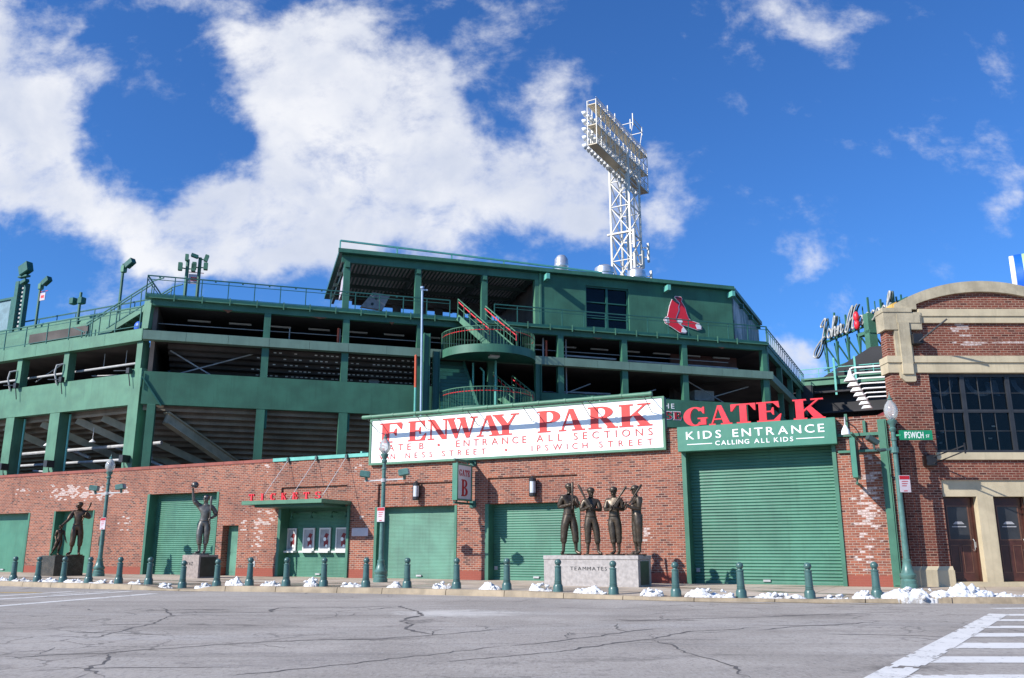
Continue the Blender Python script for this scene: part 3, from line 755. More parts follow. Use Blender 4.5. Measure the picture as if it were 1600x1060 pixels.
KERB = [(-60, 8.6), (-21.1, 8.35), (-17.6, 8.5), (-14.6, 8.5), (-12.2, 8.2), (-10.2, 7.8), (-8.2, 7.4), (-6.3, 7.1), (-4.25, 7.0), (-2.35, 6.98), (-.6, 6.95), (1.06, 6.9), (2.57, 6.75), (3.96, 6.35), (5.3, 5.95), (6.6, 5.45), (7.9, 5.0), (9.2, 4.5), (14, 2.6), (30, -5)]
KH = [(-60, .15), (-14.3, .15), (-13.6, .04), (-12.3, .04), (-11.6, .15), (-2.0, .15), (1.0, .075), (5.6, .06), (7.6, .13), (30, .14)]
def interp(tab, s):
    for (a, x), (b, y) in zip(tab, tab[1:]):
        if s <= b: return x + (y - x) * max(0, min(1, (s - a) / (b - a)))
    return tab[-1][1]
def kt(s):   # smoothed kerb line
    return sum(interp(KERB, s + d) for d in (-1.0, -.5, 0, .5, 1.0)) / 5
def ground_z(s, t):
    k = interp(KH, s); o = max(0, kt(s) - t)
    f = min(1, max(0, (o - .1) / 2.2)); f = f * f * (3 - 2 * f)
    return k + (.15 - k) * f
mb = MB()
ss = [-60 + i for i in range(36)] + [-24 + .4 * i for i in range(90)] + [12 + i for i in range(18)]
offs = [.16, .4, .8, 1.2, 1.7, 2.4, 3.2, 4.5, 6, 8, 11, 16]
vs = [(s, -(kt(s) - o), ground_z(s, kt(s) - o)) for s in ss for o in offs]
no = len(offs)
mb.add(vs, [(i * no + j, (i + 1) * no + j, (i + 1) * no + j + 1, i * no + j + 1) for i in range(len(ss) - 1) for j in range(no - 1)])
o = bpy.data.objects.new('pavement', mb.mesh('pavement', M['pavement'], 'all')); link(o, None, WF.M.copy()); o['kind'] = 'structure'

mb = MB(); s = -40.0
rk = random.Random(3)
while s < 24:
    L = rk.uniform(1.3, 2.0); e = min(s + L, 24) - .018
    n = 3
    for i in range(n):
        a = s + (e - s) * i / n; b = s + (e - s) * (i + 1) / n
        dz = rk.uniform(-.004, .004) if i == 0 else dz
        def sec(q):
            t = kt(q); h = interp(KH, q) + dz + .004
            return [(q, -(t - .18), -.05), (q, -(t - .18), h), (q, -(t - .035), h), (q, -(t - .008), h - .03 if h > .06 else h - .012), (q, -(t + .012), -.05)]
        A, Bq = sec(a), sec(b)
        fs = [(k, k + 1, 5 + k + 1, 5 + k) for k in range(4)]
        if i == 0: fs.append((4, 3, 2, 1, 0))
        if i == n - 1: fs.append((5, 6, 7, 8, 9))
        mb.add(A + Bq, fs)
    s = e + .018
o = bpy.data.objects.new('kerb', mb.mesh('kerb', M['kerb'], True)); link(o, None, WF.M.copy()); o['kind'] = 'structure'

# meltwater lying along the gutter at the lowered kerb
mb = MB()
def blob_sheet(cs, ct, rs, rt, z, seed, n=40, frame=None):
    r = random.Random(seed); ph = [r.uniform(0, 6.28) for _ in range(5)]
    pts = [(cs, -ct, z)]
    for i in range(n):
        a = 2 * pi * i / n
        q = 1 + .22 * sin(2 * a + ph[0]) + .16 * sin(3 * a + ph[1]) + .10 * sin(5 * a + ph[2]) + .06 * sin(9 * a + ph[3])
        pts.append((cs + rs * q * cos(a), -(ct + rt * q * sin(a)), z))
    return pts, [(0, 1 + i, 1 + (i + 1) % n) for i in range(n)]
for (cs, ct, rs, rt, sd_) in ((2.2, 6.95, 1.9, .16, 1), (4.6, 6.28, 1.6, .15, 2), (6.3, 5.65, .9, .12, 3), (-12.9, 8.45, .9, .14, 4), (-.6, 7.12, .7, .08, 8)):
    mb.add(*blob_sheet(cs, ct, rs, rt, .004 + .0004 * sd_, sd_))
o = bpy.data.objects.new('meltwater', mb.mesh('meltwater', M['puddle'])); link(o, None, WF.M.copy()); o['kind'] = 'structure'

# crossing markings, chipped and worn through in places
def worn(mb, p, q, w, z=.004, seed=0, cut=None):
    p = Vector((p[0], p[1], 0)); q = Vector((q[0], q[1], 0)); L = (q - p).length; d = (q - p) / L; a = Vector((-d.y, d.x, 0))
    nu, nv = max(1, int(L / .075)), max(1, int(w / .035))
    for i in range(nu):
        for j in range(nv):
            c = p + d * (L * (i + .5) / nu) + a * (w * ((j + .5) / nv - .5))
            e = min(1, min(j + .5, nv - j - .5) / nv * w / .07)
            n_ = mnoise.noise(Vector((c.x * 2.2, c.y * 2.2, seed))) + .7 * mnoise.noise(Vector((c.x * 9, c.y * 9, seed + 5)))
            if n_ > .24 + .42 * e: continue
            if cut and not cut(c): continue
            o_ = d * (L * .5 / nu); r_ = a * (w * .5 / nv)
            mb.add([tuple(c - o_ - r_ + Vector((0, 0, z))), tuple(c + o_ - r_ + Vector((0, 0, z))), tuple(c + o_ + r_ + Vector((0, 0, z))), tuple(c - o_ + r_ + Vector((0, 0, z)))], [(0, 1, 2, 3)])
mb = MB()
worn(mb, (2.4, 6.98), (9.12, 16.95), .32)
def edge_x(y): return 3.5 + (y - 8.55) * (9.11 - 3.5) / (16.91 - 8.55) + .17
for k, (y0, y1) in enumerate(((6.6, 7.3), (8.1, 8.77), (9.66, 10.22), (11.03, 11.7), (12.5, 13.05), (13.85, 14.3), (15.2, 15.62), (16.45, 16.9))):
    worn(mb, (edge_x(y0) - .3, (y0 + y1) / 2), (13.5, (y0 + y1) / 2), y1 - y0, .0046, k, lambda c: c.x > edge_x(c.y))
worn(mb, (9.85, 18.5), (14, 19.1), .3, .004, 11)
worn(mb, (-11.05, 19.0), (-9.9, 24.9), .30, .004, 12)
worn(mb, (-13.1, 20.2), (-11.15, 26.3), .30, .004, 13)
worn(mb, (-13.7, 22.4), (-12.75, 26.2), .24, .004, 14)
worn(mb, (-12.4, 24.3), (-11.75, 26.3), .2, .0045, 15)
structure('road_marking', mb, M['roadwhite'])
mb = MB(); worn(mb, (-15.2, 25.3), (-13.3, 25.5), .28, .005, 16)
structure('yellow_road_marking', mb, M['roadyellow'])

# ------------------------------------------------------------------ the brick street wall
WALL = thing('brick_wall', 'long red brick ballpark street wall with green shutters and pale weathered patches', 'wall', WF, (-10, 0, .15))
OPEN = [(-36.4, -32.08, .12, 2.94), (-30.32, -27.5, .12, 2.98), (-24.12, -19.82, .12, 3.6), (-19.48, -18.60, .12, 2.18),
        (-16.45, -12.9, .12, 2.87), (-11.74, -8.12, .12, 2.77), (-6.95, -3.3, .12, 2.78), (.30, 5.03, .10, 4.30)]
PANEL = [(-16.43, -13.1, 2.87, 3.66), (-11.64, -8.18, 2.77, 3.63), (-6.86, -3.38, 2.78, 3.70)]
mb = MB()
mb.wall(-60, -.25, .0, 4.72, 0, .5, OPEN + PANEL)
mb.wall(-.25, 6.66, .0, 4.98, 0, .5, [OPEN[-1]])
for (a, b, c, d) in PANEL: mb.box(a - .02, b + .02, .085, .42, c + .002, d + .02)
mb.box(-60, -36.5, .1, .4, .1, 4.6)
part('brickwork', mb, M['brick'], WALL, WF)
mb = MB(); x = -60.0
while x < -17.0:
    e = min(x + 1.12, -16.95); mb.box(x, e - .012, -.03, .52, 4.724, 4.85); x = e
part('coping', mb, paint('brick_red_coping', (0.26, 0.075, 0.055), 0.8, .25, 1.5, .2, bump=.3), WALL, WF)
mb = MB(); mb.box(-16.94, -12.12, -.05, .54, 4.724, 4.86); mb.box(-12.5, -12.42, -.06, .54, 4.861, 4.93)
part('metal_coping', mb, M['teal'], WALL, WF)
mb = MB(); mb.box(-.25, .27, -.02, .52, 4.982, 5.05); mb.box(5.08, 6.66, -.02, .52, 4.982, 5.06)
part('top_course', mb, M['brick'], WALL, WF)

def shutter(op, pitch, amp, mat, y=.46, jamb=.13, proud=.0, label=None, jm=None):
    a, b, c, d = op
    j = MB()
    j.box(a, a + jamb, -.02 - proud, .5, .13, d); j.box(b - jamb * .8, b, -.02 - proud, .5, .13, d)
    fr = part('gate_frame', j, jm or M['green'], WALL, WF)
    m_ = MB()
    if amp: m_.corrugated(a + jamb, b - jamb * .8, .19, d, y, pitch, amp)
    else:
        m_.box(a + jamb, b - jamb * .8, y, y + .06, .19, d)
    m_.box(a + jamb, b - jamb * .8, y - .03, y + .05, .13, .205)
    g = part('roller_shutter', m_, mat, WALL, WF, label=label)
    l_ = MB(); cx = (a + b) / 2; l_.box(cx - .11, cx + .11, y - .075, y - .0305, .23, .29); l_.box(a + jamb + .05, a + jamb + .17, y - .07, y - .0305, .5, .62); part('latch', l_, M['pipe'], g, WF)
    return fr, g
shutter(OPEN[0], .1, 0, M['green_gate'], .42, .16, label='plain flat green gate at the far left')
shutter(OPEN[1], .1, 0, M['green_gate'], .42, .12, label='plain flat green gate behind the bronze man and child')
shutter(OPEN[2], .085, .028, M['green_gate'], .44, .15)
shutter(OPEN[4], .055, .012, M['green_gate'], .46, .14, .05)
shutter(OPEN[5], .05, .008, M['green_gate_pale'], .42, .12, label='faded pale green fine-slatted shutter')
shutter(OPEN[6], .085, .026, M['green_gate'], .42, .14)
shutter(OPEN[7], .098, .036, M['green_gate'], .46, .14, .03, label='tall wide ribbed green shutter under the kids entrance sign')
a, b, c, d = OPEN[3]
mb = MB(); mb.box(a + .02, b - .02, .34, .39, .16, d - .03); mb.box(a + .12, b - .12, .33, .345, .3, 1.0); mb.box(a + .12, b - .12, .33, .345, 1.1, 2.0)
dr = part('door', mb, M['green_gate_pale'], WALL, WF)
mb = MB(); mb.sphere((b - .12, .30, 1.12), .03); mb.bar((b - .12, .34, 1.12), (b - .12, .30, 1.12), .015)
part('handle', mb, M['galv'], dr, WF)

# ticket window frames with their ledges
for k, (x0, x1) in enumerate(((-16.32, -15.85), (-15.5, -14.92), (-14.68, -14.12), (-13.86, -13.24))):
    f = MB(); y = .41
    for (p, q, r, s_) in ((x0, x1, 1.98, 2.04), (x0, x1, 1.16, 1.22), (x0, x0 + .06, 1.22, 1.98), (x1 - .06, x1, 1.22, 1.98)): f.box(p, q, y - .03, y + .02, r, s_)
    f.box(x0 - .04, x1 + .04, y - .2, y + .02, 1.08, 1.155)
    tw = part('ticket_window', f, M['silver_frame'], WALL, WF)
    g = MB(); g.box(x0 + .061, x1 - .061, y - .008, y + .018, 1.222, 1.978); part('poster', g, M['poster'], tw, WF)
    h = MB(); cx = (x0 + x1) / 2 + .06
    h.prism([(cx - .10, 1.32), (cx + .09, 1.36), (cx + .12, 1.5), (cx + .05, 1.62), (cx + .13, 1.80), (cx - .02, 1.84), (cx - .10, 1.70)], y - .012, y - .009)
    part('poster_print', h, M['maroon'], tw, WF)
    h = MB(); h.lathe([(.075, 0), (.075, .004)], 14, (cx - .06, y - .016, 1.60), 'y'); h.lathe([(.055, 0), (.055, .004)], 14, (cx + .03, y - .016, 1.34), 'y'); part('poster_disc', h, M['white'], tw, WF)
mb = MB()
for x in (-15.9, -14.9, -13.9, -13.2):
    mb.tube([(x, .42, 2.62), (x, .2, 2.66), (x, .12, 2.6), (x, .12, 2.5)], .03, 6)
    mb.lathe([(.03, .1), (.08, .0)], 8, (x, .12, 2.42))
mb.bar((-16.2, .40, 2.66), (-13.0, .40, 2.66), .05)
part('ticket_lamp', mb, M['green'], WALL, WF)

# small plates fixed to the wall
def plate(name, label, x0, x1, z0, z1, mat, dy=.02):
    m_ = MB(); m_.bevbox(x0, x1, -dy, -.002, z0, z1, .004)
    return single(name, label, 'plaque', m_, mat, WF, ((x0 + x1) / 2, 0, z0))
plate('wall_plaque', 'small bronze plaque on the brick between the left gates', -27.02, -26.65, 1.38, 1.80, M['bronze'])
plate('meter_plate', 'small grey plate low on the brick left of the ticket window', -17.80, -17.57, .52, .76, M['pipe'])
o = plate('notice_board', 'white notice plate right of the ticket window in canopy shadow', -12.78, -12.02, 1.70, 2.0, M['sign_pink'])
h = MB()
for i in range(5): h.box(-12.70, -12.10 - .08 * (i % 2), -.0235, -.0205, 1.935 - .045 * i, 1.948 - .045 * i)
part('notice_text', h, M['pipe'], o, WF)

# ------------------------------------------------------------------ ticket canopy
CAN = thing('ticket_canopy', 'green flat canopy over the ticket windows with red TICKETS letters', 'canopy', WF, (-14.85, 0, 2.86))
mb = MB(); mb.box(-16.78, -12.9, -1.78, -.004, 2.95, 3.0); 
for (p, q, r, s_) in ((-16.80, -12.88, -1.80, -1.74), (-16.80, -12.88, -.06, -.005)): mb.box(p, q, r, s_, 2.89, 3.03)
mb.box(-16.80, -16.74, -1.739, -.061, 2.89, 3.03); mb.box(-12.94, -12.88, -1.739, -.061, 2.89, 3.03)
part('canopy_roof', mb, M['green_light'], CAN, WF)
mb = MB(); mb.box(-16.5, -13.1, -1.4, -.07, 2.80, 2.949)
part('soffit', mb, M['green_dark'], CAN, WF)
for i, ch in enumerate('TICKETS'):
    x = -16.66 + i * .545
    m_ = MB(); w = .27 if ch != 'I' else .16
    fat_letter(m_, ch, x + (.30 - w) / 2, x + (.30 + w) / 2, 3.05, 3.31, -1.60, -1.54)
    part('letter', m_, M['red_bright'], CAN, WF)
mb = MB(); mb.box(-16.75, -12.95, -1.6, -1.48, 3.032, 3.048); part('letter_rail', mb, M['green_dark'], CAN, WF)
for (x) in (-16.1, -14.65, -13.15):
    m_ = MB(); m_.tube([(x, -.10, 4.72), (x, -1.55, 3.02)], .011, 6); part('stay_rod', m_, M['silver_frame'], CAN, WF)
    m_ = MB(); m_.box(x - .05, x + .05, -.12, -.052, 4.66, 4.84); m_.bar((x, -.08, 4.84), (x + .1, .05, 4.93), .03); part('bracket', m_, M['steel_dark'], CAN, WF)

# ------------------------------------------------------------------ the big name sign
SIGN = thing('ballpark_sign', 'wide white sign reading FENWAY PARK in red slab letters, shadow bar across it', 'sign', WF, (-6.1, 0, 4.39))
mb = MB()
x0, x1, z0, z1 = -11.98, -.20, 4.39, 6.10
mb.box(x0, x1, -.10, .18, z0 + .004, z1 - .004)
part('sign_case', mb, M['green_dark'], SIGN, WF)
mb = MB()
mb.box(x0 - .03, x1 + .03, -.17, -.04, z0 - .03, z0 + .05); mb.box(x0 - .03, x1 + .03, -.17, -.04, z1 - .02, z1 + .03)
mb.box(x0 - .03, x0 + .05, -.17, -.04, z0 + .05, z1 - .02); mb.box(x1 - .05, x1 + .03, -.17, -.04, z0 + .05, z1 - .02)
part('sign_frame', mb, M['green_light'], SIGN, WF)
mb = MB()
n = 6
for i in range(n):
    a = x0 + .051 + (x1 - x0 - .102) * i / n; b = x0 + .051 + (x1 - x0 - .102) * (i + 1) / n
    mb.box(a + (.002 if i else 0), b, -.14, -.101, z0 + .051, z1 - .021)
part('sign_panel', mb, M['white'], SIGN, WF)
for ch, a, b in (('F', -11.54, -10.5), ('E', -10.24, -9.42), ('N', -9.36, -8.42), ('W', -8.55, -7.22), ('A', -7.26, -6.22), ('Y', -6.60, -5.52), ('P', -4.80, -3.92), ('A', -3.98, -3.00), ('R', -2.88, -1.80), ('K', -1.76, -.60)):
    mb = MB(); fat_letter(mb, ch, a, b, 5.185, 5.945, -.156 - (.004 if ch in 'AW' else 0), -.13)
    part('name_letter', mb, M['red'], SIGN, WF)
def word(txt, a, b, z0, z1, wide=1.12):
    """one part per letter, spread over the word's width"""
    h = z1 - z0
    ws = []
    for c in txt:
        v = glyph(c, .004)[0]; q = [p[0] for p in v]; ws.append((max(q) - min(q)) / CAP * wide * h)
    gap = (b - a - sum(ws)) / max(1, len(txt) - 1); x = a
    for c, w in zip(txt, ws):
        m_ = MB(); sans_text(m_, c, x, x + w, z0, z1, -.153, -.13, .004); part('small_letter', m_, M['red_small'], SIGN, WF); x += w + gap
sans_text(MB(), 'H', 0, 1, 0, 1, 0, .1)
for w, a, b in (('GATE', -11.56, -10.10), ('B', -9.72, -9.51), ('ENTRANCE', -8.12, -5.24), ('ALL', -4.84, -3.86), ('SECTIONS', -3.43, -.60)): word(w, a, b, 4.865, 5.105)
for w, a, b in (('VAN', -11.54, -10.80), ('NESS', -10.33, -9.14), ('STREET', -8.72, -6.88), ('IPSWICH', -5.04, -2.92), ('STREET', -2.50, -.61)): word(w, a, b, 4.55, 4.75)
for (x, z, r_) in ((-8.87, 4.98, .055), (-6.05, 4.65, .045)):
    mb = MB(); mb.lathe([(r_, 0), (r_, .02)], 14, (x, -.153, z), 'y'); part('text_dot', mb, M['red_small'], SIGN, WF)
mb = MB()
pts = [(-11.75, -1.0, 6.08), (-.30, -1.0, 6.08)]
mb.tube(pts, .075, 10)
for k in range(12): mb.tube([(-11.4 + k * 1.0, -1.0, 6.08), (-11.32 + k * 1.0, -1.0, 6.08)], .088, 10)
part('lamp_bar', mb, M['green_light'], SIGN, WF)
for k in range(6):
    x = -11.6 + k * 2.2
    m_ = MB(); m_.tube([(x, -1.0, 6.07), (x, -.16, 5.62)], .014, 6); m_.tube([(x, -.98, 6.11), (x, -.05, 6.13)], .016, 6)
    part('lamp_bar_strut', m_, M['steel_dark'], SIGN, WF)
mb = MB()
for x in (-11.5, -9, -6.5, -4, -1.2):
    mb.bar((x, .2, 4.86), (x, .2, 6.0), .09); mb.bar((x, .2, 5.9), (x, 1.4, 4.75), .07)
part('rear_support', mb, M['steel_dark'], SIGN, WF)

# ------------------------------------------------------------------ projecting GATE B sign
GB = thing('projecting_sign', 'grey blade sign reading GATE B in a green box on brackets', 'sign', WF, (-7.42, 0, 2.9))
s0, t0, t1, zb, zt = -7.45, .32, 1.26, 2.92, 4.10
mb = MB(); mb.box(s0 - .10, s0 + .10, -t1 - .07, -t1, zb - .05, zt + .05); mb.box(s0 - .10, s0 + .10, -t0, -t0 + .06, zb - .05, zt + .05)
mb.box(s0 - .10, s0 + .10, -t1, -t0, zt, zt + .05); mb.box(s0 - .10, s0 + .10, -t1, -t0, zb - .05, zb)
part('sign_box', mb, M['green_sign'], GB, WF)
mb = MB(); mb.box(s0 - .08, s0 + .08, -t1 + .001, -t0 - .001, zb + .001, zt - .001); part('sign_face', mb, M['grey_sign'], GB, WF)
mb = MB()
# faces +s : text runs from the street towards the wall
def on_side(tmp, x):
    return [(x + v[1], v[0], v[2]) for v in tmp.v]
t_ = MB(); fat_text(t_, 'GATE', -t1 + .10, -t0 - .10, 3.72, 3.94, -.006, .0, .10)
mb.add([(s0 + .081 - v[1], v[0], v[2]) for v in t_.v], t_.f)
t_ = MB(); fat_letter(t_, 'B', -t1 + .26, -t0 - .24, 3.02, 3.60, -.006, .0)
mb.add([(s0 + .081 - v[1], v[0], v[2]) for v in t_.v], t_.f)
part('gate_lettering', mb, M['red_deep'], GB, WF)
for z, zp, zq in ((4.27, zt + .05, 4.25), (2.78, 2.80, zb - .05)):
    mb = MB(); mb.bar((s0, -t1 - .12, z), (s0, 0, z), .07, .07); mb.box(s0 - .12, s0 + .12, -.06, -.002, z - .12, z + .12)
    for t in (t0 + .12, t1 - .08): mb.bar((s0, -t, zp), (s0, -t, zq), .035)
    part('bracket', mb, M['green_dark'], GB, WF)

# ------------------------------------------------------------------ kids entrance sign with GATE K letters on top
KS = thing('entrance_sign', 'green box sign reading KIDS ENTRANCE over the tallest shutter', 'sign', WF, (2.7, 0, 4.24))
mb = MB(); mb.bevbox(.28, 5.12, -.35, -.003, 4.245, 5.04, .012); part('sign_box', mb, M['green_sign'], KS, WF)
mb = MB()
sans_text(mb, 'KIDS', .57, 1.70, 4.62, 4.86, -.362, -.352, .008, wide=1.25)
sans_text(mb, 'ENTRANCE', 2.06, 4.80, 4.62, 4.86, -.362, -.352, .008, wide=1.25)
for w, a, b in (('CALLING', 1.50, 2.56), ('ALL', 2.71, 3.18), ('KIDS', 3.31, 3.88)):
    sans_text(mb, w, a, b, 4.39, 4.525, -.362, -.352, .010, wide=1.15)
mb.box(.59, 1.40, -.36, -.352, 4.445, 4.47); mb.box(3.97, 4.78, -.36, -.352, 4.445, 4.47)
part('lettering', mb, M['white'], KS, WF)
GK = thing('gate_letters', 'row of free-standing red letters GATE K on top of the kids entrance sign', 'letters', WF, (2.7, -.2, 5.04))
for ch, a, b in (('G', .50, 1.28), ('A', 1.32, 2.06), ('T', 2.03, 2.80), ('E', 2.83, 3.58), ('K', 3.93, 4.86)):
    m_ = MB(); fat_letter(m_, ch, a, b, 5.045, 5.66, -.30, -.20); part('letter', m_, M['red_bright'], GK, WF)

# ------------------------------------------------------------------ bracketed blade sign and rails at the right of the shutter
RB = thing('bracketed_sign', 'narrow green blade sign hung on rails right of the tall shutter', 'sign', WF, (5.6, 0, 3.1))
mb = MB(); mb.bevbox(5.56, 5.70, -1.25, -.38, 3.16, 4.30, .015); part('sign_box', mb, M['green_sign'], RB, WF)
mb = MB(); mb.box(5.54, 5.559, -1.15, -.5, 3.24, 4.22); mb.box(5.701, 5.72, -1.15, -.5, 3.24, 4.22); part('sign_face', mb, M['black'], RB, WF)
mb = MB()
mb.bar((5.63, -1.28, 4.42), (5.63, 0, 4.42), .06); mb.bar((5.63, -1.1, 4.30), (5.63, -1.1, 4.42), .04); mb.bar((5.63, -.5, 4.30), (5.63, -.5, 4.42), .04)
part('top_bracket', mb, M['green'], RB, WF)
mb = MB(); mb.bar((5.63, -1.0, 3.02), (5.63, 0, 3.02), .06); mb.bar((5.63, -.8, 3.02), (5.63, -.8, 3.16), .04)
part('bracket', mb, M['green'], RB, WF)
mb = MB()
mb.box(5.10, 6.28, -.09, -.003, 4.47, 4.56); mb.box(5.10, 6.28, -.09, -.003, 3.99, 4.06); mb.box(5.85, 5.93, -.085, -.004, 4.561, 4.92); mb.box(5.36, 5.44, -.085, -.004, 4.561, 5.15)
part('rail', mb, M['green'], RB, WF)
mb = MB(); mb.box(6.26, 6.50, -.10, -.003, .16, 4.93); mb.box(6.30, 6.46, -.13, -.101, .20, 4.9)
single('steel_post', 'tall flat green steel post fixed to the brick beside the right street lamp', 'post', mb, M['green'], WF, (6.38, 0, .15))
GL = thing('wall_lamp', 'white gooseneck lamp above the narrow green blade sign', 'lamp', WF, (5.40, -.1, 4.3))
mb = MB(); mb.tube([(5.40, -.09, 4.95), (5.40, -.35, 5.02), (5.42, -.60, 4.92), (5.42, -.66, 4.72)], .02, 6); part('arm', mb, M['pipe'], GL, WF)
mb = MB(); mb.lathe([(.03, .28), (.06, .22), (.11, .12), (.125, 0), (.115, 0)], 14, (5.42, -.66, 4.46)); part('lamp_shade', mb, M['white'], GL, WF, smooth=True)
mb = MB(); mb.tube([(6.69, -.04, .2), (6.69, -.04, 4.6)], .045, 8); mb.tube([(6.69, -.04, 4.6), (6.69, .2, 4.8)], .045, 8)
single('downpipe', 'dark downpipe in the gap between the two brick buildings', 'pipe', mb, M['black'], WF, (6.69, 0, .15), smooth=True)

# wall lanterns
for k, (x, lab) in enumerate(((-9.83, 'cylindrical wall lantern above the faded pale shutter'), (-5.02, 'cylindrical wall lantern left above the four bronze ballplayers'))):
    y0 = .085
    L_ = thing('wall_lantern', lab, 'lantern', WF, (x, y0, 2.98), group='lanterns in the recessed brick panels')
    m_ = MB(); m_.lathe([(.10, 0), (.13, .03), (.13, .12), (.115, .13)], 12, (x, y0 - .2, 2.98)); m_.lathe([(.115, .53), (.13, .54), (.13, .62), (.05, .68), (.03, .72)], 12, (x, y0 - .2, 2.98)); m_.box(x - .06, x + .06, y0 - .1, y0 - .002, 3.1, 3.5)
    for q in range(4): m_.bar((x + .122 * cos(q * pi / 2 + .8), y0 - .2 + .122 * sin(q * pi / 2 + .8), 3.1), (x + .122 * cos(q * pi / 2 + .8), y0 - .2 + .122 * sin(q * pi / 2 + .8), 3.52), .016)
    part('lantern_body', m_, M['black'], L_, WF)
    m_ = MB(); m_.lathe([(.105, 0), (.105, .41)], 14, (x, y0 - .2, 3.105)); part('lantern_glass', m_, paint('frosted_glass', (.55, .58, .62), .2, .1, 4, 0) if k == 0 else bpy.data.materials['frosted_glass'], L_, WF, smooth=True)

# ------------------------------------------------------------------ railings
def railing(mb, pts, h=1.0, step=1.9, r=.028, mids=(.5,), posts=True, balusters=0.0, br=.009, toe=None):
    for a, b in zip(pts, pts[1:]):
        a = Vector(a); b = Vector(b)
        up = Vector((0, 0, 1))
        mb.bar(a + up * h, b + up * h, r * 2)
        for m_ in mids: mb.bar(a + up * h * m_, b + up * h * m_, r * 1.1)
        L = (b - a).length; n = max(1, int(round(L / step)))
        for i in range(n + 1):
            p = a.lerp(b, i / n); mb.bar(p, p + up * h, r * 1.7)
        if balusters:
            k = max(1, int(L / balusters))
            for i in range(k + 1):
                p = a.lerp(b, i / k); mb.bar(p + up * .06, p + up * h, br * 2)
    return mb

# ------------------------------------------------------------------ the stand
ST = thing('stadium_stand', 'dark green multi-level ballpark stand with open concourses rising behind the brick wall', 'stadium', RF, (0, 0, .15))
COLS = [5.07, 8.95, 12.76, 16.62, 20.55, 24.34, 28.07, 33.30]
RE = 33.5
SL = 15.8
# back walls and floors make the dark concourses
mb = MB()
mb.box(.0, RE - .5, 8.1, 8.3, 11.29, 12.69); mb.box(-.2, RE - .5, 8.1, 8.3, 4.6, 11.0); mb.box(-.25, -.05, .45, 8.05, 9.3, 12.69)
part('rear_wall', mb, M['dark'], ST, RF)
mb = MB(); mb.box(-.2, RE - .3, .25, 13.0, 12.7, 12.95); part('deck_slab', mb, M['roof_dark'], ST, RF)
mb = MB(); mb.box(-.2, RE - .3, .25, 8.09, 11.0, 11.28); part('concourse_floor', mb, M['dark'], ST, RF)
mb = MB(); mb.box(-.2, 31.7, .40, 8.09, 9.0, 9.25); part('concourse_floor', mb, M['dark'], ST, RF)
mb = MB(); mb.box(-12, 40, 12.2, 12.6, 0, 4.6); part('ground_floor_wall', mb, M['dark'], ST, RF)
# fascias
mb = MB(); x = -.62
while x < RE: e = min(x + 3.83, RE); mb.box(x, e - .008, -.12, .3, 12.955, 13.14); x = e
part('deck_edge', mb, M['green_dark'], ST, RF)
mb = MB(); mb.box(-.62, RE, -.20, -.121, 12.93, 12.975); part('drip_ledge', mb, M['green_light'], ST, RF)
mb = MB(); mb.box(-.30, RE - .1, .02, .28, 12.63, 12.953); part('edge_beam', mb, M['green'], ST, RF)
mb = MB(); x = -.55
while x < RE + .2: e = min(x + 1.93, RE + .2); mb.box(x, e - .012, -.16, .25, 10.90, 11.34); x = e
part('floor_band', mb, M['floor_grey'], ST, RF)
mb = MB(); mb.box(-.35, 31.9, -.06, .25, 7.82, 9.38)
part('parapet', mb, M['green_wall'], ST, RF)
for i, x in enumerate(COLS):
    m_ = MB(); m_.bevbox(x - .16, x + .16, .0, .34, 11.341, 12.629, .012); m_.box(x - .18, x + .18, -.02, .36, 11.341, 11.40)
    part('column', m_, M['green'], ST, RF)
    m_ = MB(); m_.bevbox(x - .17, x + .17, .03, .36, 9.381, 10.899, .012); part('column', m_, M['green'], ST, RF)
for x0, x1 in ((4.84, 5.24), (8.78, 9.2), (12.6, 13.0), (16.5, 16.9)):
    m_ = MB(); m_.bevbox(x0, x1, -.05, .38, 4.6, 7.819, .02); m_.box(x0 - .001, x1 + .12, .05, .36, 6.9, 7.819); part('column', m_, M['green_wall'], ST, RF)
# low-level sloping underside with ribs, girders and hangers
mb = MB(); ribs = MB()
n = 22
for i in range(n):
    y = .5 + i * .52; z = 7.75 - i * .22
    mb.box(-.3, 33, y, y + .54, z, z + .30)
    ribs.box(-.3, 33, y + .02, y + .13, z - .14, z - .002)
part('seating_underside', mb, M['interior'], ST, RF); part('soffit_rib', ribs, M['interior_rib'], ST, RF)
for x in (.75,):
    m_ = MB(); m_.bar((x, .55, 7.30), (x + 5.4, 6.4, 4.2), .12, .46); m_.bar((x, .55, 7.55), (x + 5.4, 6.4, 4.45), .40, .06); m_.bar((x, .55, 7.05), (x + 5.4, 6.4, 3.95), .40, .06)
    part('raker_beam', m_, M['girder'], ST, RF)
# middle concourse: underside of risers with white plates standing in for daylight slits, rods, pipes
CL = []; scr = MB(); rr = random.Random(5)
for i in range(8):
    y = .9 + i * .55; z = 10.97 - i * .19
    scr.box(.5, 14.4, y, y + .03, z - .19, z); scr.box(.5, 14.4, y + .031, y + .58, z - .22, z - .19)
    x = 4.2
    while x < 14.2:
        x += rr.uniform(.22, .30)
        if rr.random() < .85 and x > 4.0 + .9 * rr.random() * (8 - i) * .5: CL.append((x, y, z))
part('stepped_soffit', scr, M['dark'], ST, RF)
rest = MB()
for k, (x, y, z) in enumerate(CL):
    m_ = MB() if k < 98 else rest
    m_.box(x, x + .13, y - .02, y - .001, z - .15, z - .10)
    if k < 98: part('tread_clip', m_, M['white'], ST, RF)  # not clips: white plates standing in for daylight slits
part('daylight_plates', rest, M['white'], ST, RF)['kind'] = 'stuff'
pass
mb = MB()
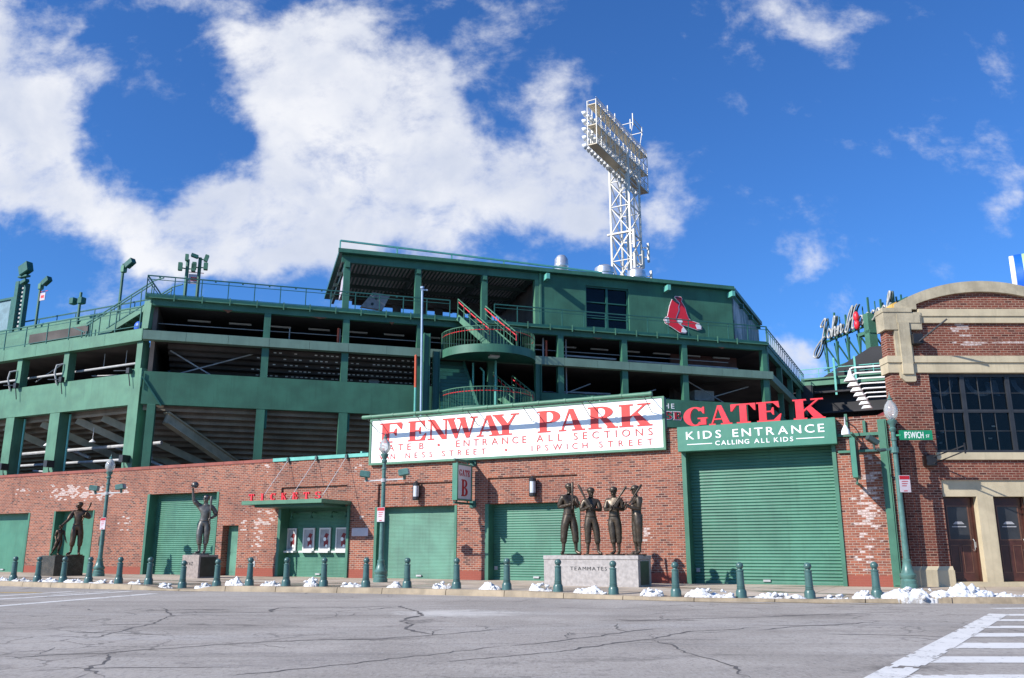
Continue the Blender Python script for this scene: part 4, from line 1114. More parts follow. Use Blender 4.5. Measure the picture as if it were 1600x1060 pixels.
for (a, b) in (((.6, 1.2, 10.7), (2.9, 1.2, 9.4)), ((.9, 1.2, 9.5), (4.7, 1.2, 10.85)), ((20.9, 1.4, 9.5), (22.8, 1.4, 10.3)), ((29.0, 1.5, 10.8), (31.6, 1.5, 9.5)), ((28.8, 1.5, 9.4), (33.0, 1.5, 10.7)), ((24.7, 1.5, 9.5), (26.9, 1.5, 10.2))):
    mb = MB(); mb.tube([a, b], .035, 6); part('cross_brace', mb, M['pipe'], ST, RF)
mb = MB()
for (a, b, r) in (((-.2, .8, 11.52), (12.6, .8, 11.52), .035), ((14, .8, 11.5), (31, .8, 11.5), .035), ((20.9, .9, 11.72), (24.2, .9, 11.7), .05), ((24.5, .9, 11.66), (32.0, .9, 11.62), .055), ((6.2, 1.0, 11.4), (6.2, 1.0, 12.2), .03), ((8.7, .8, 11.4), (8.7, .8, 12.3), .05), ((19.8, .8, 11.4), (19.8, .8, 12.6), .05), ((21.1, .7, 9.4), (21.1, .7, 12.6), .04), ((21.2, 1.4, 9.75), (24, 1.4, 9.78), .05), ((2.0, 3, 9.9), (12, 3, 9.9), .05)):
    mb.tube([a, b], r, 6)
part('service_pipe', mb, M['pipe'], ST, RF)
mb = MB(); mb.tube([(8.62, .7, 11.36), (8.62, .7, 12.3)], .06, 8); mb.tube([(19.95, .7, 11.36), (19.95, .7, 12.45)], .06, 8); part('standpipe', mb, M['orange'], ST, RF)
mb = MB(); mb.box(29.9, 31.2, 2.4, 3.0, 9.9, 10.5); mb.box(10.6, 11.1, 3, 3.5, 9.8, 10.2); part('equipment_box', mb, M['pipe'], ST, RF)
# text painted on the parapet: the piece that peeks over the signs
mb = MB(); sans_text(mb, 'WELCOME TO THE', 21.75, 27.22, 8.86, 9.14, -.075, -.0605, .006, wide=1.1); part('wall_lettering', mb, M['white'], ST, RF)
mb = MB(); fat_text(mb, 'SE', 26.62, 27.62, 8.26, 8.68, -.085, -.0605, .2); part('club_lettering', mb, M['red_deep'], ST, RF)
mb = MB()
for (ch, a, b) in (('S', 26.59, 27.08), ('E', 27.11, 27.65)): fat_letter(mb, ch, a, b, 8.225, 8.715, -.072, -.0605)
part('lettering_outline', mb, M['white'], ST, RF)
# deck railing
mb = MB(); railing(mb, [(-.6, -.08, 13.14), (14.3, -.08, 13.14)], .92, 1.28, .026, (.80, .04)); railing(mb, [(16.75, -.08, 13.14), (RE, -.08, 13.14)], .92, 1.28, .026, (.80,))
for k in range(11): mb.box(-.1 + k * 1.28, -.02 + k * 1.28, -.13, -.03, 13.98, 14.05)
railing(mb, [(-.6, -.08, 13.14), (-.3, 3.0, 13.14)], .92, 1.5, .026, (.80,))
part('deck_railing', mb, M['green_rail'], ST, RF)
for k in range(26):
    x = -.6 + k * 1.28
    if 14.3 < x < 16.7: continue
    mb = MB(); mb.box(x - .025, x + .025, -.235, -.201, 12.82, 13.20); part('railing_foot', mb, M['green_light'], ST, RF)
# seats, rails and fittings inside the upper concourse bays
mb = MB()
for (z, y) in ((11.62, 1.1), (12.0, 1.1)): mb.tube([(-.1, y, z), (31.5, y, z)], .022, 6)
part('guard_pipe', mb, M['pipe'], ST, RF)
for i in range(16):
    x = 1.2 + i * 2.0
    mb = MB(); mb.box(x, x + 1.1, 2.2, 2.32, 12.50, 12.58); part('ceiling_light', mb, M['silver_frame'], ST, RF)
for i in range(7):
    x = 2.0 + i * 4.3
    mb = MB(); mb.box(x, x + .9, 6.0, 7.0, 11.28, 12.2); part('concession_stand', mb, M['interior'], ST, RF)
mb = MB(); mb.box(28.5, 33.0, 2.6, 2.75, 11.29, 12.68); part('partition_wall', mb, paint('brown_partition', (.16, .075, .065), .8, .25, 1.2, .2), ST, RF)
for (x, z, w, h) in ((2.9, 12.66, .5, .16), (7.1, 12.64, .9, .10), (11.1, 12.66, .3, .14), (22.4, 12.65, .6, .1), (30.2, 12.64, .5, .12)):
    mb = MB(); mb.prism([(x, z), (x + w, z), (x + w * .8, z - h * .5), (x + w * .55, z - h), (x + w * .3, z - h * .4)], .012, .0195); part('rust_stain', mb, M['rust'], ST, RF)

# short return face at the right end
mb = MB(); mb.box(0, SL, -.02, .3, 12.955, 13.14); part('deck_edge', mb, M['green_dark'], ST, SF)
mb = MB(); mb.box(.05, SL, .02, .28, 12.60, 12.953); part('edge_beam', mb, M['green'], ST, SF)
mb = MB(); mb.box(.05, SL, -.12, .25, 10.90, 11.34); part('floor_band', mb, M['floor_grey'], ST, SF)
mb = MB(); mb.box(-1.4, SL, .10, .35, 7.82, 9.36); part('parapet', mb, M['green_wall'], ST, SF)
for x in (.20, 5.2, 9.6, 13.6):
    m_ = MB(); m_.bevbox(x - .14, x + .14, .02, .34, 11.341, 12.6, .01); part('column', m_, M['green'], ST, SF)
    m_ = MB(); m_.bevbox(x - .14, x + .14, .04, .36, 9.361, 10.899, .01); part('column', m_, M['green'], ST, SF)
mb = MB(); mb.box(1.0, SL - .2, 6.0, 6.3, 5, 12.9); part('rear_wall', mb, M['dark'], ST, SF)
mb = MB(); mb.box(.3, SL, .26, 6.0, 10.98, 11.26); mb.box(.3, SL, .26, 6.0, 12.72, 12.94); part('concourse_floor', mb, M['dark'], ST, SF)
mb = MB(); railing(mb, [(0, 0, 13.14), (SL, 0, 13.14)], .92, .75, .024, (.80, .06)); part('deck_railing', mb, M['green_rail'], ST, SF)

# left-hand face, parallel to the street
mb = MB(); x = -32.0
while x < -.75: e = min(x + 2.6, -.75); mb.box(x, e - .012, -.14, .25, 10.96, 11.55); x = e
part('floor_band', mb, M['green_light'], ST, LF)
mb = MB(); mb.box(-32, -.95, -.06, .3, 7.87, 9.40)
part('parapet', mb, M['green_light'], ST, LF)
for x0, x1 in ((-25.6, -24.9), (-21.4, -20.7), (-17.2, -16.5), (-14.0, -13.3), (-10.40, -9.75), (-6.95, -6.22), (-1.32, -.62)):
    big = x1 > -1
    m_ = MB(); m_.bevbox(x0, x1, -.05 - (.03 if big else 0), .62, 4.6, 7.869 if not big else 9.6, .02); part('column', m_, M['green_light'], ST, LF)
    if not big:
        m_ = MB(); m_.tube([(x1 + .22, .4, 4.9), (x1 + .22, .4, 7.8)], .05, 8); part('drain_pipe', m_, M['teal'], ST, LF)
for x in (-25.2, -21.0, -17.0, -13.6, -10.0, -6.3, -1.02):
    m_ = MB(); m_.bevbox(x - .19, x + .19, -.0, .42, 9.401, 10.959, .012); part('column', m_, M['green_light'], ST, LF)
m_ = MB(); m_.prism([(-1.05, 11.551), (-.55, 11.551), (-.45, 12.95), (-.95, 12.95)], -.04, .4); part('corner_pier', m_, M['green_light'], ST, LF)
m_ = MB(); m_.bevbox(-.06, .30, -.1, .5, 4.6, 7.818, .02); part('column', m_, M['green_wall'], ST, RF)
mb = MB(); mb.box(-32, -11.5, 11, 11.3, 4.4, 11.5); part('rear_wall', mb, M['dark'], ST, LF)
mb = MB(); wedge = [(-32, .26), (-1.2, .26), (-11.4, 11), (-32, 11)]; mb.slab(wedge, 11.05, 11.45); mb.slab(wedge, 9.05, 9.3); part('concourse_floor', mb, M['dark'], ST, LF)
mb = MB(); ribs = MB()
for i in range(16):
    y = .6 + i * .6; z = 7.75 - i * .16
    mb.box(-32, -1.3 - .95 * y, y, y + .62, z, z + .3); ribs.box(-32, -1.3 - .95 * y, y + .02, y + .12, z - .12, z - .002)
part('seating_underside', mb, M['interior'], ST, LF); part('soffit_rib', ribs, M['interior_rib'], ST, LF)
mb = MB()
for (a, b, r) in (((-12, 2.0, 6.25), (-1.2, 2.0, 6.30), .09), ((-12, 1.5, 5.55), (-1.2, 1.5, 5.5), .07), ((-9.6, 2.6, 6.7), (-7.1, 2.6, 5.9), .08), ((-6.0, 2.6, 7.1), (-2.6, 2.6, 6.0), .10), ((-6.1, 3.2, 6.5), (-2.0, 3.2, 5.2), .07), ((-2.0, 1.6, 6.2), (-2.0, 1.6, 7.4), .06), ((-3.8, 2.6, 6.1), (-3.8, 2.6, 5.4), .08), ((-4.4, 2.6, 5.9), (-3.4, 2.6, 5.9), .12), ((-2.6, 1.8, 7.1), (-1.3, 1.8, 7.25), .05), ((-9.5, 1.2, 5.2), (-7.2, 1.2, 5.0), .05),
                  ((-30, .7, 10.0), (-1.3, .7, 10.1), .06), ((-10, 1.0, 9.9), (-7.7, 1.0, 10.8), .03), ((-5.8, 1.2, 9.9), (-1.5, 1.2, 9.6), .03), ((-3.0, .9, 10.2), (-3.0, .9, 10.9), .02), ((-4.6, .9, 10.2), (-4.6, .9, 10.9), .02)):
    mb.tube([a, b], r, 8)
part('service_pipe', mb, M['pipe'], ST, LF)
for x in (-11.6, -8.6, -5.9, -4.0):
    m_ = MB(); m_.bar((x, .7, 7.55), (x + 3.6, 5.2, 5.1), .12, .34); part('raker_beam', m_, M['girder'], ST, LF)
for (x, z) in ((-8.7, 6.6), (-5.2, 6.6)):
    m_ = MB(); m_.tube([(x, 1.2, z + .6), (x, 1.2, z)], .012, 5); m_.lathe([(.03, .16), (.16, .02), (.16, 0)], 10, (x, 1.2, z - .15)); part('pendant_lamp', m_, M['white'], ST, LF)
# black hose brackets on the parapet
for x in (-13.6, -9.7, -6.15, -1.3):
    m_ = MB(); m_.box(x - .10, x + .10, -.32, -.141, 9.36, 9.62); m_.bar((x - 1.1, -.2, 9.60), (x, -.25, 9.5), .035); m_.bar((x, -.25, 9.4), (x + .15, -.22, 8.75), .035); part('wall_bracket', m_, M['black'], ST, LF)
for x in (-13.6, -9.7, -6.2, -.9):
    m_ = MB(); m_.box(x - .13, x + .13, -.5, -.1, 5.12, 5.45); m_.bar((x, -.3, 5.1), (x + .1, -.3, 4.65), .03); m_.bar((x + .1, -.3, 4.95), (x + .22, -.3, 4.55), .02); part('wall_speaker', m_, M['black'], ST, LF)
for x in (-10.0, -6.3):
    m_ = MB(); m_.tube([(x - .35, -.1, 9.3), (x - .35, -.3, 9.9), (x - .25, -.3, 10.25), (x - .1, -.05, 10.35)], .045, 8); part('cable_conduit', m_, M['pipe'], ST, LF)
m_ = MB(); m_.bar((-.40, -.12, 9.1), (.55, -.12, 7.75), .06); m_.bar((-.42, -.12, 9.35), (-.42, -.12, 8.6), .04); part('diagonal_conduit', m_, M['green_dark'], ST, RF)
mb = MB(); railing(mb, [(-32, -.10, 11.55), (-1.05, -.10, 11.55)], 1.12, 1.72, .026, (.86, .14))
part('deck_railing', mb, M['green_rail'], ST, LF)
# seating rows beyond the left deck, with their back railing
seat = MB()
for i in range(7):
    y = 1.8 + i * .75; z = 11.55 + i * .55
    seat.box(-32, -1.7 - 1.0 * y, y, y + .78, z, z + .42); seat.box(-32, -1.9 - 1.0 * y, y + .05, y + .12, z + .42, z + .55)
seat.box(-32, -8.6, 6.9, 7.2, 14.6, 15.2)
part('seating_rows', seat, M['green_light'], ST, LF)
mb = MB(); railing(mb, [(-32, 7.0, 15.2), (-8.6, 7.0, 15.2)], .80, 1.75, .024, (.93,)); part('rear_railing', mb, M['green_rail'], ST, LF)
mb = MB(); mb.box(-14.4, -9.3, 3.2, 3.3, 12.95, 13.5); part('vomitory_opening', mb, M['dark'], ST, LF)
# stairs climbing to the corner deck
mb = MB()
for i in range(11):
    x = -5.7 + i * .40; z = 11.55 + i * .15
    mb.box(x, x + .44, .9, 2.1, z, z + .15)
mb.bar((-5.8, .88, 11.6), (-1.2, .88, 13.25), .07, .28)
part('corner_stair', mb, M['green_light'], ST, LF)
mb = MB()
for y in (.9, 2.1):
    for dz in (1.0, .85): mb.bar((-6.3, y, 11.7 + dz), (-1.6, y, 13.35 + dz), .05)
    mb.bar((-1.6, y, 14.35), (-.9, y, 14.4), .05)
    for k in range(7): mb.bar((-6.0 + k * .72, y, 11.65 + k * .255), (-6.0 + k * .72, y, 12.75 + k * .255), .04)
for k in range(4): mb.bar((-7.4 + k * .35, 1.5, 11.6), (-7.4 + k * .35, 1.5, 12.5), .05)
mb.bar((-8.2, 1.5, 12.85), (-7.2, 1.5, 12.45), .05)
part('stair_railing', mb, M['green_rail'], ST, LF)
m_ = MB(); m_.sphere((-1.75, .4, 11.86), .28, 10, 8, (.9, .6, 1.0)); part('blue_cover', m_, M['blue_cover'], ST, LF, smooth=True)

# ------------------------------------------------------------------ rooftop pavilion
PV = thing('rooftop_pavilion', 'dark green flat-roofed pavilion on the top deck, open at left and walled at right', 'pavilion', RF, (20, 2, 13.1))
T = 2.0   # set back from the deck edge
L0, L1 = 8.55, 32.55
mb = MB(); mb.slab([(L0, T - .25), (L1, T - .25), (L1 + 3.5, T + 9), (L0, T + 9)], 16.78, 16.97); part('roof', mb, M['green_dark'], PV, RF)
mb = MB(); x = L0 - .05
while x < L1: e = min(x + 5.7, L1 + .05); mb.box(x, e - .01, T - .33, T - .251, 16.80, 17.02); x = e
part('fascia', mb, M['green'], PV, RF)
mb = MB(); mb.box(L0 + .2, 20.0, T + .02, T + .26, 16.36, 16.778); part('edge_beam', mb, M['green'], PV, RF)
for x in (9.05, 12.95, 16.75):
    m_ = MB(); m_.bevbox(x - .17, x + .17, T + .0, T + .3, 13.14, 16.36, .012); m_.box(x - .11, x + .11, T - .12, T - .002, 16.05, 16.36); part('column', m_, M['green'], PV, RF)
for x in (9.05, 12.95, 16.75, 19.7):
    m_ = MB(); m_.bar((x, T + .3, 16.55), (x, T + 8.6, 16.55), .16, .36); part('roof_beam', m_, M['steel_dark'], PV, RF)
mb = MB()
for k in range(52): mb.box(L0 + .25 + k * .22, L0 + .34 + k * .22, T + .3, T + 8.8, 16.72, 16.777)
part('roof_decking', mb, M['pipe'], PV, RF)
mb = MB()
for y in (2.4, 4.6, 6.8): mb.bar((L0 + .2, T + y, 16.42), (20, T + y, 16.42), .12, .22)
part('purlin', mb, M['steel_dark'], PV, RF)
mb = MB()
for k in range(22): mb.box(9.4 + k * .48, 9.55 + k * .48, T + 6.5, T + 6.56, 15.45 - .008 * k, 15.60 - .008 * k)
part('light_strip', mb, M['galv'], PV, RF)
mb = MB(); mb.box(10.2, 19.9, T + 7.6, T + 8.0, 16.25, 16.7); mb.box(11.9, 16.6, T + 5.2, T + 5.4, 15.70, 16.4); mb.box(17.2, 18.6, T + 5.2, T + 5.6, 13.2, 16.2)
for x in (12.4, 14.0, 15.0, 16.4): mb.box(x, x + .5, T + 5.3, T + 5.4, 13.14, 15.72)
part('bar_counter', mb, M['dark'], PV, RF)
mb = MB(); mb.prism([(10.1, 14.55), (11.35, 14.45), (11.75, 15.35), (10.75, 15.45)], T + 2.2, T + 2.5); part('loudspeaker', mb, M['poster'], PV, RF)
m_ = MB(); m_.lathe([(.09, 0), (.09, .01)], 10, (10.95, T + 2.19, 15.1), 'y'); m_.lathe([(.09, 0), (.09, .01)], 10, (10.75, T + 2.19, 14.75), 'y'); part('loudspeaker_cone', m_, M['black'], PV, RF)
mb = MB(); mb.prism([(8.9, 14.9), (9.0, 16.1), (9.2, 16.2), (9.15, 14.95)], T + 1.0, T + 2.6); part('side_banner', mb, M['sign_pink'], PV, RF)
# walled part
mb = MB(); mb.wall(20.0, L1, 13.14, 16.78, T, T + .3, [(22.88, 25.62, 13.75, 16.30)]); part('front_wall', mb, M['green_wall'], PV, RF)
mb = MB(); mb.box(19.75, 20.0, T - .001, T + .4, 13.14, 16.36); mb.box(20.0, 20.12, T - .05, T - .002, 13.14, 16.78); part('wall_pier', mb, M['green_light'], PV, RF)
mb = MB(); mb.box(20.0, 20.25, T + .3, T + 8.4, 13.14, 16.7); mb.box(20.3, L1, T + 7, T + 7.3, 13.14, 16.7); part('inner_wall', mb, M['dark'], PV, RF)
mb = MB()
for (a, b, c, d) in ((22.88, 25.62, 13.75, 13.85), (22.88, 25.62, 16.22, 16.30), (22.88, 22.96, 13.85, 16.22), (25.54, 25.62, 13.85, 16.22), (24.19, 24.31, 13.85, 16.22), (22.96, 24.19, 15.30, 15.36), (24.31, 25.54, 15.30, 15.36), (22.96, 24.19, 14.35, 14.40), (24.31, 25.54, 14.35, 14.40)): mb.box(a, b, T + .1, T + .2, c, d)
wn = part('window', mb, M['green_dark'], PV, RF)
mb = MB(); mb.box(22.96, 25.54, T + .21, T + .22, 13.85, 16.22); part('pane', mb, M['glass'], wn, RF)
mb = MB(); mb.box(22.5, 26, T + .8, T + .9, 13.2, 16.7); part('window_blind', mb, paint('dim_interior', (.03, .035, .06), .8, .3, 1, 0), wn, RF)
for x in (20.35, 28.0, 32.35):
    m_ = MB(); m_.box(x - .10, x + .10, T - .62, T - .002, 16.30, 16.62); part('roof_drain', m_, M['teal'], PV, RF)
PS = Frame(RF.P(L1, -T).x, RF.P(L1, -T).y, SF.d.x, SF.d.y)
mb = MB(); mb.box(.05, 9.0, .0, .25, 13.14, 16.78); part('side_wall', mb, M['green_wall'], PV, PS)
mb = MB(); mb.box(-.05, 9.2, -.24, -.02, 16.76, 17.0); part('fascia', mb, M['green'], PV, PS)
for x in (2.2, 5.2, 8.0):
    m_ = MB(); m_.box(x - .1, x + .1, -.3, -.01, 16.2, 16.5); part('roof_drain', m_, M['green_dark'], PV, PS)
def mural_mat():
    m, t, b = principled('faded_mural_print')
    tc = t.n('ShaderNodeTexCoord').outputs['Object']
    s1 = t.noise(t.scalev(tc, (1.8, 1, .5)), 1.6, 7, .7, .6).outputs[0]
    s2 = t.noise(t.scalev(tc, (3.5, 1, .8)), 2.2, 6, .7, .4).outputs[0]
    sp = t.n('ShaderNodeSeparateXYZ', ins={0: tc})
    fig = t.gauss(sp.outputs[0], sp.outputs[2], 1.6, 15.2, .8, 1.2, 10)
    col = t.mix(t.ramp(t.math('ADD', s1, t.math('MULTIPLY', fig, .22)), .45, .68), (.10, .17, .165, 1), (.44, .46, .46, 1))
    low = t.ramp(sp.outputs[2], 14.35, 13.9)
    col = t.mix(t.math('MULTIPLY', t.ramp(s2, .5, .62), t.math('MULTIPLY', low, .6)), col, (.35, .06, .07, 1))
    t.set(b, 'Base Color', col); b.inputs['Roughness'].default_value = .6
    return m
mb = MB(); mb.box(.12, 8.6, -.06, -.002, 13.3, 16.35); part('mural_panel', mb, mural_mat(), PV, PS)
# roof guard rail
mb = MB()
a, b = (L0 + .05, T - .1, 17.02), (24.3, T + .9, 17.0)
railing(mb, [a, b], .50, 3.2, .045, ())
part('roof_rail', mb, M['teal'], PV, RF)

# crossed-socks emblem
SK = thing('socks_emblem', 'cut-out pair of red socks with white heels and toes on the pavilion wall', 'emblem', RF, (29, 2, 13.9))
def P_(u, v): return (27.80 + u * 2.58, 13.83 + v * 2.30)
body1 = [P_(*q) for q in ((.235, .90), (.42, .83), (.44, .80), (.40, .70), (.41, .62), (.33, .40), (.34, .30), (.50, .17), (.60, .05), (.56, -.01), (.40, .0), (.20, .13), (.04, .22), (.0, .32), (.05, .40), (.10, .43), (.16, .70))]
body2 = [P_(*q) for q in ((.31, .96), (.33, 1.0), (.49, .99), (.515, .93), (.50, .86), (.58, .72), (.62, .55), (.66, .42), (.73, .36), (.92, .31), (.99, .22), (.99, .14), (.88, .11), (.60, .19), (.46, .22), (.33, .28), (.33, .40), (.42, .62), (.41, .70), (.44, .81))]
def shrink(poly, k, c=None):
    cx = sum(p[0] for p in poly) / len(poly); cz = sum(p[1] for p in poly) / len(poly)
    out = []
    n = len(poly)
    for i in range(n):
        p0, p1, p2 = Vector(poly[i - 1]), Vector(poly[i]), Vector(poly[(i + 1) % n])
        e1 = (p1 - p0).normalized(); e2 = (p2 - p1).normalized()
        nn = Vector((e1.y + e2.y, -(e1.x + e2.x)))
        if nn.length < 1e-6: nn = Vector((e1.y, -e1.x))
        nn.normalize(); out.append((p1.x - nn.x * k, p1.y - nn.y * k))
    return out
def area(p): return sum(p[i - 1][0] * p[i][1] - p[i][0] * p[i - 1][1] for i in range(len(p))) / 2
def inset(p, k): return shrink(p, k if area(p) > 0 else -k)
mb = MB(); mb.prism(body2, T - .06, T - .004); mb.prism(body1, T - .09, T - .0605)
part('white_outline', mb, M['white'], SK, RF)
mb = MB(); mb.prism(inset(body2, .032), T - .075, T - .061); mb.prism(inset(body1, .032), T - .105, T - .091)
part('red_sock', mb, M['red_bright'], SK, RF)
mb = MB()
mb.prism([P_(*q) for q in ((.06, .24), (.02, .31), (.05, .38), (.13, .40), (.14, .24))], T - .114, T - .106)
mb.prism([P_(*q) for q in ((.45, .10), (.50, .17), (.58, .05), (.55, .015), (.44, .02))], T - .114, T - .106)
mb.prism([P_(*q) for q in ((.355, .30), (.36, .38), (.47, .38), (.49, .30), (.44, .24))], T - .084, T - .076)
mb.prism([P_(*q) for q in ((.82, .25), (.86, .30), (.92, .29), (.97, .21), (.96, .15), (.86, .14))], T - .084, T - .076)
part('heel_toe_patch', mb, M['white'], SK, RF)
mb = MB(); mb.prism([P_(*q) for q in ((.245, .87), (.255, .89), (.41, .82), (.415, .77), (.40, .76))], T - .114, T - .106); mb.prism([P_(*q) for q in ((.34, .965), (.48, .96), (.48, .93), (.345, .935))], T - .084, T - .076)
part('cuff_stripe', mb, M['frame_dark'], SK, RF)
# roof ventilators
for k, (x, y, r, h, lab) in enumerate(((22.35, 4.6, .42, 1.25, 'tall silver mushroom vent leftmost on the pavilion roof'), (25.3, 4.8, .62, .95, 'wide low silver vent between the tall vent and the floodlight tower'), (27.7, 5.2, .60, 1.1, 'silver drum vent in front of the floodlight tower'), (31.4, 5.4, .4, .75, 'small flat silver vent rightmost on the pavilion roof'))):
    o = thing('roof_vent', lab, 'vent', RF, (x, y + T - 2, 16.98), group='silver ventilators on the pavilion roof')
    b = Vector((x, y + T - 2, 16.96)); z0 = .75 if k < 3 else .6
    m_ = MB(); m_.lathe([(r * .75, 0), (r * .75, z0)], 16, b); part('vent_stack', m_, M['galv'], o, RF, smooth=True)
    m_ = MB(); prof = [(r * .8, z0 + .002), (r, z0 + .05), (r, z0 + h * .35), (r * 1.06, z0 + h * .38), (r * 1.06, z0 + h * .5), (r, z0 + h * .53), (r * .96, z0 + h * .8), (r * .6, z0 + h * .97), (.02, z0 + h)]
    m_.lathe(prof, 18, b); part('vent_cap', m_, M['galv'], o, RF, smooth=True)

# ------------------------------------------------------------------ half-round stair tower
TW = thing('stair_tower', 'green half-round stair tower with curved balcony railings and red rope lights', 'stair tower', RF, (16.3, -.4, 4.8))
cx, cy = 16.3, -.4; RR = 2.52
def arc(r, z, n=22, a0=180, a1=360): return [(cx + r * cos(radians(a0 + (a1 - a0) * i / n)), cy + r * sin(radians(a0 + (a1 - a0) * i / n)), z) for i in range(n + 1)]
for (zf, nm) in ((11.12, 'upper'), (8.02, 'lower')):
    m_ = MB(); m_.slab([(p[0], p[1]) for p in arc(RR - .03, 0)], zf - .30, zf); part('landing', m_, M['green_dark'], TW, RF)
    m_ = MB(); A = arc(RR, 0); Bq = arc(RR - .029, 0)
    m_.slab([(p[0], p[1]) for p in A] + [(p[0], p[1]) for p in Bq[::-1]], zf - .36, zf + .06); part('landing_rim', m_, M['green'], TW, RF, smooth=True)
    m_ = MB()
    m_.tube(arc(RR - .05, zf + 1.0, 30), .024, 6)
    for i in range(47):
        p = arc(RR - .05, zf + .06, 46)[i]; m_.bar(p, (p[0], p[1], zf + 1.0), .016 if i % 6 else .034)
    part('balcony_railing', m_, M['green_light'], TW, RF)
    m_ = MB(); m_.tube(arc(RR - .09, zf + .80, 30), .022, 6); part('rope_light', m_, M['red_bright'], TW, RF)
for (x, y, z) in ((12.98, -.7, 12.0), (13.52, -.55, 11.12), (18.98, -.7, 10.76)):
    m_ = MB(); m_.box(x - .17, x + .17, y - .03, y + .03, 4.6, z); m_.box(x - .17, x - .14, y - .16, y + .16, 4.6, z); m_.box(x + .14, x + .17, y - .16, y + .16, 4.6, z)
    part('post', m_, M['green_dark'] if x > 13 and x < 14 else M['green'], TW, RF)
mb = MB(); mb.tube([(16.6, -.9, 4.7), (16.6, -.9, 10.75)], .06, 8); mb.tube([(15.55, -.3, 8), (15.55, -.3, 10.7)], .05, 8); mb.tube([(16.15, -.2, 8), (16.15, -.2, 10.3), (15.95, -.2, 10.5)], .05, 8); part('conduit', mb, M['teal'], TW, RF)
mb = MB(); mb.bevbox(16.0, 16.5, -2.0, -1.6, 10.70, 10.815, .02); part('landing_light', mb, M['silver_frame'], TW, RF)
# flight from the top deck down to the upper landing
def flight(p0, p1, w, n, names=('stair_tread', 'stringer', 'stair_railing'), rope=None):
    p0 = Vector(p0); p1 = Vector(p1); d = p1 - p0; h = Vector((d.x, d.y, 0)); hn = h.normalized(); a = Vector((-hn.y, hn.x, 0))
    m_ = MB()
    for i in range(n):
        c = p0 + d * ((i + .5) / n)
        q = h.length / n
        b = len(m_.v)
        m_.box(-q * .55, q * .55, -w / 2, w / 2, -.03, .0); m_.box(-q * .55, -q * .52, -w / 2, w / 2, 0, abs(d.z) / n * .96)
        m_.xf(Matrix.Translation(c) @ Matrix.Rotation(atan2(hn.y, hn.x), 4, 'Z'), b)
    part(names[0], m_, M['green_dark'], TW, RF)
    for s in (-1, 1):
        m_ = MB(); o_ = a * (s * w / 2)
        m_.bar(p0 + o_, p1 + o_, .05, .30); part(names[1], m_, M['green_light'], TW, RF)
        m_ = MB(); up = Vector((0, 0, 1))
        m_.bar(p0 + o_ + up * 1.0, p1 + o_ + up * 1.0, .045); m_.bar(p0 + o_ + up * .55, p1 + o_ + up * .55, .025)
        for k in range(6):
            c = p0.lerp(p1, k / 5) + o_; m_.bar(c, c + up * 1.0, .04)
        part(names[2], m_, M['green_light'], TW, RF)
        if rope and s in rope:
            m_ = MB(); m_.tube([p0 + o_ * .96 + up * .84, p0.lerp(p1, .5) + o_ * .96 + up * .80, p1 + o_ * .96 + up * .84, p1 + o_ * .96 + up * .55], .03, 6); part('rope_light', m_, M['red_bright'], TW, RF)
flight((15.55, .1, 13.1), (16.65, -2.1, 11.16), 1.95, 9, rope=(-1, 1))
flight((17.3, .2, 9.3), (17.9, -1.6, 8.1), 1.2, 5, rope=(-1, 1))
mb = MB()
for i in range(13): mb.box(13.75, 15.7 - .05 * i, -.9 + .09 * i, -.78 + .09 * i, 8.1 + i * .21, 8.28 + i * .21)
mb.bar((15.7, -.95, 8.1), (15.1, .2, 10.8), .06, .3)
part('stair_soffit', mb, M['green_dark'], TW, RF)
# slim poles beside the tower
mb = MB(); mb.tube([(12.75, -1.0, 4.8), (12.62, -1.0, 14.35)], .055, 10); mb.box(12.55, 12.9, -1.05, -.95, 14.2, 14.26); mb.lathe([(.10, 0), (.10, .1)], 8, (12.62, -1.0, 14.3))
single('tall_pole', 'tall pale blue steel pole left of the half-round stair tower', 'pole', mb, M['blue_pole'], RF, (12.75, -1.0, 4.8), smooth=True)
PI_ = thing('vent_pipe', 'thin standpipe with an orange-red upper half left of the pale blue pole', 'pipe', RF, (12.42, -1.0, 4.8))
mb = MB(); mb.tube([(12.42, -1.0, 4.8), (12.40, -1.0, 9.1)], .06, 8); part('pipe_base', mb, M['teal'], PI_, RF)
mb = MB(); mb.tube([(12.40, -1.0, 9.1), (12.38, -1.0, 10.72)], .065, 8); mb.sphere((12.38, -1, 10.72), .07, 8, 6); part('pipe_head', mb, M['orange'], PI_, RF)

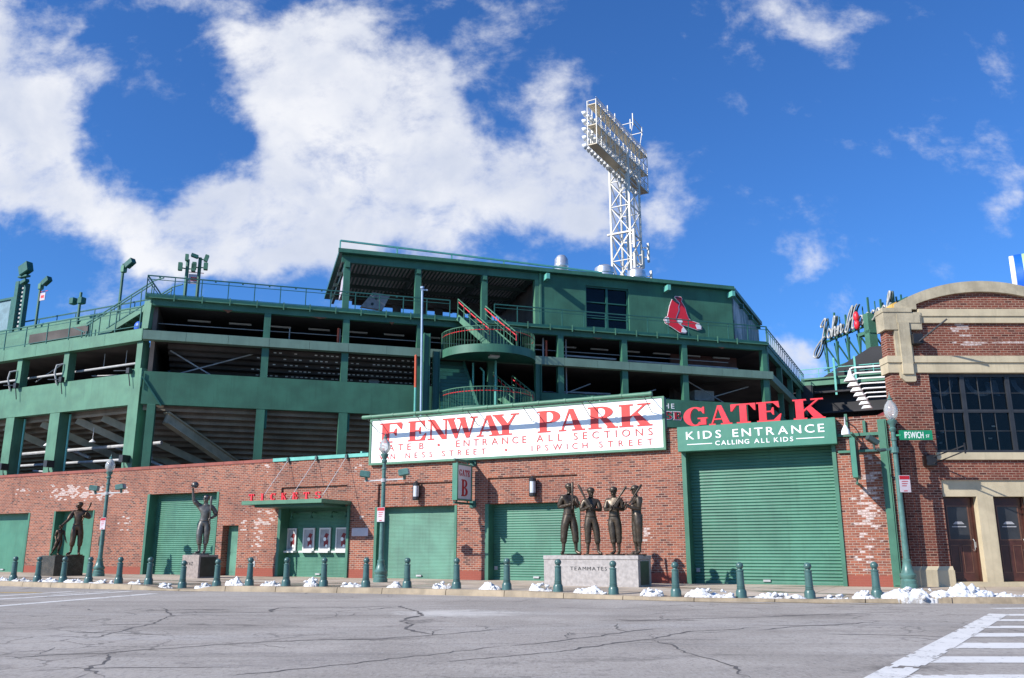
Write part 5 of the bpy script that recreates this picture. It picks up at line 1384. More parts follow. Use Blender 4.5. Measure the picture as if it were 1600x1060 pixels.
# ------------------------------------------------------------------ light and camera poles on the upper decks
def head_box(m_, c, s, tilt=0.0, rz=0.0):
    b = len(m_.v); m_.bevbox(-s[0] / 2, s[0] / 2, -s[1] / 2, s[1] / 2, -s[2] / 2, s[2] / 2, min(s) * .12)
    m_.xf(Matrix.Translation(Vector(c)) @ Matrix.Rotation(rz, 4, 'Z') @ Matrix.Rotation(tilt, 4, 'Y'), b); return m_
def flood_pole(label, fr, x, y, z0, z1, heads, sign=None, mat='green'):
    o = thing('light_pole', label, 'light pole', fr, (x, y, z0), group='light and camera poles on the upper decks')
    m_ = MB(); m_.tube([(x, y, z0), (x, y, z1)], .085, 8); part('pole', m_, M[mat], o, fr, smooth=True)
    for (dx, dz, s, t) in heads:
        m_ = MB(); head_box(m_, (x + dx, y - .15, z1 + dz), s, t)
        m_.bar((x, y, z1 + dz - .05), (x + dx * .8, y - .12, z1 + dz - .05), .05)
        part('lamp_head', m_, M['green_dark'] if s[0] > .3 else M['green_light'], o, fr)
    if sign:
        m_ = MB(); m_.box(x + .10, x + .60, y - .03, y + .01, z1 + sign - .5, z1 + sign); pl = part('sign_plate', m_, M['sign_pink'], o, fr)
        m_ = MB(); m_.box(x + .2, x + .5, y - .036, y - .031, z1 + sign - .34, z1 + sign - .16); m_.bar((x, y, z1 + sign + .1), (x + .8, y, z1 + sign + .1), .03); part('sign_mark', m_, M['red'], pl, fr)
    return o
flood_pole('green pole with a tilted flood lamp and small red-white sign at far left', LF, -18.2, 6.0, 14.6, 18.05, [(.75, -.05, (.62, .34, .40), -.5), (.25, -.35, (.25, .25, .4), 0)], -.75)
flood_pole('short green pole with two drum cameras on the left seating rows', LF, -13.45, 5.5, 13.4, 16.6, [(-.42, -.55, (.34, .34, .42), 0), (.36, -.62, (.34, .34, .42), 0)])
flood_pole('tall green pole with one flood lamp rising above the left stairs', LF, -10.9, 6.3, 15.0, 18.3, [(.75, -.12, (.62, .34, .40), -.5), (.25, -.42, (.26, .26, .45), 0)])
flood_pole('left one of the paired camera poles on the corner deck', RF, 1.05, .9, 13.1, 15.35, [(-.32, -.45, (.2, .2, .42), 0), (.30, -.45, (.2, .2, .42), 0), (-.05, .05, (.16, .2, .34), 0)], -.75)
flood_pole('right one of the paired camera poles, with four heads', RF, 1.62, .9, 13.1, 15.5, [(-.26, .02, (.34, .2, .18), .3), (.30, -.05, (.18, .2, .36), .25), (-.24, -.5, (.2, .2, .38), 0), (.30, -.48, (.2, .2, .38), 0)])
mb = MB()
SB = thing('scoreboard_back', 'dark green steel scoreboard frame with a big flood lamp at the far left edge', 'scoreboard', LF, (-21.8, 6.5, 14.6))
mb.box(-21.2, -20.85, 6.2, 6.6, 14.2, 18.6); mb.box(-20.25, -20.05, 6.2, 6.5, 14.2, 18.35); mb.box(-25, -21.9, 6.6, 6.75, 17.6, 17.75); mb.box(-21.9, -21.6, 6.5, 6.8, 14.2, 17.7)
part('frame', mb, M['green_dark'], SB, LF)
mb = MB()
for k in range(14): mb.box(-20.74, -20.31, 6.4, 6.5, 14.3 + k * .29, 14.42 + k * .29)
part('ladder', mb, M['pipe'], SB, LF)
mb = MB(); mb.box(-25, -21.9, 6.7, 6.72, 14.2, 17.6); part('mesh_screen', mb, paint('screen_mesh', (.16, .26, .30), .7, .2, 2, .1), SB, LF)
mb = MB(); head_box(mb, (-20.0, 6.0, 19.25), (.85, .45, .75), -.35); mb.bar((-20.3, 6.3, 18.3), (-20.2, 6.1, 19.1), .08); mb.box(-20.6, -19.7, 5.9, 6.2, 18.7, 18.82); head_box(mb, (-19.95, 6.0, 18.35), (.55, .3, .25), -.3); part('lamp_head', mb, M['green_dark'], SB, LF)

# ------------------------------------------------------------------ stadium floodlight tower, far behind
FT = thing('floodlight_tower', 'tall cream-white lattice floodlight tower with banks of round lamps behind the pavilion', 'floodlight tower', G, (12.9, 92, 0))
FF = Frame(8.95, 90.0, .492, .870)      # runs along the lamp bank, left end nearest; lamps face local +y
BL = 16.2
TX0, TX1, TY0, TY1 = 7.2, 10.6, .8, -1.6
for (x, y) in ((TX0, TY0), (TX0, TY1), (TX1, TY0), (TX1, TY1)):
    m_ = MB(); m_.bar((x, y, 0), (x, y, 47.5), .22); part('tower_leg', m_, M['white_tower'], FT, FF)
mb = MB()
zs = [24, 27.4, 30.8, 34.2, 37.6, 41.0, 44.2, 47.2]
for i, (z0, z1) in enumerate(zip(zs, zs[1:])):
    for (a, b) in (((TX0, TY0), (TX0, TY1)), ((TX1, TY0), (TX1, TY1)), ((TX0, TY0), (TX1, TY0)), ((TX0, TY1), (TX1, TY1))):
        mb.bar((a[0], a[1], z0), (b[0], b[1], z1), .10); mb.bar((b[0], b[1], z0), (a[0], a[1], z1), .10); mb.bar((a[0], a[1], z1), (b[0], b[1], z1), .16 if i == 3 else .10)
mb.bar((TX0, TY0 + .5, 37.6), (TX0, TY1 - .3, 37.6), .3, .2)
part('lattice_bracing', mb, M['white_tower'], FT, FF)
mb = MB(); mb.tube([(8.9, -.6, 20), (8.9, -.6, 46)], .16, 8); mb.tube([(8.0, -.2, 20), (8.0, -.2, 46)], .09, 8); mb.tube([(9.8, -1.2, 20), (9.8, -1.2, 44)], .10, 8)
for k in range(40): mb.bar((8.2, .2, 24 + k * .5), (8.7, .2, 24 + k * .5), .04)
part('riser_pipe', mb, M['white_tower'], FT, FF)
for (x, y, z, h) in ((TX1 + .5, -2.3, 36.0, 2.4), (TX1 + .6, -2.5, 32.4, 2.6), (TX1 + .5, -2.4, 28.6, 2.4), (TX0 - .1, -2.05, 36.6, 2.3), (TX0 - .1, -2.05, 33.4, 2.6), (TX0, -2.0, 30.2, 2.6), (9.0, -2.4, 34.5, 2.2)):
    mb = MB(); mb.box(x - .14, x + .14, y - .12, y + .12, z - h / 2, z + h / 2); mb.bar((x, y, z - .6), (min(x, TX1), TY1, z - .6), .10); mb.bar((x, y, z + .6), (min(x, TX1), TY1, z + .6), .10); part('antenna', mb, M['white_tower'], FT, FF)
Y0, Y1 = .35, -.75
for zf in (51.0, 48.4, 46.0):
    m_ = MB(); m_.box(0, BL, Y1, Y0, zf - .08, zf); part('walkway', m_, M['cream_deck'], FT, FF)
mb = MB()
for k in range(13):
    x = k * BL / 12
    for y in (Y0, Y1): mb.bar((x, y, 45.9), (x, y, 51.5), .085)
    mb.bar((x, Y0, 51.45), (x, Y1, 51.45), .06)
for zf in (46.0, 47.1, 48.4, 49.5, 51.0, 51.45):
    for y in (Y0, Y1): mb.bar((0, y, zf), (BL, y, zf), .07)
for zf in (46.5, 48.9): mb.bar((0, Y1, zf), (BL, Y1, zf), .05)
for k in range(6):
    x0, x1 = k * BL / 6, (k + 1) * BL / 6
    for (za, zb_) in ((46.0, 48.4), (48.4, 51.0)): mb.bar((x0, Y1, za), (x1, Y1, zb_), .06); mb.bar((x1, Y0, za), (x0, Y0, zb_), .05)
for zf in (46.0, 48.4, 51.0): mb.bar((0, Y1, zf + .25), (BL, Y1, zf + .25), .05); mb.bar((0, Y1, zf + .75), (BL, Y1, zf + .75), .05)
for k in range(24):
    x = (k + .5) * BL / 24; mb.box(x - .13, x + .13, Y0 - .3, Y0 - .05, 46.2 + (k % 3) * 1.6, 46.75 + (k % 3) * 1.6)
part('bank_frame', mb, M['white_tower'], FT, FF)
mb = MB()
mb.bar((7.2, -2.4, 51.4), (10.2, -2.4, 51.4), .08); mb.bar((7.2, -1.0, 51.4), (7.2, -2.4, 51.4), .07); mb.bar((10.2, -1.0, 51.4), (10.2, -2.4, 51.4), .07); mb.bar((7.2, -2.4, 51.4), (7.2, -1.6, 47), .07); mb.bar((10.2, -2.4, 51.4), (10.2, -1.6, 47), .07)
for (x, y, h) in ((7.2, -2.4, 52.6), (7.9, -1.8, 52.3), (10.2, -2.4, 52.1), (2.8, -1.0, 51.9), (5.0, -1.0, 51.9)): mb.bar((x, y, 51), (x, y, h), .10)
mb.bar((7.2, -2.4, 52.0), (10.2, -2.4, 52.0), .06)
part('mast_platform', mb, M['white_tower'], FT, FF)
for r in range(5):
    for c in range(18):
        x = .35 + c * (BL - .7) / 17; z = 46.05 + r * 1.03
        m_ = MB(); b = len(m_.v)
        m_.lathe([(.08, -.42), (.24, -.34), (.38, .0), (.40, .07), (.02, .11)], 10)
        m_.xf(Matrix.Translation((x, Y0 + .62, z)) @ Matrix.Rotation(radians(-110), 4, 'X'), b)
        m_.bar((x, Y0 + .5, z), (x, Y0, z + .1), .05)
        part('flood_lamp', m_, M['white'], FT, FF, smooth=True)

# ------------------------------------------------------------------ far stand behind the lane, with the script sign
FS = thing('far_stand', 'distant green stand edge with railing and dark covered rows beyond the lane', 'stadium', WF, (4, 41, 8))
FW = Frame(WF.P(0, -40).x, WF.P(0, -40).y, WF.d.x, WF.d.y)
mb = MB(); mb.box(-1.4, 14, 0, .4, 13.27, 13.82); mb.box(-1.4, 14, -.15, -.001, 13.72, 13.84); part('deck_band', mb, M['green_light'], FS, FW)
mb = MB(); railing(mb, [(-1.4, -.05, 13.84), (14, -.05, 13.84)], .70, 1.25, .03, (.45,)); part('railing', mb, M['teal'], FS, FW)
mb = MB(); mb.box(-6, 14, .5, .9, 0, 13.26); mb.box(-6, 14, -.9, .5, 11.0, 11.12); mb.box(-6, 14, -.4, .5, 12.6, 12.72); part('lower_wall', mb, M['roof_dark'], FS, FW)
mb = MB(); mb.prism([(-1.2, 13.3), (3.6, 16.0), (14, 16.2), (14, 13.3)], .8, 5); part('covered_rows', mb, M['roof_dark'], FS, FW)
mb = MB(); mb.prism([(1.2, 9.4), (6.0, 11.6), (6.0, 9.0)], -1.2, -.95); part('red_seats', mb, M['maroon'], FS, FW)
for x in (1.05, 2.5): 
    m_ = MB(); m_.bar((x, -.3, 12.4), (x, -.3, 15.2), .14); part('light_support', m_, M['teal'], FS, FW)
m_ = MB(); m_.box(-1.7, -.5, -1.3, -.2, 11.7, 13.1); part('speaker_cluster', m_, M['black'], FS, FW)

def catmull(P, n=6):
    out = []
    Q = [P[0]] + list(P) + [P[-1]]
    for i in range(1, len(Q) - 2):
        for k in range(n):
            t = k / n; a, b, c, d = [Vector(q) for q in Q[i - 1:i + 3]]
            out.append(0.5 * ((2 * b) + (c - a) * t + (2 * a - 5 * b + 4 * c - d) * t * t + (3 * b - a - 3 * c + d) * t ** 3))
    out.append(Vector(Q[-2])); return out
JS = thing('script_sign', 'silver script letters John Hancock on a green steel frame above the far stand', 'sign', JF, (-1, 1, 14))
SCRIPT = {  # cursive strokes, unit x-height, advance
 'J': (1.35, [[(.2, 1.7), (.55, 2.1), (.95, 2.25), (.85, 1.4), (.62, .2), (.35, -.9), (-.25, -1.55), (-.75, -1.35), (-.6, -.75), (.1, -.1), (.95, .35)], [(.2, 1.7), (.3, 1.5), (.5, 1.6)]]),
 'o': (.75, [[(.62, .85), (.3, .95), (.1, .5), (.25, .05), (.55, .15), (.68, .55), (.5, .9), (.62, .7), (.95, .75)]]),
 'h': (.95, [[(.0, .6), (.4, 1.6), (.42, 2.05), (.25, 2.0), (.15, 1.2), (.12, 0), (.25, .65), (.5, .95), (.62, .7), (.58, .1), (.75, .0), (.95, .35)]]),
 'n': (.9, [[(-.05, .5), (.15, .9), (.14, 0), (.3, .7), (.55, .95), (.62, .7), (.6, .12), (.75, .02), (.95, .35)]]),
 'H': (1.75, [[(.0, .3), (.25, 1.5), (.75, 2.35), (.72, 1.9), (.45, .9), (.25, .0), (.0, -.15), (-.1, .2), (.5, .9), (1.1, 1.2)], [(1.45, 2.3), (1.15, 1.9), (1.0, 1.0), (.95, .1), (1.2, 0), (1.7, .5)]]),
 'a': (.85, [[(.66, .8), (.35, .95), (.1, .5), (.22, .05), (.5, .2), (.66, .9), (.6, .12), (.75, .02), (.92, .35)]]),
 'c': (.75, [[(.62, .75), (.4, .95), (.12, .5), (.25, .05), (.55, .1), (.8, .4)]]),
 'k': (.9, [[(.0, .6), (.4, 1.6), (.42, 2.05), (.25, 2.0), (.15, 1.2), (.12, 0)], [(.6, .95), (.2, .5), (.45, .45), (.65, .05), (.95, .3)]]),
}
adv = sum(SCRIPT[c][0] for c in 'JohnHancock') + .55
X0, X1, ZB = -7.1, 2.9, 18.62
kx = (X1 - X0) / adv; kz = .78; x = X0 + .55 * kx
shear = .22
for w in ('John', 'Hancock'):
    for ch in w:
        a_, strokes = SCRIPT[ch]
        m_ = MB(); bk = MB()
        for st in strokes:
            pts = catmull([(x + (q[0] + shear * q[1]) * kx, 0, ZB + q[1] * kz + (x - X0) * .0) for q in st], 5)
            m_.tube(pts, .075, 6); bk.tube([p + Vector((.03, .22, -.02)) for p in pts], (.075), 6)
        l_ = part('letter', m_, M['script_silver'], JS, JF, smooth=True); part('letter_channel', bk, M['steel_dark'], l_, JF)
        x += a_ * kx
    x += .55 * kx
mb = MB()
for k in range(7):
    xx = X0 + .8 + k * 1.55
    mb.bar((xx, .5, 13.6), (xx, .5, 20.2 + (.6 if k % 3 == 1 else 0)), .13); mb.bar((xx, .5, 18.2), (xx + .2, 3.4, 13.6), .10); mb.bar((xx, .5, 16.4), (xx + .8, .5, 13.6), .08)
for k in range(13):
    xx = X0 + .5 + k * .8; mb.bar((xx, .9, 14.0), (xx + (.7 if k % 2 else -.7), .9, 18.4), .07)
    if k % 2: mb.bar((xx, .6, 18.5), (xx, .6, 20.3), .07)
mb.bar((X0 + .3, .4, 18.55), (X1, .4, 18.55), .14); mb.bar((X0 + .3, .45, 16.2), (X1, .45, 16.2), .08); mb.bar((X0 + .3, .6, 15.0), (X1, .6, 15.0), .1)
part('sign_frame', mb, M['green'], JS, JF)
mb = MB(); mb.box(.35, .95, -.4, .3, 12.5, 19.2); mb.box(-.5, 1.0, -.4, .3, 17.6, 17.85); part('support_column', mb, M['green_light'], JS, JF)
mb = MB()
for k in range(5): mb.bar((1.3 + k * .55, .8, 13.6), (1.3 + k * .55, .8, 20.0), .10); mb.bar((1.3 + k * .55, .8, 14.5 + k * .8), (1.85 + k * .55, .8, 15.9 + k * .8), .07)
for z in (15, 16.5, 18.0, 19.6): mb.bar((1.0, .8, z), (4.2, .8, z), .09)
part('board_lattice', mb, M['green_dark'], JS, JF)
mb = MB(); mb.sphere((-.35, -.5, 19.2), .34, 10, 8, (.7, .7, 1.3)); mb.sphere((-.35, -.5, 18.55), .34, 10, 8, (.7, .7, 1.2))
single('red_ornament', 'bright red rounded shape fixed beside the silver script letters', 'sign', mb, M['red_bright'], JF, (-.35, -.5, 18.1), smooth=True)
mb = MB()
for (x, z) in ((-6.0, 14.6), (-1.2, 15.6)): mb.box(x - .6, x + .6, .1, .9, z, z + .35); mb.bar((x, .5, 13.6), (x, .5, z), .1)
part('maintenance_lamp', mb, M['black'], JS, JF)

# big round sign whose edge shows over the hall roof
RS = thing('round_roof_sign', 'blue and lime edge of a big round sign peeking over the hall roof', 'sign', G, (36.6, 60, 15))
RSF = Frame(36.35, 60, .857, -.514)
def drum(x0, x1, r, cz): return MB().lathe([(r * .985, x0), (r, x0 + .04), (r, x1 - .04), (r * .985, x1)], 48, (0, 0, cz), 'x')
part('sign_rim', drum(0, .30, 2.15, 19.85), M['white'], RS, RSF, smooth=True)
part('sign_drum', drum(.301, .80, 2.2, 19.85), M['blue'], RS, RSF, smooth=True)
part('sign_face', drum(.801, 1.2, 2.2, 19.85), M['lime'], RS, RSF, smooth=True)
mb = MB(); mb.bar((.6, 0, 12), (.6, 0, 17.5), .4); mb.bar((.6, .5, 12), (.6, .5, 17.5), .3); part('mast', mb, M['pipe'], RS, RSF)
mb = MB()
for k in range(9): mb.box(-.012, -.004, -.9 + k * .2, -.8 + k * .2, 19.2 + .2 * (k % 3), 21.2 - .3 * (k % 2))
part('rim_text', mb, M['poster'], RS, RSF)

# ------------------------------------------------------------------ brick hall on the right
HL = thing('brick_hall', 'dark red brick hall with tan limestone trim, arched parapet and tall black windows', 'building', BF, (15.3, 0, .15))
mb = MB()
HX1 = 18.75
mb.wall(12.08, HX1, .68, 6.64, 0, .5, [(13.27, 17.5, 4.13, 6.64), (13.27, 17.5, .0, 3.28)])
mb.box(13.27, 17.5, .12, .5, 3.282, 3.92)
mb.wall(12.08, HX1, 7.22, 8.30, .05, .5, [])
part('brickwork', mb, M['brick_hall'], HL, BF)
def archz(x, half, rise, base): 
    R_ = (half * half + rise * rise) / (2 * rise); return base + rise - R_ + sqrt(max(0, R_ * R_ - (x - 15.3) ** 2))
mb = MB(); pts = [(13.12 + i * 4.36 / 20, archz(13.12 + i * 4.36 / 20, 2.18, .42, 8.94)) for i in range(21)]
mb.prism([(13.12, 8.76)] + [(17.48, 8.76)] + pts[::-1], .10, .5); part('arch_brick', mb, M['brick_hall'], HL, BF)
mb = MB()
o_ = [(12.40 + i * 5.8 / 28, archz(12.40 + i * 5.8 / 28, 2.9, .80, 8.92)) for i in range(29)]
mb.prism([(13.12, 8.76), (12.40, 8.76)] + o_ + [(18.2, 8.76), (17.48, 8.76)] + pts[::-1], -.02, .5)
part('arched_parapet', mb, M['tan_grey'], HL, BF)
mb = MB(); mb.prism([(12.34, 8.78), (12.34, 8.95), (12.50, 9.02), (12.50, 8.78)], .0, .45); mb.prism([(18.1, 8.78), (18.1, 9.02), (18.26, 8.95), (18.26, 8.78)], .0, .45); part('lead_flashing', mb, M['yellow'], HL, BF)
mb = MB()
mb.box(13.2, 17.4, -.03, .5, 8.302, 8.52); mb.box(13.15, 17.45, -.07, .5, 8.522, 8.758)
mb.box(11.98, HX1, -.06, .5, 6.66, 6.98); mb.box(11.96, HX1, -.11, .5, 6.982, 7.19)
part('stone_band', mb, M['tan'], HL, BF)
for sx in (1, -1):
    def X(v): return v if sx == 1 else 30.6 - v
    m_ = MB()
    def bx(a, b, c, d, z0, z1): m_.box(X(a), X(b), c, d, z0, z1)
    bx(11.98, 13.19, -.10, .5, 8.062, 8.64); bx(11.96, 12.9, -.13, .5, 8.642, 8.78); bx(12.4, 13.14, -.125, -.1005, 8.28, 8.56)
    bx(12.30, 12.84, -.07, .046, 7.192, 8.06); bx(12.42, 12.76, -.15, -.071, 6.93, 8.30)
    part('corner_block', m_, M['tan_grey'], HL, BF)
    m_ = MB(); m_.prism([(X(12.32), 6.658), (X(12.36), 6.48), (X(12.48), 6.36), (X(12.78), 6.36), (X(12.82), 6.40), (X(12.82), 6.658)], -.10, .1); m_.box(X(12.40), X(12.74), -.16, -.101, 6.60, 6.93)
    part('keystone', m_, M['tan'], HL, BF)
mb = MB(); mb.box(12.02, 13.34, -.06, .3, .1, .58); mb.prism_x([(-.06, .582), (.2, .582), (.2, .70), (.0, .70)], 12.02, 13.32); part('plinth', mb, M['tan'], HL, BF)
mb = MB(); mb.box(13.20, 17.6, -.08, .3, 3.90, 4.125); part('window_sill', mb, M['tan'], HL, BF)
mb = MB()
mb.box(13.27, 17.5, .05, .45, 2.78, 3.28); mb.box(14.33, 14.82, .02, .45, .15, 2.778); mb.box(15.9, 16.3, .02, .45, .15, 2.778); mb.box(13.27, 17.5, .0, .4, .10, .24)
part('door_surround', mb, M['tan'], HL, BF)
# doors
for (a, b) in ((13.28, 14.33), (14.83, 15.88), (16.31, 17.4)):
    m_ = MB(); y = .32
    w = b - a
    m_.box(a + .05, b - .05, y, y + .05, .25, 2.76)
    m_.box(a + .001, a + .06, y - .05, y + .1, .245, 2.775); m_.box(b - .06, b - .001, y - .05, y + .1, .245, 2.775)
    dr = part('door', m_, M['wood'], HL, BF)
    m_ = MB()
    for (p, q, r, s) in ((.18, .84, 1.46, 1.50), (.18, .84, 2.48, 2.52)): m_.box(a + w * p, a + w * q, y - .014, y - .001, r, s)
    for p in (.18, .80): m_.box(a + w * p, a + w * (p + .04), y - .014, y - .001, 1.50, 2.48)
    for k in (0, 1):
        p = .18 + .36 * k; q = p + .26
        m_.box(a + w * p, a + w * q, y - .012, y - .001, .50, .525); m_.box(a + w * p, a + w * q, y - .012, y - .001, 1.30, 1.325)
        m_.box(a + w * p, a + w * p + .02, y - .012, y - .001, .525, 1.30); m_.box(a + w * q - .02, a + w * q, y - .012, y - .001, .525, 1.30)
    part('panel_moulding', m_, M['wood_trim'], dr, BF)
    m_ = MB(); m_.box(a + w * .22, a + w * .80, y - .006, y - .0015, 1.50, 2.48); part('door_pane', m_, M['frame_dark'], dr, BF)
    m_ = MB(); m_.box(a + w * .30, a + w * .72, y - .011, y - .0065, 1.86, 1.89); m_.prism([(a + w * .34, 1.95), (a + w * .68, 1.95), (a + w * .60, 2.03), (a + w * .42, 2.03)], y - .011, y - .0065); part('door_sticker', m_, M['poster'], dr, BF)
    m_ = MB(); m_.box(b - .10, b - .06, y - .04, y - .001, 1.25, 1.42); m_.tube([(b - .13, y - .02, 1.15), (b - .13, y - .07, 1.2), (b - .13, y - .07, 1.45), (b - .13, y - .02, 1.5)], .012, 6); part('handle', m_, M['galv'], dr, BF)
# tall windows
for k, (a, b) in enumerate(((13.275, 14.36), (14.365, 15.80), (15.805, 17.495))):
    m_ = MB(); y = .16
    L = a; R_ = b
    m_.box(L, L + .06, y - .06, y + .06, 4.13, 6.635); m_.box(R_ - .07, R_, y - .06, y + .06, 4.13, 6.635)
    m_.box(L + .06, R_ - .07, y - .05, y + .05, 4.13, 4.22); m_.box(L + .06, R_ - .07, y - .05, y + .05, 5.40, 5.50); m_.box(L + .06, R_ - .07, y - .05, y + .05, 6.55, 6.635)
    wn = part('window', m_, M['frame_dark'], HL, BF)
    m_ = MB()
    for q in (1, 2):
        x = L + .06 + (R_ - L - .13) * q / 3
        m_.box(x - .009, x + .009, y - .03, y - .005, 4.221, 5.399); m_.box(x - .009, x + .009, y - .03, y - .005, 5.501, 6.549)
    for z in (4.82, 6.03): m_.box(L + .061, R_ - .071, y - .032, y - .007, z - .009, z + .009)
    m_.box(L + .061, R_ - .071, y - .055, y - .0505, 5.44, 5.465)
    part('muntin', m_, M['frame_light'], wn, BF)
    m_ = MB(); m_.box(L + .061, R_ - .071, y, y + .008, 4.221, 5.399); m_.box(L + .061, R_ - .071, y, y + .008, 5.501, 6.549); part('pane', m_, M['glass'], wn, BF)
    m_ = MB(); c = (L + R_) / 2; rr_ = (R_ - L) / 2 * .82
    for t in range(14):
        a0 = radians(180 + t * 180 / 14); a1 = radians(180 + (t + 1) * 180 / 14)
        for (k0, k1) in ((.62, .86),):
            m_.add([(c + rr_ * k0 * cos(a0), .35, 6.5 + .62 * k0 * sin(a0)), (c + rr_ * k1 * cos(a0), .34, 6.5 + .62 * k1 * sin(a0)), (c + rr_ * k1 * cos(a1), .36, 6.5 + .62 * k1 * sin(a1)), (c + rr_ * k0 * cos(a1), .35, 6.5 + .62 * k0 * sin(a1))], [(0, 1, 2, 3)])
    part('bunting', m_, M['bunting'], HL, BF)
m_ = MB(); m_.prism([(13.45, 5.95), (13.75, 5.98), (13.98, 5.5), (13.75, 5.48)], .5, .52); m_.prism([(15.3, 6.45), (15.7, 6.45), (15.75, 6.0), (15.35, 6.1)], .5, .52)
part('hanging_cloth', m_, M['bunting'], HL, BF)
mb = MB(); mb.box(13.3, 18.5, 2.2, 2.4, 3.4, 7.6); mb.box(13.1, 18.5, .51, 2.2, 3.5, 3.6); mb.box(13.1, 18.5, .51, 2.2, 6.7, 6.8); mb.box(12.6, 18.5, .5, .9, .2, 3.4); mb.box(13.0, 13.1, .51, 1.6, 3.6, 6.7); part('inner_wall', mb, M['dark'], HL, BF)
mb = MB()
for (x, z) in ((13.9, 5.2), (14.05, 4.9), (13.85, 4.75), (13.95, 4.55), (15.75, 5.1), (15.6, 4.7)): mb.box(x, x + .1, 1.2, 1.25, z, z + .05)
part('table_setting', mb, M['white'], HL, BF)
HS = Frame(11.495, 26.125, .445, .8955, .95, .0575)   # local +y faces the lane
mb = MB(); mb.add([(0, 0, .1), (14, 0, .1), (14, 0, 8.7), (0, 0, 8.7)], [(0, 1, 2, 3)]); mb.box(0, 14, -.4, -.005, .1, 8.7); part('side_wall', mb, M['brick_hall'], HL, HS)
mb = MB(); mb.slab([(12.1, .52), (18.6, .52), (24.5, 12), (18.0, 12)], 8.3, 8.5); part('roof', mb, M['roof_dark'], HL, BF)
mb = MB(); mb.box(18.3, HX1, .0, .5, .1, .68); part('plinth', mb, M['tan'], HL, BF)

# banner brackets on the hall
for (x, z, lab, rod) in ((12.93, 3.86, 'black lantern box with two rods beside the hall window sill', 1), (12.95, 7.72, 'black lantern box with a slanted rod high on the hall brick', 0)):
    o = thing('banner_bracket', lab, 'bracket', BF, (x, 0, z), group='black banner brackets on the hall')
    m_ = MB(); m_.bevbox(x - .17, x + .14, -.30, -.001 if rod else .05, z - .17, z + .17, .02); part('bracket_box', m_, M['black'], o, BF)
    m_ = MB()
    if rod: m_.bar((x + .05, -.28, z + .10), (x + .55, -1.25, z + .34), .03); m_.bar((x + .05, -.28, z - .10), (x + .55, -1.25, z + .18), .03); m_.bar((x + .55, -1.25, z + .1), (x + .55, -1.25, z + .42), .035)
    else: m_.bar((x, -.28, z - .1), (x + .55, -1.1, z + .42), .04)
    part('bracket_rod', m_, M['black'], o, BF)

# row of white gooseneck lamps down the side wall of the hall
for k in range(7):
    q = .5 + k * 1.06
    lab = ['nearest and largest of the white gooseneck lamps on the hall side', 'second white gooseneck lamp from the nearest on the hall side', 'third white gooseneck lamp along the hall side wall', 'middle one of the seven white gooseneck lamps on the hall side', 'fifth white gooseneck lamp along the hall side wall', 'sixth white gooseneck lamp, next to the farthest on the hall side', 'farthest and lowest-looking white gooseneck lamp on the hall side'][k]
    o = thing('gooseneck_lamp', lab, 'lamp', HS, (q, 0, 6.9), group='white gooseneck lamps along the hall side wall')
    m_ = MB(); m_.tube([(q, .01, 7.10), (q, 1.0, 7.12), (q, 1.08, 7.08), (q, 1.10, 6.98)], .028, 8); m_.lathe([(.06, 0), (.06, .03)], 10, (q, .002, 7.10), 'y'); part('arm', m_, M['white'], o, HS, smooth=True)
    m_ = MB(); m_.lathe([(.05, .36), (.075, .24), (.11, .16), (.21, .03), (.215, 0), (.19, .0)], 16, (q, 1.10, 6.66)); part('lamp_shade', m_, M['white'], o, HS, smooth=True)

# ------------------------------------------------------------------ street lamps
def street_lamp(label, fr, x, y, z, k=1.0, heads=True, sign=True):
    o = thing('street_lamp', label, 'street lamp', fr, (x, y, z), group='green globe street lamps on the pavement')
    H = 4.02 * k
    def T_(m_): m_.xf(Matrix.Translation((x, y, z)) @ Matrix.Diagonal((.88, .88, k, 1))); return m_
    m_ = MB(); m_.lathe([(.27, 0), (.27, .10), (.245, .12), (.245, .17), (.25, .2), (.21, .24), (.255, .30), (.255, .34), (.19, .40), (.15, .52), (.125, .62), (.135, .64), (.135, .68), (.105, .70)], 20); part('lamp_base', T_(m_), M['lampgreen'], o, fr, smooth=True)
    m_ = MB(); m_.lathe([(.10, .701), (.072, 3.55), (.095, 3.57), (.095, 3.62), (.07, 3.64), (.07, 3.78), (.10, 3.80), (.115, 3.86), (.075, 3.90), (.10, 3.96), (.15, 4.03), (.155, 4.07), (.11, 4.09)], 14); part('pole', T_(m_), M['lampgreen'], o, fr, smooth=True)
    m_ = MB(); m_.lathe([(.10, 4.10), (.175, 4.16), (.215, 4.26), (.215, 4.36), (.175, 4.46), (.10, 4.54), (.065, 4.58)], 24); part('globe', T_(m_), M['globe'], o, fr, smooth=True)
    m_ = MB(); m_.lathe([(.07, 4.585), (.085, 4.60), (.06, 4.64), (.03, 4.66), (.035, 4.69), (.012, 4.72), (.008, 4.80)], 12); part('finial', T_(m_), M['lampgreen'], o, fr, smooth=True)
    return o
def lamp_arms(o, fr, x, y, z, zr):
    m_ = MB(); m_.bar((x - .78, y, zr), (x + .82, y, zr + .02), .045); m_.lathe([(.10, -.06), (.10, .06)], 12, (x, y, zr)); part('cross_arm', m_, M['pipe'], o, fr)
    for (dx, rz, ti) in ((-.72, .5, .12), (.86, .35, -.18)):
        m_ = MB(); head_box(m_, (x + dx, y - .08, zr + .23), (.33, .27, .22), ti, rz); m_.bar((x + dx * .97, y, zr), (x + dx, y - .05, zr + .18), .07); part('flood_head', m_, M['lampgreen'], o, fr)
        m_ = MB(); b = len(m_.v); m_.box(.166, .171, -.10, .10, -.08, .08); m_.xf(Matrix.Translation((x + dx, y - .08, zr + .23)) @ Matrix.Rotation(rz, 4, 'Z') @ Matrix.Rotation(ti, 4, 'Y')); part('flood_lens', m_, M['poster'], o, fr)
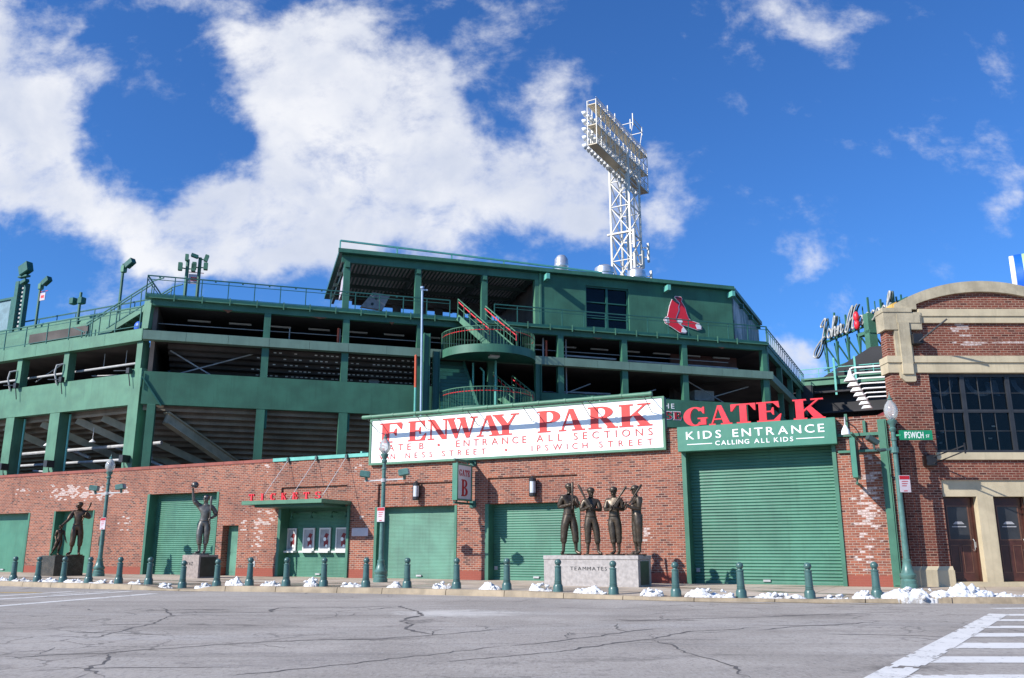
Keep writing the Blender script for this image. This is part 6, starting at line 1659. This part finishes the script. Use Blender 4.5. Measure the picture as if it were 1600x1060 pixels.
la = street_lamp('green globe street lamp between the man-and-child statue and the waving statue', WF, -23.2, -2.85, .15, 1.03); lamp_arms(la, WF, -23.2, -2.85, .15, 3.46)
lb = street_lamp('green globe street lamp in front of the left end of the FENWAY PARK sign', WF, -9.06, -3.3, .15, 1.03); lamp_arms(lb, WF, -9.06, -3.3, .15, 3.46)
lc = street_lamp('tallest green globe street lamp, carrying the street name sign near the hall', G, 10.95, 24.75, .12, 1.15)
def parking_sign(label, fr, x, y, z, k=1.0):
    o = thing('parking_sign', label, 'sign', fr, (x, y, z), group='small parking signs strapped to the lamp posts')
    w, h = .30 * k, .47 * k
    m_ = MB(); m_.box(x - w / 2, x + w / 2, y - .015, y, z, z + h); m_.box(x - .11, x + .11, y + .0005, y + .08, z + h * .3, z + h * .36); part('sign_plate', m_, M['sign_pink'], o, fr)
    m_ = MB(); m_.box(x - w / 2 + .01, x + w / 2 - .01, y - .019, y - .0155, z + h * .76, z + h - .012); m_.box(x - .05, x + .05, y - .019, y - .0155, z + .025, z + .05)
    for i in range(3): m_.box(x - w * .30, x + w * (.30 - .08 * i), y - .019, y - .0155, z + h * (.62 - .13 * i), z + h * (.66 - .13 * i))
    part('sign_print', m_, M['red_deep'], o, fr)
parking_sign('red-headed parking plate on the left street lamp', WF, -23.1, -2.97, 2.0)
parking_sign('red-headed parking plate on the middle street lamp', WF, -9.04, -3.42, 2.09)
parking_sign('small faded parking plate on the right street lamp below its green arm', G, 11.07, 24.62, 2.75, 1.0)
NS = thing('street_name_sign', 'green street name blade reading IPSWICH ST on the right lamp', 'sign', G, (11.45, 24.7, 4.2))
mb = MB(); mb.bevbox(11.06, 12.0, 24.60, 24.625, 4.22, 4.50, .004); mb.bar((11.0, 24.68, 4.36), (11.1, 24.61, 4.36), .05); part('sign_blade', mb, M['street_green'], NS, G)
mb = MB(); sans_text(mb, 'IPSWICH', 11.20, 11.74, 4.27, 4.45, 24.594, 24.5995, .004, .14); sans_text(mb, 'ST', 11.81, 11.91, 4.29, 4.37, 24.594, 24.5995, 0.004, .15); part('sign_text', mb, M['white'], NS, G)
CC = thing('security_camera', 'grey camera on a horizontal arm clamped to the right street lamp', 'camera', G, (10.6, 24.75, 3.9))
mb = MB(); mb.bar((10.1, 24.72, 3.93), (10.95, 24.72, 3.97), .06); mb.lathe([(.12, -.08), (.12, .08)], 12, (10.93, 24.75, 3.95)); part('arm', mb, M['lampgreen'], CC, G)
mb = MB(); head_box(mb, (10.28, 24.62, 4.22), (.34, .18, .15), .55, .2); mb.bar((10.35, 24.7, 3.97), (10.30, 24.64, 4.18), .05); mb.tube([(10.62, 24.64, 3.95), (10.45, 24.60, 3.92), (10.38, 24.6, 3.96)], .05, 8); part('camera_body', mb, M['steel_dark'], CC, G)
# ladder-like sticker strip is left out; conduit strapped to the post
# ------------------------------------------------------------------ bollards
BOL = [(-21.15, 7.85), (-19.79, 7.91), (-18.41, 7.97), (-17.13, 8.0), (-15.73, 8.0), (-14.42, 7.98), (-13.19, 7.78), (-11.95, 7.62), (-10.87, 7.4), (-9.67, 7.17), (-8.47, 6.95), (-7.14, 6.73), (-5.84, 6.58), (-4.29, 6.5), (-2.76, 6.48), (-1.27, 6.5), (0.23, 6.48), (1.79, 6.36), (3.3, 6.08), (4.8, 5.65), (6.22, 5.14)]
BLAB = ['leftmost green bollard, in front of the far left gate', 'second green bollard from the left, before the brick beside the far left gate', 'green bollard in front of the dark stone block under the man and child', 'green bollard just left of the left street lamp base', 'green bollard just right of the left street lamp base', 'green bollard in front of the ribbed shutter left of the waving statue',
        'green bollard at the left corner of the waving statue plinth', 'green bollard at the right of the waving statue plinth, before the narrow door', 'green bollard in front of the brick left of the ticket windows', 'green bollard in front of the left edge of the ticket windows', 'green bollard in front of the right half of the ticket windows', 'green bollard just left of the middle street lamp base',
        'green bollard in front of the faded pale shutter', 'green bollard below the GATE B blade sign', 'green bollard in front of the shutter left of the TEAMMATES plinth', 'green bollard in front of the left end of the TEAMMATES plinth', 'green bollard in front of the right end of the TEAMMATES plinth', 'green bollard in front of the brick between TEAMMATES plinth and tallest shutter',
        'green bollard in front of the left half of the tallest shutter', 'green bollard in front of the right half of the tallest shutter', 'rightmost green bollard, standing by the big snow heap']
BG = 'green ball-topped bollards along the kerb'
b0 = thing('bollard', BLAB[0], 'bollard', WF, (BOL[0][0], -BOL[0][1], ground_z(*BOL[0])), group=BG)
BF0 = Frame(0, 0, 1, 0); BF0.M = WM[b0.name].copy()
mb = MB(); mb.lathe([(.135, -.05), (.135, .02), (.128, .05), (.128, .13), (.112, .17), (.10, .19)], 18); part('bollard_base', mb, M['green_bollard'], b0, BF0, smooth=True)
mb = MB(); mb.lathe([(.094, .185), (.094, .20), (.10, .205), (.10, .222), (.092, .227), (.092, .245), (.098, .25), (.098, .267), (.09, .272), (.082, .60), (.092, .605), (.092, .625), (.06, .64), (.055, .66)], 18); part('bollard_shaft', mb, M['green_bollard'], b0, BF0, smooth=True)
mb = MB(); mb.sphere((0, 0, .73), .088, 18, 12); part('bollard_ball', mb, M['green_bollard'], b0, BF0, smooth=True)
rb = random.Random(11)
for (s, t), lab in list(zip(BOL, BLAB))[1:]:
    copy_thing(b0, WF.M @ Matrix.Translation((s, -t, ground_z(s, t))) @ Matrix.Rotation(rb.uniform(0, 6), 4, 'Z') @ Matrix.Rotation(rb.uniform(-.012, .012), 4, 'X'), lab, BG)

# ------------------------------------------------------------------ snow heaps along the kerb
def snow(label, s, t, ls, lt, h, seed, ang=0.0, lump=1.0, name='snow_heap'):
    nx, ny = int(22 + ls * 44), int(18 + lt * 40)
    r = random.Random(seed); ox, oy = r.uniform(0, 90), r.uniform(0, 90)
    g = ground_z(s, t)
    H = [[0] * (ny + 1) for _ in range(nx + 1)]
    for i in range(nx + 1):
        for j in range(ny + 1):
            u = i / nx * 2 - 1; v = j / ny * 2 - 1
            e = 1 - (u * u) ** 1.1 - (v * v) ** 1.1
            p = Vector((u * ls * 3.0 + ox, v * lt * 3.0 + oy, 0))
            n1_ = mnoise.noise(p * 1.0); n2_ = mnoise.noise(p * 2.7 + Vector((5, 2, 0))); n3 = mnoise.noise(p * 6.5); n4 = abs(mnoise.noise(p * 4.3 + Vector((9, 1, 0))))
            H[i][j] = h * (max(0, e + .05) ** .5 * (.50 + .62 * n1_ + .34 * n2_) + .09 * n3 + .08 * n4 - .09) - (0 if e > .0 else .4)
    vs = []; idx = {}
    mb = MB(); fs = []
    for i in range(nx + 1):
        for j in range(ny + 1):
            jx = mnoise.noise(Vector((i * .9 + ox, j * .9, 3))) * .03; jy = mnoise.noise(Vector((i * .9, j * .9 + oy, 7))) * .03
            idx[i, j] = len(vs); vs.append(((i / nx * 2 - 1) * ls + jx, (j / ny * 2 - 1) * lt + jy, H[i][j]))
    for i in range(nx):
        for j in range(ny):
            q = [(i, j), (i + 1, j), (i + 1, j + 1), (i, j + 1)]
            if max(H[a][b] for a, b in q) > -.012: fs.append(tuple(idx[k] for k in q))
    mb.add(vs, fs)
    for k in range(int(4 + ls * 9)):
        a = r.uniform(0, 6.28); q = r.uniform(.1, 1.15); rad = r.uniform(.018, .06) * min(1.5, .75 + ls * .4)
        x, y = cos(a) * ls * q, sin(a) * lt * q
        hh = max(0, 1 - q * q) ** .5 * h * .55
        b = len(mb.v); mb.sphere((x, y, rad * .4 + hh), rad, 9, 7, (r.uniform(.9, 1.5), r.uniform(.8, 1.1), r.uniform(.6, .95)))
        for m_ in range(b, len(mb.v)):
            v = Vector(mb.v[m_]); d = mnoise.noise(v * 11 + Vector((ox, oy, 0))) * .035; mb.v[m_] = (v.x + d, v.y - d, v.z + d)
    me = bpy.data.meshes.new(name); me.from_pydata(mb.v, [], mb.f)
    for p in me.polygons: p.use_smooth = True
    me.materials.append(M['snow'])
    o = bpy.data.objects.new(name, me); link(o, None, WF.M @ Matrix.Translation((s, -t, g - .01)) @ Matrix.Rotation(ang, 4, 'Z'))
    tag(o, label, 'snow', 'snow heaps left along the kerb'); return o
SN = [('low snow strip left of the leftmost bollard', -21.7, 7.9, .5, .16, .15, 0), ('low snow strip between the two leftmost bollards', -20.5, 7.95, .55, .15, .12, 0), ('low snow strip just left of the man-and-child block bollard', -19.1, 7.98, .5, .16, .15, 0),
      ('low snow strip in front of the man-and-child block', -17.8, 8.0, .5, .15, .13, 0), ('snow strip in front of the left street lamp base', -16.45, 8.02, .6, .15, .15, 0), ('small snow lumps left of the waving statue plinth', -14.85, 8.02, .4, .14, .13, 0), ('snow lump at the lowered kerb left of the waving plinth', -13.75, 7.95, .4, .14, .20, -.3),
      ('snow lump right of the waving statue plinth at the lowered kerb', -12.35, 7.7, .33, .16, .2, .2), ('snow ridge leading up to the bollard left of the ticket windows', -11.3, 7.48, .38, .17, .30, .15), ('low broken snow in front of the left ticket window edge', -10.15, 7.22, .42, .14, .18, .1), ('tall snow chunk beside the bollard at the ticket windows', -8.85, 7.02, .25, .17, .38, .1),
      ('snow chunk left of the middle street lamp bollard', -7.55, 6.82, .38, .14, .2, .1), ('snow chunk left of the pale shutter bollard', -6.22, 6.62, .26, .15, .30, .05), ('snow chunk below the GATE B blade sign', -4.72, 6.52, .30, .16, .30, .0), ('snow chunk before the shutter left of the TEAMMATES plinth', -3.25, 6.5, .36, .15, .26, 0),
      ('snow chunk before the left end of the TEAMMATES plinth', -1.75, 6.5, .34, .15, .28, 0), ('snow ridge before the middle of the TEAMMATES plinth', -.40, 6.55, .42, .17, .28, 0), ('snow chunk just right of the TEAMMATES plinth', 1.22, 6.48, .30, .16, .28, .05),
      ('jagged snow ridge before the left half of the tallest shutter', 2.6, 6.30, .62, .17, .30, .10), ('low snow ridge before the right half of the tallest shutter', 4.1, 5.95, .7, .13, .13, .25), ('thin snow strip before the right jamb of the tallest shutter', 5.35, 5.55, .33, .11, .11, .3), ('snow mound around the rightmost bollard', 6.0, 5.25, .34, .2, .26, .3)]
for k, (lab, s, t, ls, lt, h, a) in enumerate(SN): snow(lab, s, t, ls, lt, h, 20 + k, a, .8)
snow('large dirty snow heap at the foot of the right street lamp', 7.0, 4.95, .78, .40, .34, 61, .36, 1.0)
snow('large dirty snow heap before the hall doors', 8.05, 4.5, .62, .36, .33, 72, .36, 1.0)
snow('scattered snow crumbs at the right end of the big heap', 8.95, 4.2, .40, .2, .12, 83, .36, .7)
mb = MB(); mb.sphere((0, 0, .02), .13, 10, 7, (1.5, .9, .5))
for i in range(len(mb.v)):
    v = Vector(mb.v[i]); d = mnoise.noise(v * 6) * .08; mb.v[i] = (v.x + d, v.y + d, max(0, v.z + d))
single('slush_lump', 'dark lump of dirty slush on the road at the far left edge', 'slush', mb, paint('dirty_slush', (.05, .05, .08), .5, .3, 5, 0), G, (-11.4, 19.75, 0), local=True, smooth='all')

# ------------------------------------------------------------------ bronze statues
def rot2(x, y, a): return (x * cos(a) - y * sin(a), x * sin(a) + y * cos(a))
def skin_mesh(verts, edges, radii, root, levels=2):
    me = bpy.data.meshes.new('figure'); me.from_pydata(verts, edges, [])
    ob = bpy.data.objects.new('figure', me); COL.objects.link(ob)
    sk = ob.modifiers.new('skin', 'SKIN'); sk.use_smooth_shade = True; sk.branch_smoothing = .35
    for i, r in enumerate(radii):
        d = me.skin_vertices[0].data[i]; d.radius = r if isinstance(r, tuple) else (r, r); d.use_root = (i == root)
    sb = ob.modifiers.new('sub', 'SUBSURF'); sb.levels = levels; sb.render_levels = levels
    dg = bpy.context.evaluated_depsgraph_get(); dg.update()
    out = bpy.data.meshes.new_from_object(ob.evaluated_get(dg))
    vs = [tuple(v.co) for v in out.vertices]; fs = [tuple(p.vertices) for p in out.polygons]
    bpy.data.objects.remove(ob); bpy.data.meshes.remove(me); bpy.data.meshes.remove(out)
    return vs, fs
def statue(label, pos, rz, H, P, mat, group=None, base_mat=None):
    """P: yaw of torso, head yaw/tilt, elbow/wrist per side, knees and feet; units of body height, figure faces -y"""
    o = thing('statue', label, 'statue', G, pos, rz, group)
    fr = Frame(0, 0, 1, 0); fr.M = WM[o.name].copy()
    yaw = P.get('yaw', 0); hy = P.get('hyaw', yaw); ht = P.get('tilt', 0); lean = P.get('lean', 0)
    V, E, R = [], [], []
    def v(p, r, prev=None, tors=False):
        x, y, z = p
        if tors: x, y = rot2(x, y, yaw)
        V.append((x + lean * max(0, z - .5), y, z)); R.append(r)
        if prev is not None: E.append((prev, len(V) - 1))
        return len(V) - 1
    pel = v((0, 0, .525), .076, None, True)
    wai = v((0, -.004, .60), .084, pel, True)
    rib = v((0, -.006, .68), .090, wai, True)
    che = v((0, -.002, .765), .086, rib, True)
    nb = v((0, .0, .83), .042, che, True)
    hx, hyy = rot2(0, -.022, hy)
    n2 = v((hx * .5, hyy * .4, .858), .034, nb)
    jaw = v((hx * 1.0 + P.get('hx', 0), hyy * 1.0, .888 - ht * .01), .042, n2)
    hd = v((hx * .7 + P.get('hx', 0), hyy * .7 - ht * .01, .927 - ht * .015), .055, jaw)
    cr = v((hx * .4 + P.get('hx', 0), hyy * .4 - ht * .02, .966 - ht * .02), .042, hd)
    for side, sx in (('a', -1), ('b', 1)):
        sh = v((sx * .104, .0, .795), .047, che, True)
        e = P['elbow_' + side]; w = P['wrist_' + side]
        S = Vector(V[sh]); Ev = Vector(e); Wv = Vector(w)
        m1 = v(tuple(S.lerp(Ev, .45)), .043, sh); m2 = v(tuple(S.lerp(Ev, .84)), .045, m1); m3 = v(tuple(S.lerp(Ev, .90)), .029, m2)
        el = v(e, .029, m3); fa = v(tuple(Ev.lerp(Wv, .35)), .028, el); wr = v(w, .019, fa)
        hdir = (Wv - Ev).normalized()
        v(tuple(Wv + hdir * .030), .023, wr); v(tuple(Wv + hdir * .052), .017, len(V) - 1)
        hip = v((sx * .050, .0, .50), .070, pel, True)
        kn = P['knee_' + side]; an = P['ankle_' + side]
        Hp = Vector(V[hip]); K = Vector(kn); A = Vector(an)
        t1 = v(tuple(Hp.lerp(K, .45)), .067, hip); k_ = v(kn, .052, t1)
        c1 = v(tuple(K.lerp(A, .36)), .049, k_); c2 = v(tuple(K.lerp(A, .47)), .047, c1); c3 = v(tuple(K.lerp(A, .52)), .031, c2)
        c4 = v(tuple(K.lerp(A, .8)), .024, c3); a_ = v(an, .024, c4)
        toe = Vector(P['toe_' + side]); v(tuple(A.lerp(toe, .55) - Vector((0, 0, .012))), .025, a_); v(tuple(toe), .018, len(V) - 1)
    vs, fs = skin_mesh(V, E, R, pel)
    # cloth folds: shallow ridges that run round the sleeves, shirt and trousers
    fv = []
    for q in vs:
        w = Vector(q)
        if .10 < w.z < .84:
            d = Vector((w.x * 16, w.y * 16, w.z * 34 + 6 * w.x)); k = .0055 if w.z < .55 else .0045
            nn = Vector((w.x - (.055 if w.x > 0 else -.055) * (1 if w.z < .5 else 0), w.y, 0)); nn = nn.normalized() if nn.length > 1e-4 else nn
            w = w + nn * (mnoise.noise(d) * k + mnoise.noise(d * 2.3) * k * .5)
        fv.append(tuple(w))
    mb = MB(); mb.add(fv, fs)
    # face: nose, brow, ears, chin
    hc = Vector(V[hd])
    def face(dx, dy, dz):
        x, y = rot2(dx, dy, hy); return (hc.x + x, hc.y + y - ht * .01, hc.z + dz)
    nose0 = face(0, -.047, .008); nose1 = face(0, -.068, -.012)
    mb.tube([nose0, nose1], [.006, .010], 6)
    mb.tube([face(-.022, -.038, .010), face(0, -.046, .014), face(.022, -.038, .010)], .007, 6)
    mb.tube([face(-.014, -.043, -.028), face(0, -.048, -.028), face(.014, -.043, -.028)], .005, 6)
    mb.sphere(face(0, -.040, -.044), .014, 8, 6)
    for sx in (-1, 1): mb.sphere(face(sx * .046, .004, -.005), .012, 8, 6, (.5, 1, 1.4)); mb.sphere(face(sx * .017, -.041, .001), .006, 6, 4)
    # five fingers on each hand, curled
    for side in 'ab':
        Wv = Vector(P['wrist_' + side]); Ev = Vector(P['elbow_' + side]); d = (Wv - Ev).normalized()
        up = Vector((0, 0, 1)) if abs(d.z) < .8 else Vector((0, -1, 0))
        a = d.cross(up).normalized(); n_ = a.cross(d).normalized()
        c = Wv + d * .055
        for k, ln in enumerate((.030, .036, .034, .027)):
            q = c + n_ * ((k - 1.5) * .0105)
            mb.tube([q, q + d * ln * .45 - a * .004, q + d * ln * .75 - a * .016, q + d * ln * .55 - a * .028], [.0062, .006, .0055, .0045], 5)
        q = Wv + d * .022 + n_ * .020
        mb.tube([q, q + n_ * .014 + d * .012 - a * .006, q + n_ * .012 + d * .028 - a * .016], [.0075, .0065, .005], 5)
    # belt, shirt fold and sleeve hems
    M_ = Matrix.Scale(H, 4); mb.xf(M_)
    part('figure_body', mb, mat, o, fr, smooth='all')
    if P.get('cap', True):
        m_ = MB()
        m_.sphere((0, 0, 0), .060, 14, 8, (1, 1.08, .82))
        b = len(m_.v)
        pts = [(.052 * cos(t), -.034 - .062 * sin(t), -.006 - .012 * sin(t)) for t in [pi * i / 10 for i in range(11)]]
        m_.add([(x, y, z) for x, y, z in pts] + [(x, y, z + .007) for x, y, z in pts], [tuple(range(11)), tuple(range(21, 10, -1))] + [(i, i + 11, i + 12, i + 1) for i in range(10)] + [(10, 21, 11, 0)])
        m_.sphere((0, 0, .044), .006, 6, 4)
        c = Vector(V[hd]).lerp(Vector(V[cr]), .55)
        m_.xf(Matrix.Scale(H, 4) @ Matrix.Translation(c) @ Matrix.Rotation(hy, 4, 'Z') @ Matrix.Rotation(.06 + ht * .35, 4, 'X'))
        part('cap', m_, mat, o, fr, smooth=True)
    else:
        m_ = MB(); c = Vector(V[hd]).lerp(Vector(V[cr]), .55); m_.sphere((0, .006, 0), .053, 14, 10, (1, 1.05, .85))
        for i in range(len(m_.v)):
            q = Vector(m_.v[i]); k = 1 + .10 * mnoise.noise(q * 60); m_.v[i] = tuple(q * k)
        m_.xf(Matrix.Scale(H, 4) @ Matrix.Translation(c) @ Matrix.Rotation(hy, 4, 'Z')); part('hair', m_, mat, o, fr, smooth='all')
    m_ = MB(); n = 18
    ring = [(.0835 * cos(2 * pi * i / n), .080 * sin(2 * pi * i / n), .560) for i in range(n)]
    m_.tube([(p[0] + lean * .068, p[1], p[2]) for p in ring], .008, 6, True); m_.xf(Matrix.Scale(H, 4)); part('belt', m_, mat, o, fr, smooth=True)
    if 'bat' in P:
        p0, p1 = Vector(P['bat'][0]), Vector(P['bat'][1]); L = (p1 - p0).length
        m_ = MB(); m_.lathe([(.014, 0), (.016, .006), (.009, .014), (.0095, L * .35), (.013, L * .55), (.0185, L * .78), (.019, L * .95), (.012, L), (.001, L + .002)], 10)
        q = (p1 - p0).to_track_quat('Z', 'Y').to_matrix().to_4x4()
        m_.xf(Matrix.Scale(H, 4) @ Matrix.Translation(p0) @ q); part('bat', m_, mat, o, fr, smooth=True)
    if 'helmet' in P:
        m_ = MB(); m_.sphere((0, 0, 0), .060, 14, 8, (1, 1.15, .85)); m_.box(-.05, .05, -.11, -.04, -.012, -.004)
        m_.xf(Matrix.Scale(H, 4) @ Matrix.Translation(Vector(P['helmet'])) @ Matrix.Rotation(.5, 4, 'Y') @ Matrix.Rotation(.4, 4, 'X')); part('held_cap', m_, M['bronze_grey'], o, fr, smooth=True)
    m_ = MB(); n = 16; r = random.Random(int(H * 1000))
    m_.slab([(.135 * cos(2 * pi * i / n) * (1 + .1 * r.random()) + P.get('bx', 0), .10 * sin(2 * pi * i / n) - .02) for i in range(n)], -.008, .012); m_.xf(Matrix.Scale(H, 4)); part('statue_base', m_, mat, o, fr)
    return o

# granite plinth of the four ballplayers
PL = thing('plinth', 'long grey granite plinth lettered TEAMMATES', 'plinth', WF, (-1.6, -2.9, .15))
mb = MB(); mb.bevbox(-3.07, -.14, -3.45, -2.28, .10, .90, .012); mb.bevbox(-3.085, -.125, -3.465, -2.265, .90, 1.02, .015); part('plinth_block', mb, M['granite'], PL, WF)
mb = MB(); mb.box(-.1395, -.134, -3.25, -2.48, .2, .86); part('side_plaque', mb, M['plaque'], PL, WF)
mb = MB(); sans_text(mb, 'TEAMMATES', -2.22, -1.08, .60, .70, -3.456, -3.4505, .0, .30); part('plinth_lettering', mb, M['plaque'], PL, WF)
TG = 'four bronze ballplayers on the TEAMMATES plinth'
PZ = 1.035
def cam_rz(x, y): return atan2(-x, y)
def team(label, s, H, P):
    p = WF.P(s, 2.86); statue(label, (p.x, p.y, PZ), cam_rz(p.x, p.y), H, P, M['bronze'], TG)
team('tallest bronze ballplayer, leftmost of the four, holding his bat upright', -2.49, 2.15, dict(yaw=.45, hyaw=1.0, elbow_a=(-.135, -.01, .655), wrist_a=(.0, -.125, .685), elbow_b=(.125, -.03, .66), wrist_b=(.085, -.13, .715), knee_a=(-.075, -.01, .29), ankle_a=(-.085, .0, .05), toe_a=(-.115, -.075, .02), knee_b=(.085, -.01, .29), ankle_b=(.095, .0, .05), toe_b=(.17, -.05, .02), bat=((.05, -.16, .62), (.055, -.12, 1.0)), bx=.02))
team('second bronze ballplayer from the left, bat sloping up to the left', -1.77, 2.0, dict(yaw=.15, hyaw=.35, elbow_a=(-.145, -.02, .645), wrist_a=(-.04, -.13, .69), elbow_b=(.145, -.02, .65), wrist_b=(.03, -.14, .665), knee_a=(-.05, -.01, .29), ankle_a=(-.055, .0, .05), toe_a=(-.07, -.08, .02), knee_b=(.085, -.01, .29), ankle_b=(.10, .0, .05), toe_b=(.155, -.06, .02), bat=((.015, -.165, .63), (-.185, -.11, 1.03)), bx=.02))
team('third bronze ballplayer from the left, bat sloping up to the right', -1.02, 2.0, dict(yaw=-.25, hyaw=-.35, elbow_a=(-.13, -.02, .645), wrist_a=(-.055, -.13, .655), elbow_b=(.135, -.02, .65), wrist_b=(.0, -.14, .675), knee_a=(-.035, -.015, .29), ankle_a=(-.01, .0, .05), toe_a=(-.075, -.06, .02), knee_b=(.055, -.01, .29), ankle_b=(.055, .01, .05), toe_b=(.03, -.075, .02), bat=((-.075, -.165, .62), (.185, -.11, .99))))
team('rightmost bronze ballplayer, in profile with the bat on his shoulder', -.33, 2.02, dict(yaw=-1.15, hyaw=-1.35, cap=True, elbow_a=(-.05, -.10, .65), wrist_a=(-.13, -.10, .70), elbow_b=(.035, -.09, .645), wrist_b=(-.105, -.125, .675), knee_a=(-.02, .03, .29), ankle_a=(-.02, .035, .05), toe_a=(-.10, .02, .02), knee_b=(.025, -.03, .29), ankle_b=(.03, -.03, .05), toe_b=(-.055, -.05, .02), bat=((-.16, -.13, .64), (.085, -.02, 1.0)), bx=-.02))

# waving statue
PW = thing('plinth', 'square grey granite block under the bronze player waving his cap', 'plinth', G, (-11.95, 34.18, .12), radians(57))
fr = Frame(0, 0, 1, 0); fr.M = WM[PW.name].copy()
mb = MB(); mb.bevbox(-.44, .44, -.49, .49, -.02, .88, .012); part('plinth_block', mb, M['granite_brown'], PW, fr)
mb = MB(); mb.box(-.36, .36, -.496, -.4905, .08, .80); part('side_plaque', mb, M['plaque'], PW, fr)
mb = MB(); t_ = MB(); sans_text(t_, 'YAZ', -.20, .16, .50, .62, -.006, -.0, .004, .2); mb.add([(-.4405 + v[1], -v[0], v[2]) for v in t_.v], t_.f); part('plinth_lettering', mb, M['plaque'], PW, fr)
statue('bronze ballplayer on a grey block raising his cap with one arm', (-11.90, 34.18, 1.02), cam_rz(-11.90, 34.18), 2.27,
       dict(yaw=-.15, hyaw=-.45, cap=False, elbow_a=(-.205, -.03, .895), wrist_a=(-.228, -.05, 1.05), elbow_b=(.185, .0, .655), wrist_b=(.10, -.095, .60), knee_a=(-.07, -.03, .285), ankle_a=(-.045, .0, .05), toe_a=(-.12, -.06, .02), knee_b=(.045, -.02, .285), ankle_b=(.035, .0, .05), toe_b=(.0, -.085, .02), bat=((.085, -.12, .50), (.075, -.10, .965)), helmet=(-.20, -.06, 1.155), bx=-.02), M['bronze_grey'])
# man and child
PM = thing('plinth', 'dark polished stone block under the bronze man and child', 'plinth', G, (-18.75, 37.2, .12), radians(50))
fr = Frame(0, 0, 1, 0); fr.M = WM[PM.name].copy()
mb = MB(); mb.bevbox(-.59, .59, -.67, .67, -.02, .84, .012); part('plinth_block', mb, M['granite_dark'], PM, fr)
statue('dark bronze man with a bat on his shoulder reaching down to a child', (-18.22, 37.1, .975), cam_rz(-18.22, 37.1), 2.23,
       dict(yaw=-.2, hyaw=-.7, tilt=1.2, elbow_a=(-.175, -.05, .64), wrist_a=(-.262, -.09, .545), elbow_b=(.185, -.02, .68), wrist_b=(.10, -.11, .70), knee_a=(-.06, -.02, .285), ankle_a=(-.075, .0, .05), toe_a=(-.15, -.05, .02), knee_b=(.065, -.01, .285), ankle_b=(.06, .01, .05), toe_b=(.075, -.085, .02), bat=((.06, -.12, .62), (.18, -.03, .97))), M['bronze_dark'])
statue('small dark bronze child standing at the left of the man with the bat', (-18.98, 37.2, .975), cam_rz(-18.98, 37.2), 1.25,
       dict(yaw=.35, hyaw=.5, cap=True, elbow_a=(-.13, .0, .62), wrist_a=(-.10, -.08, .50), elbow_b=(.14, .0, .64), wrist_b=(.20, -.05, .46), knee_a=(-.10, .0, .27), ankle_a=(-.19, .03, .055), toe_a=(-.23, -.04, .02), knee_b=(.02, -.02, .28), ankle_b=(-.01, .0, .05), toe_b=(.03, -.08, .02)), M['bronze_dark'])
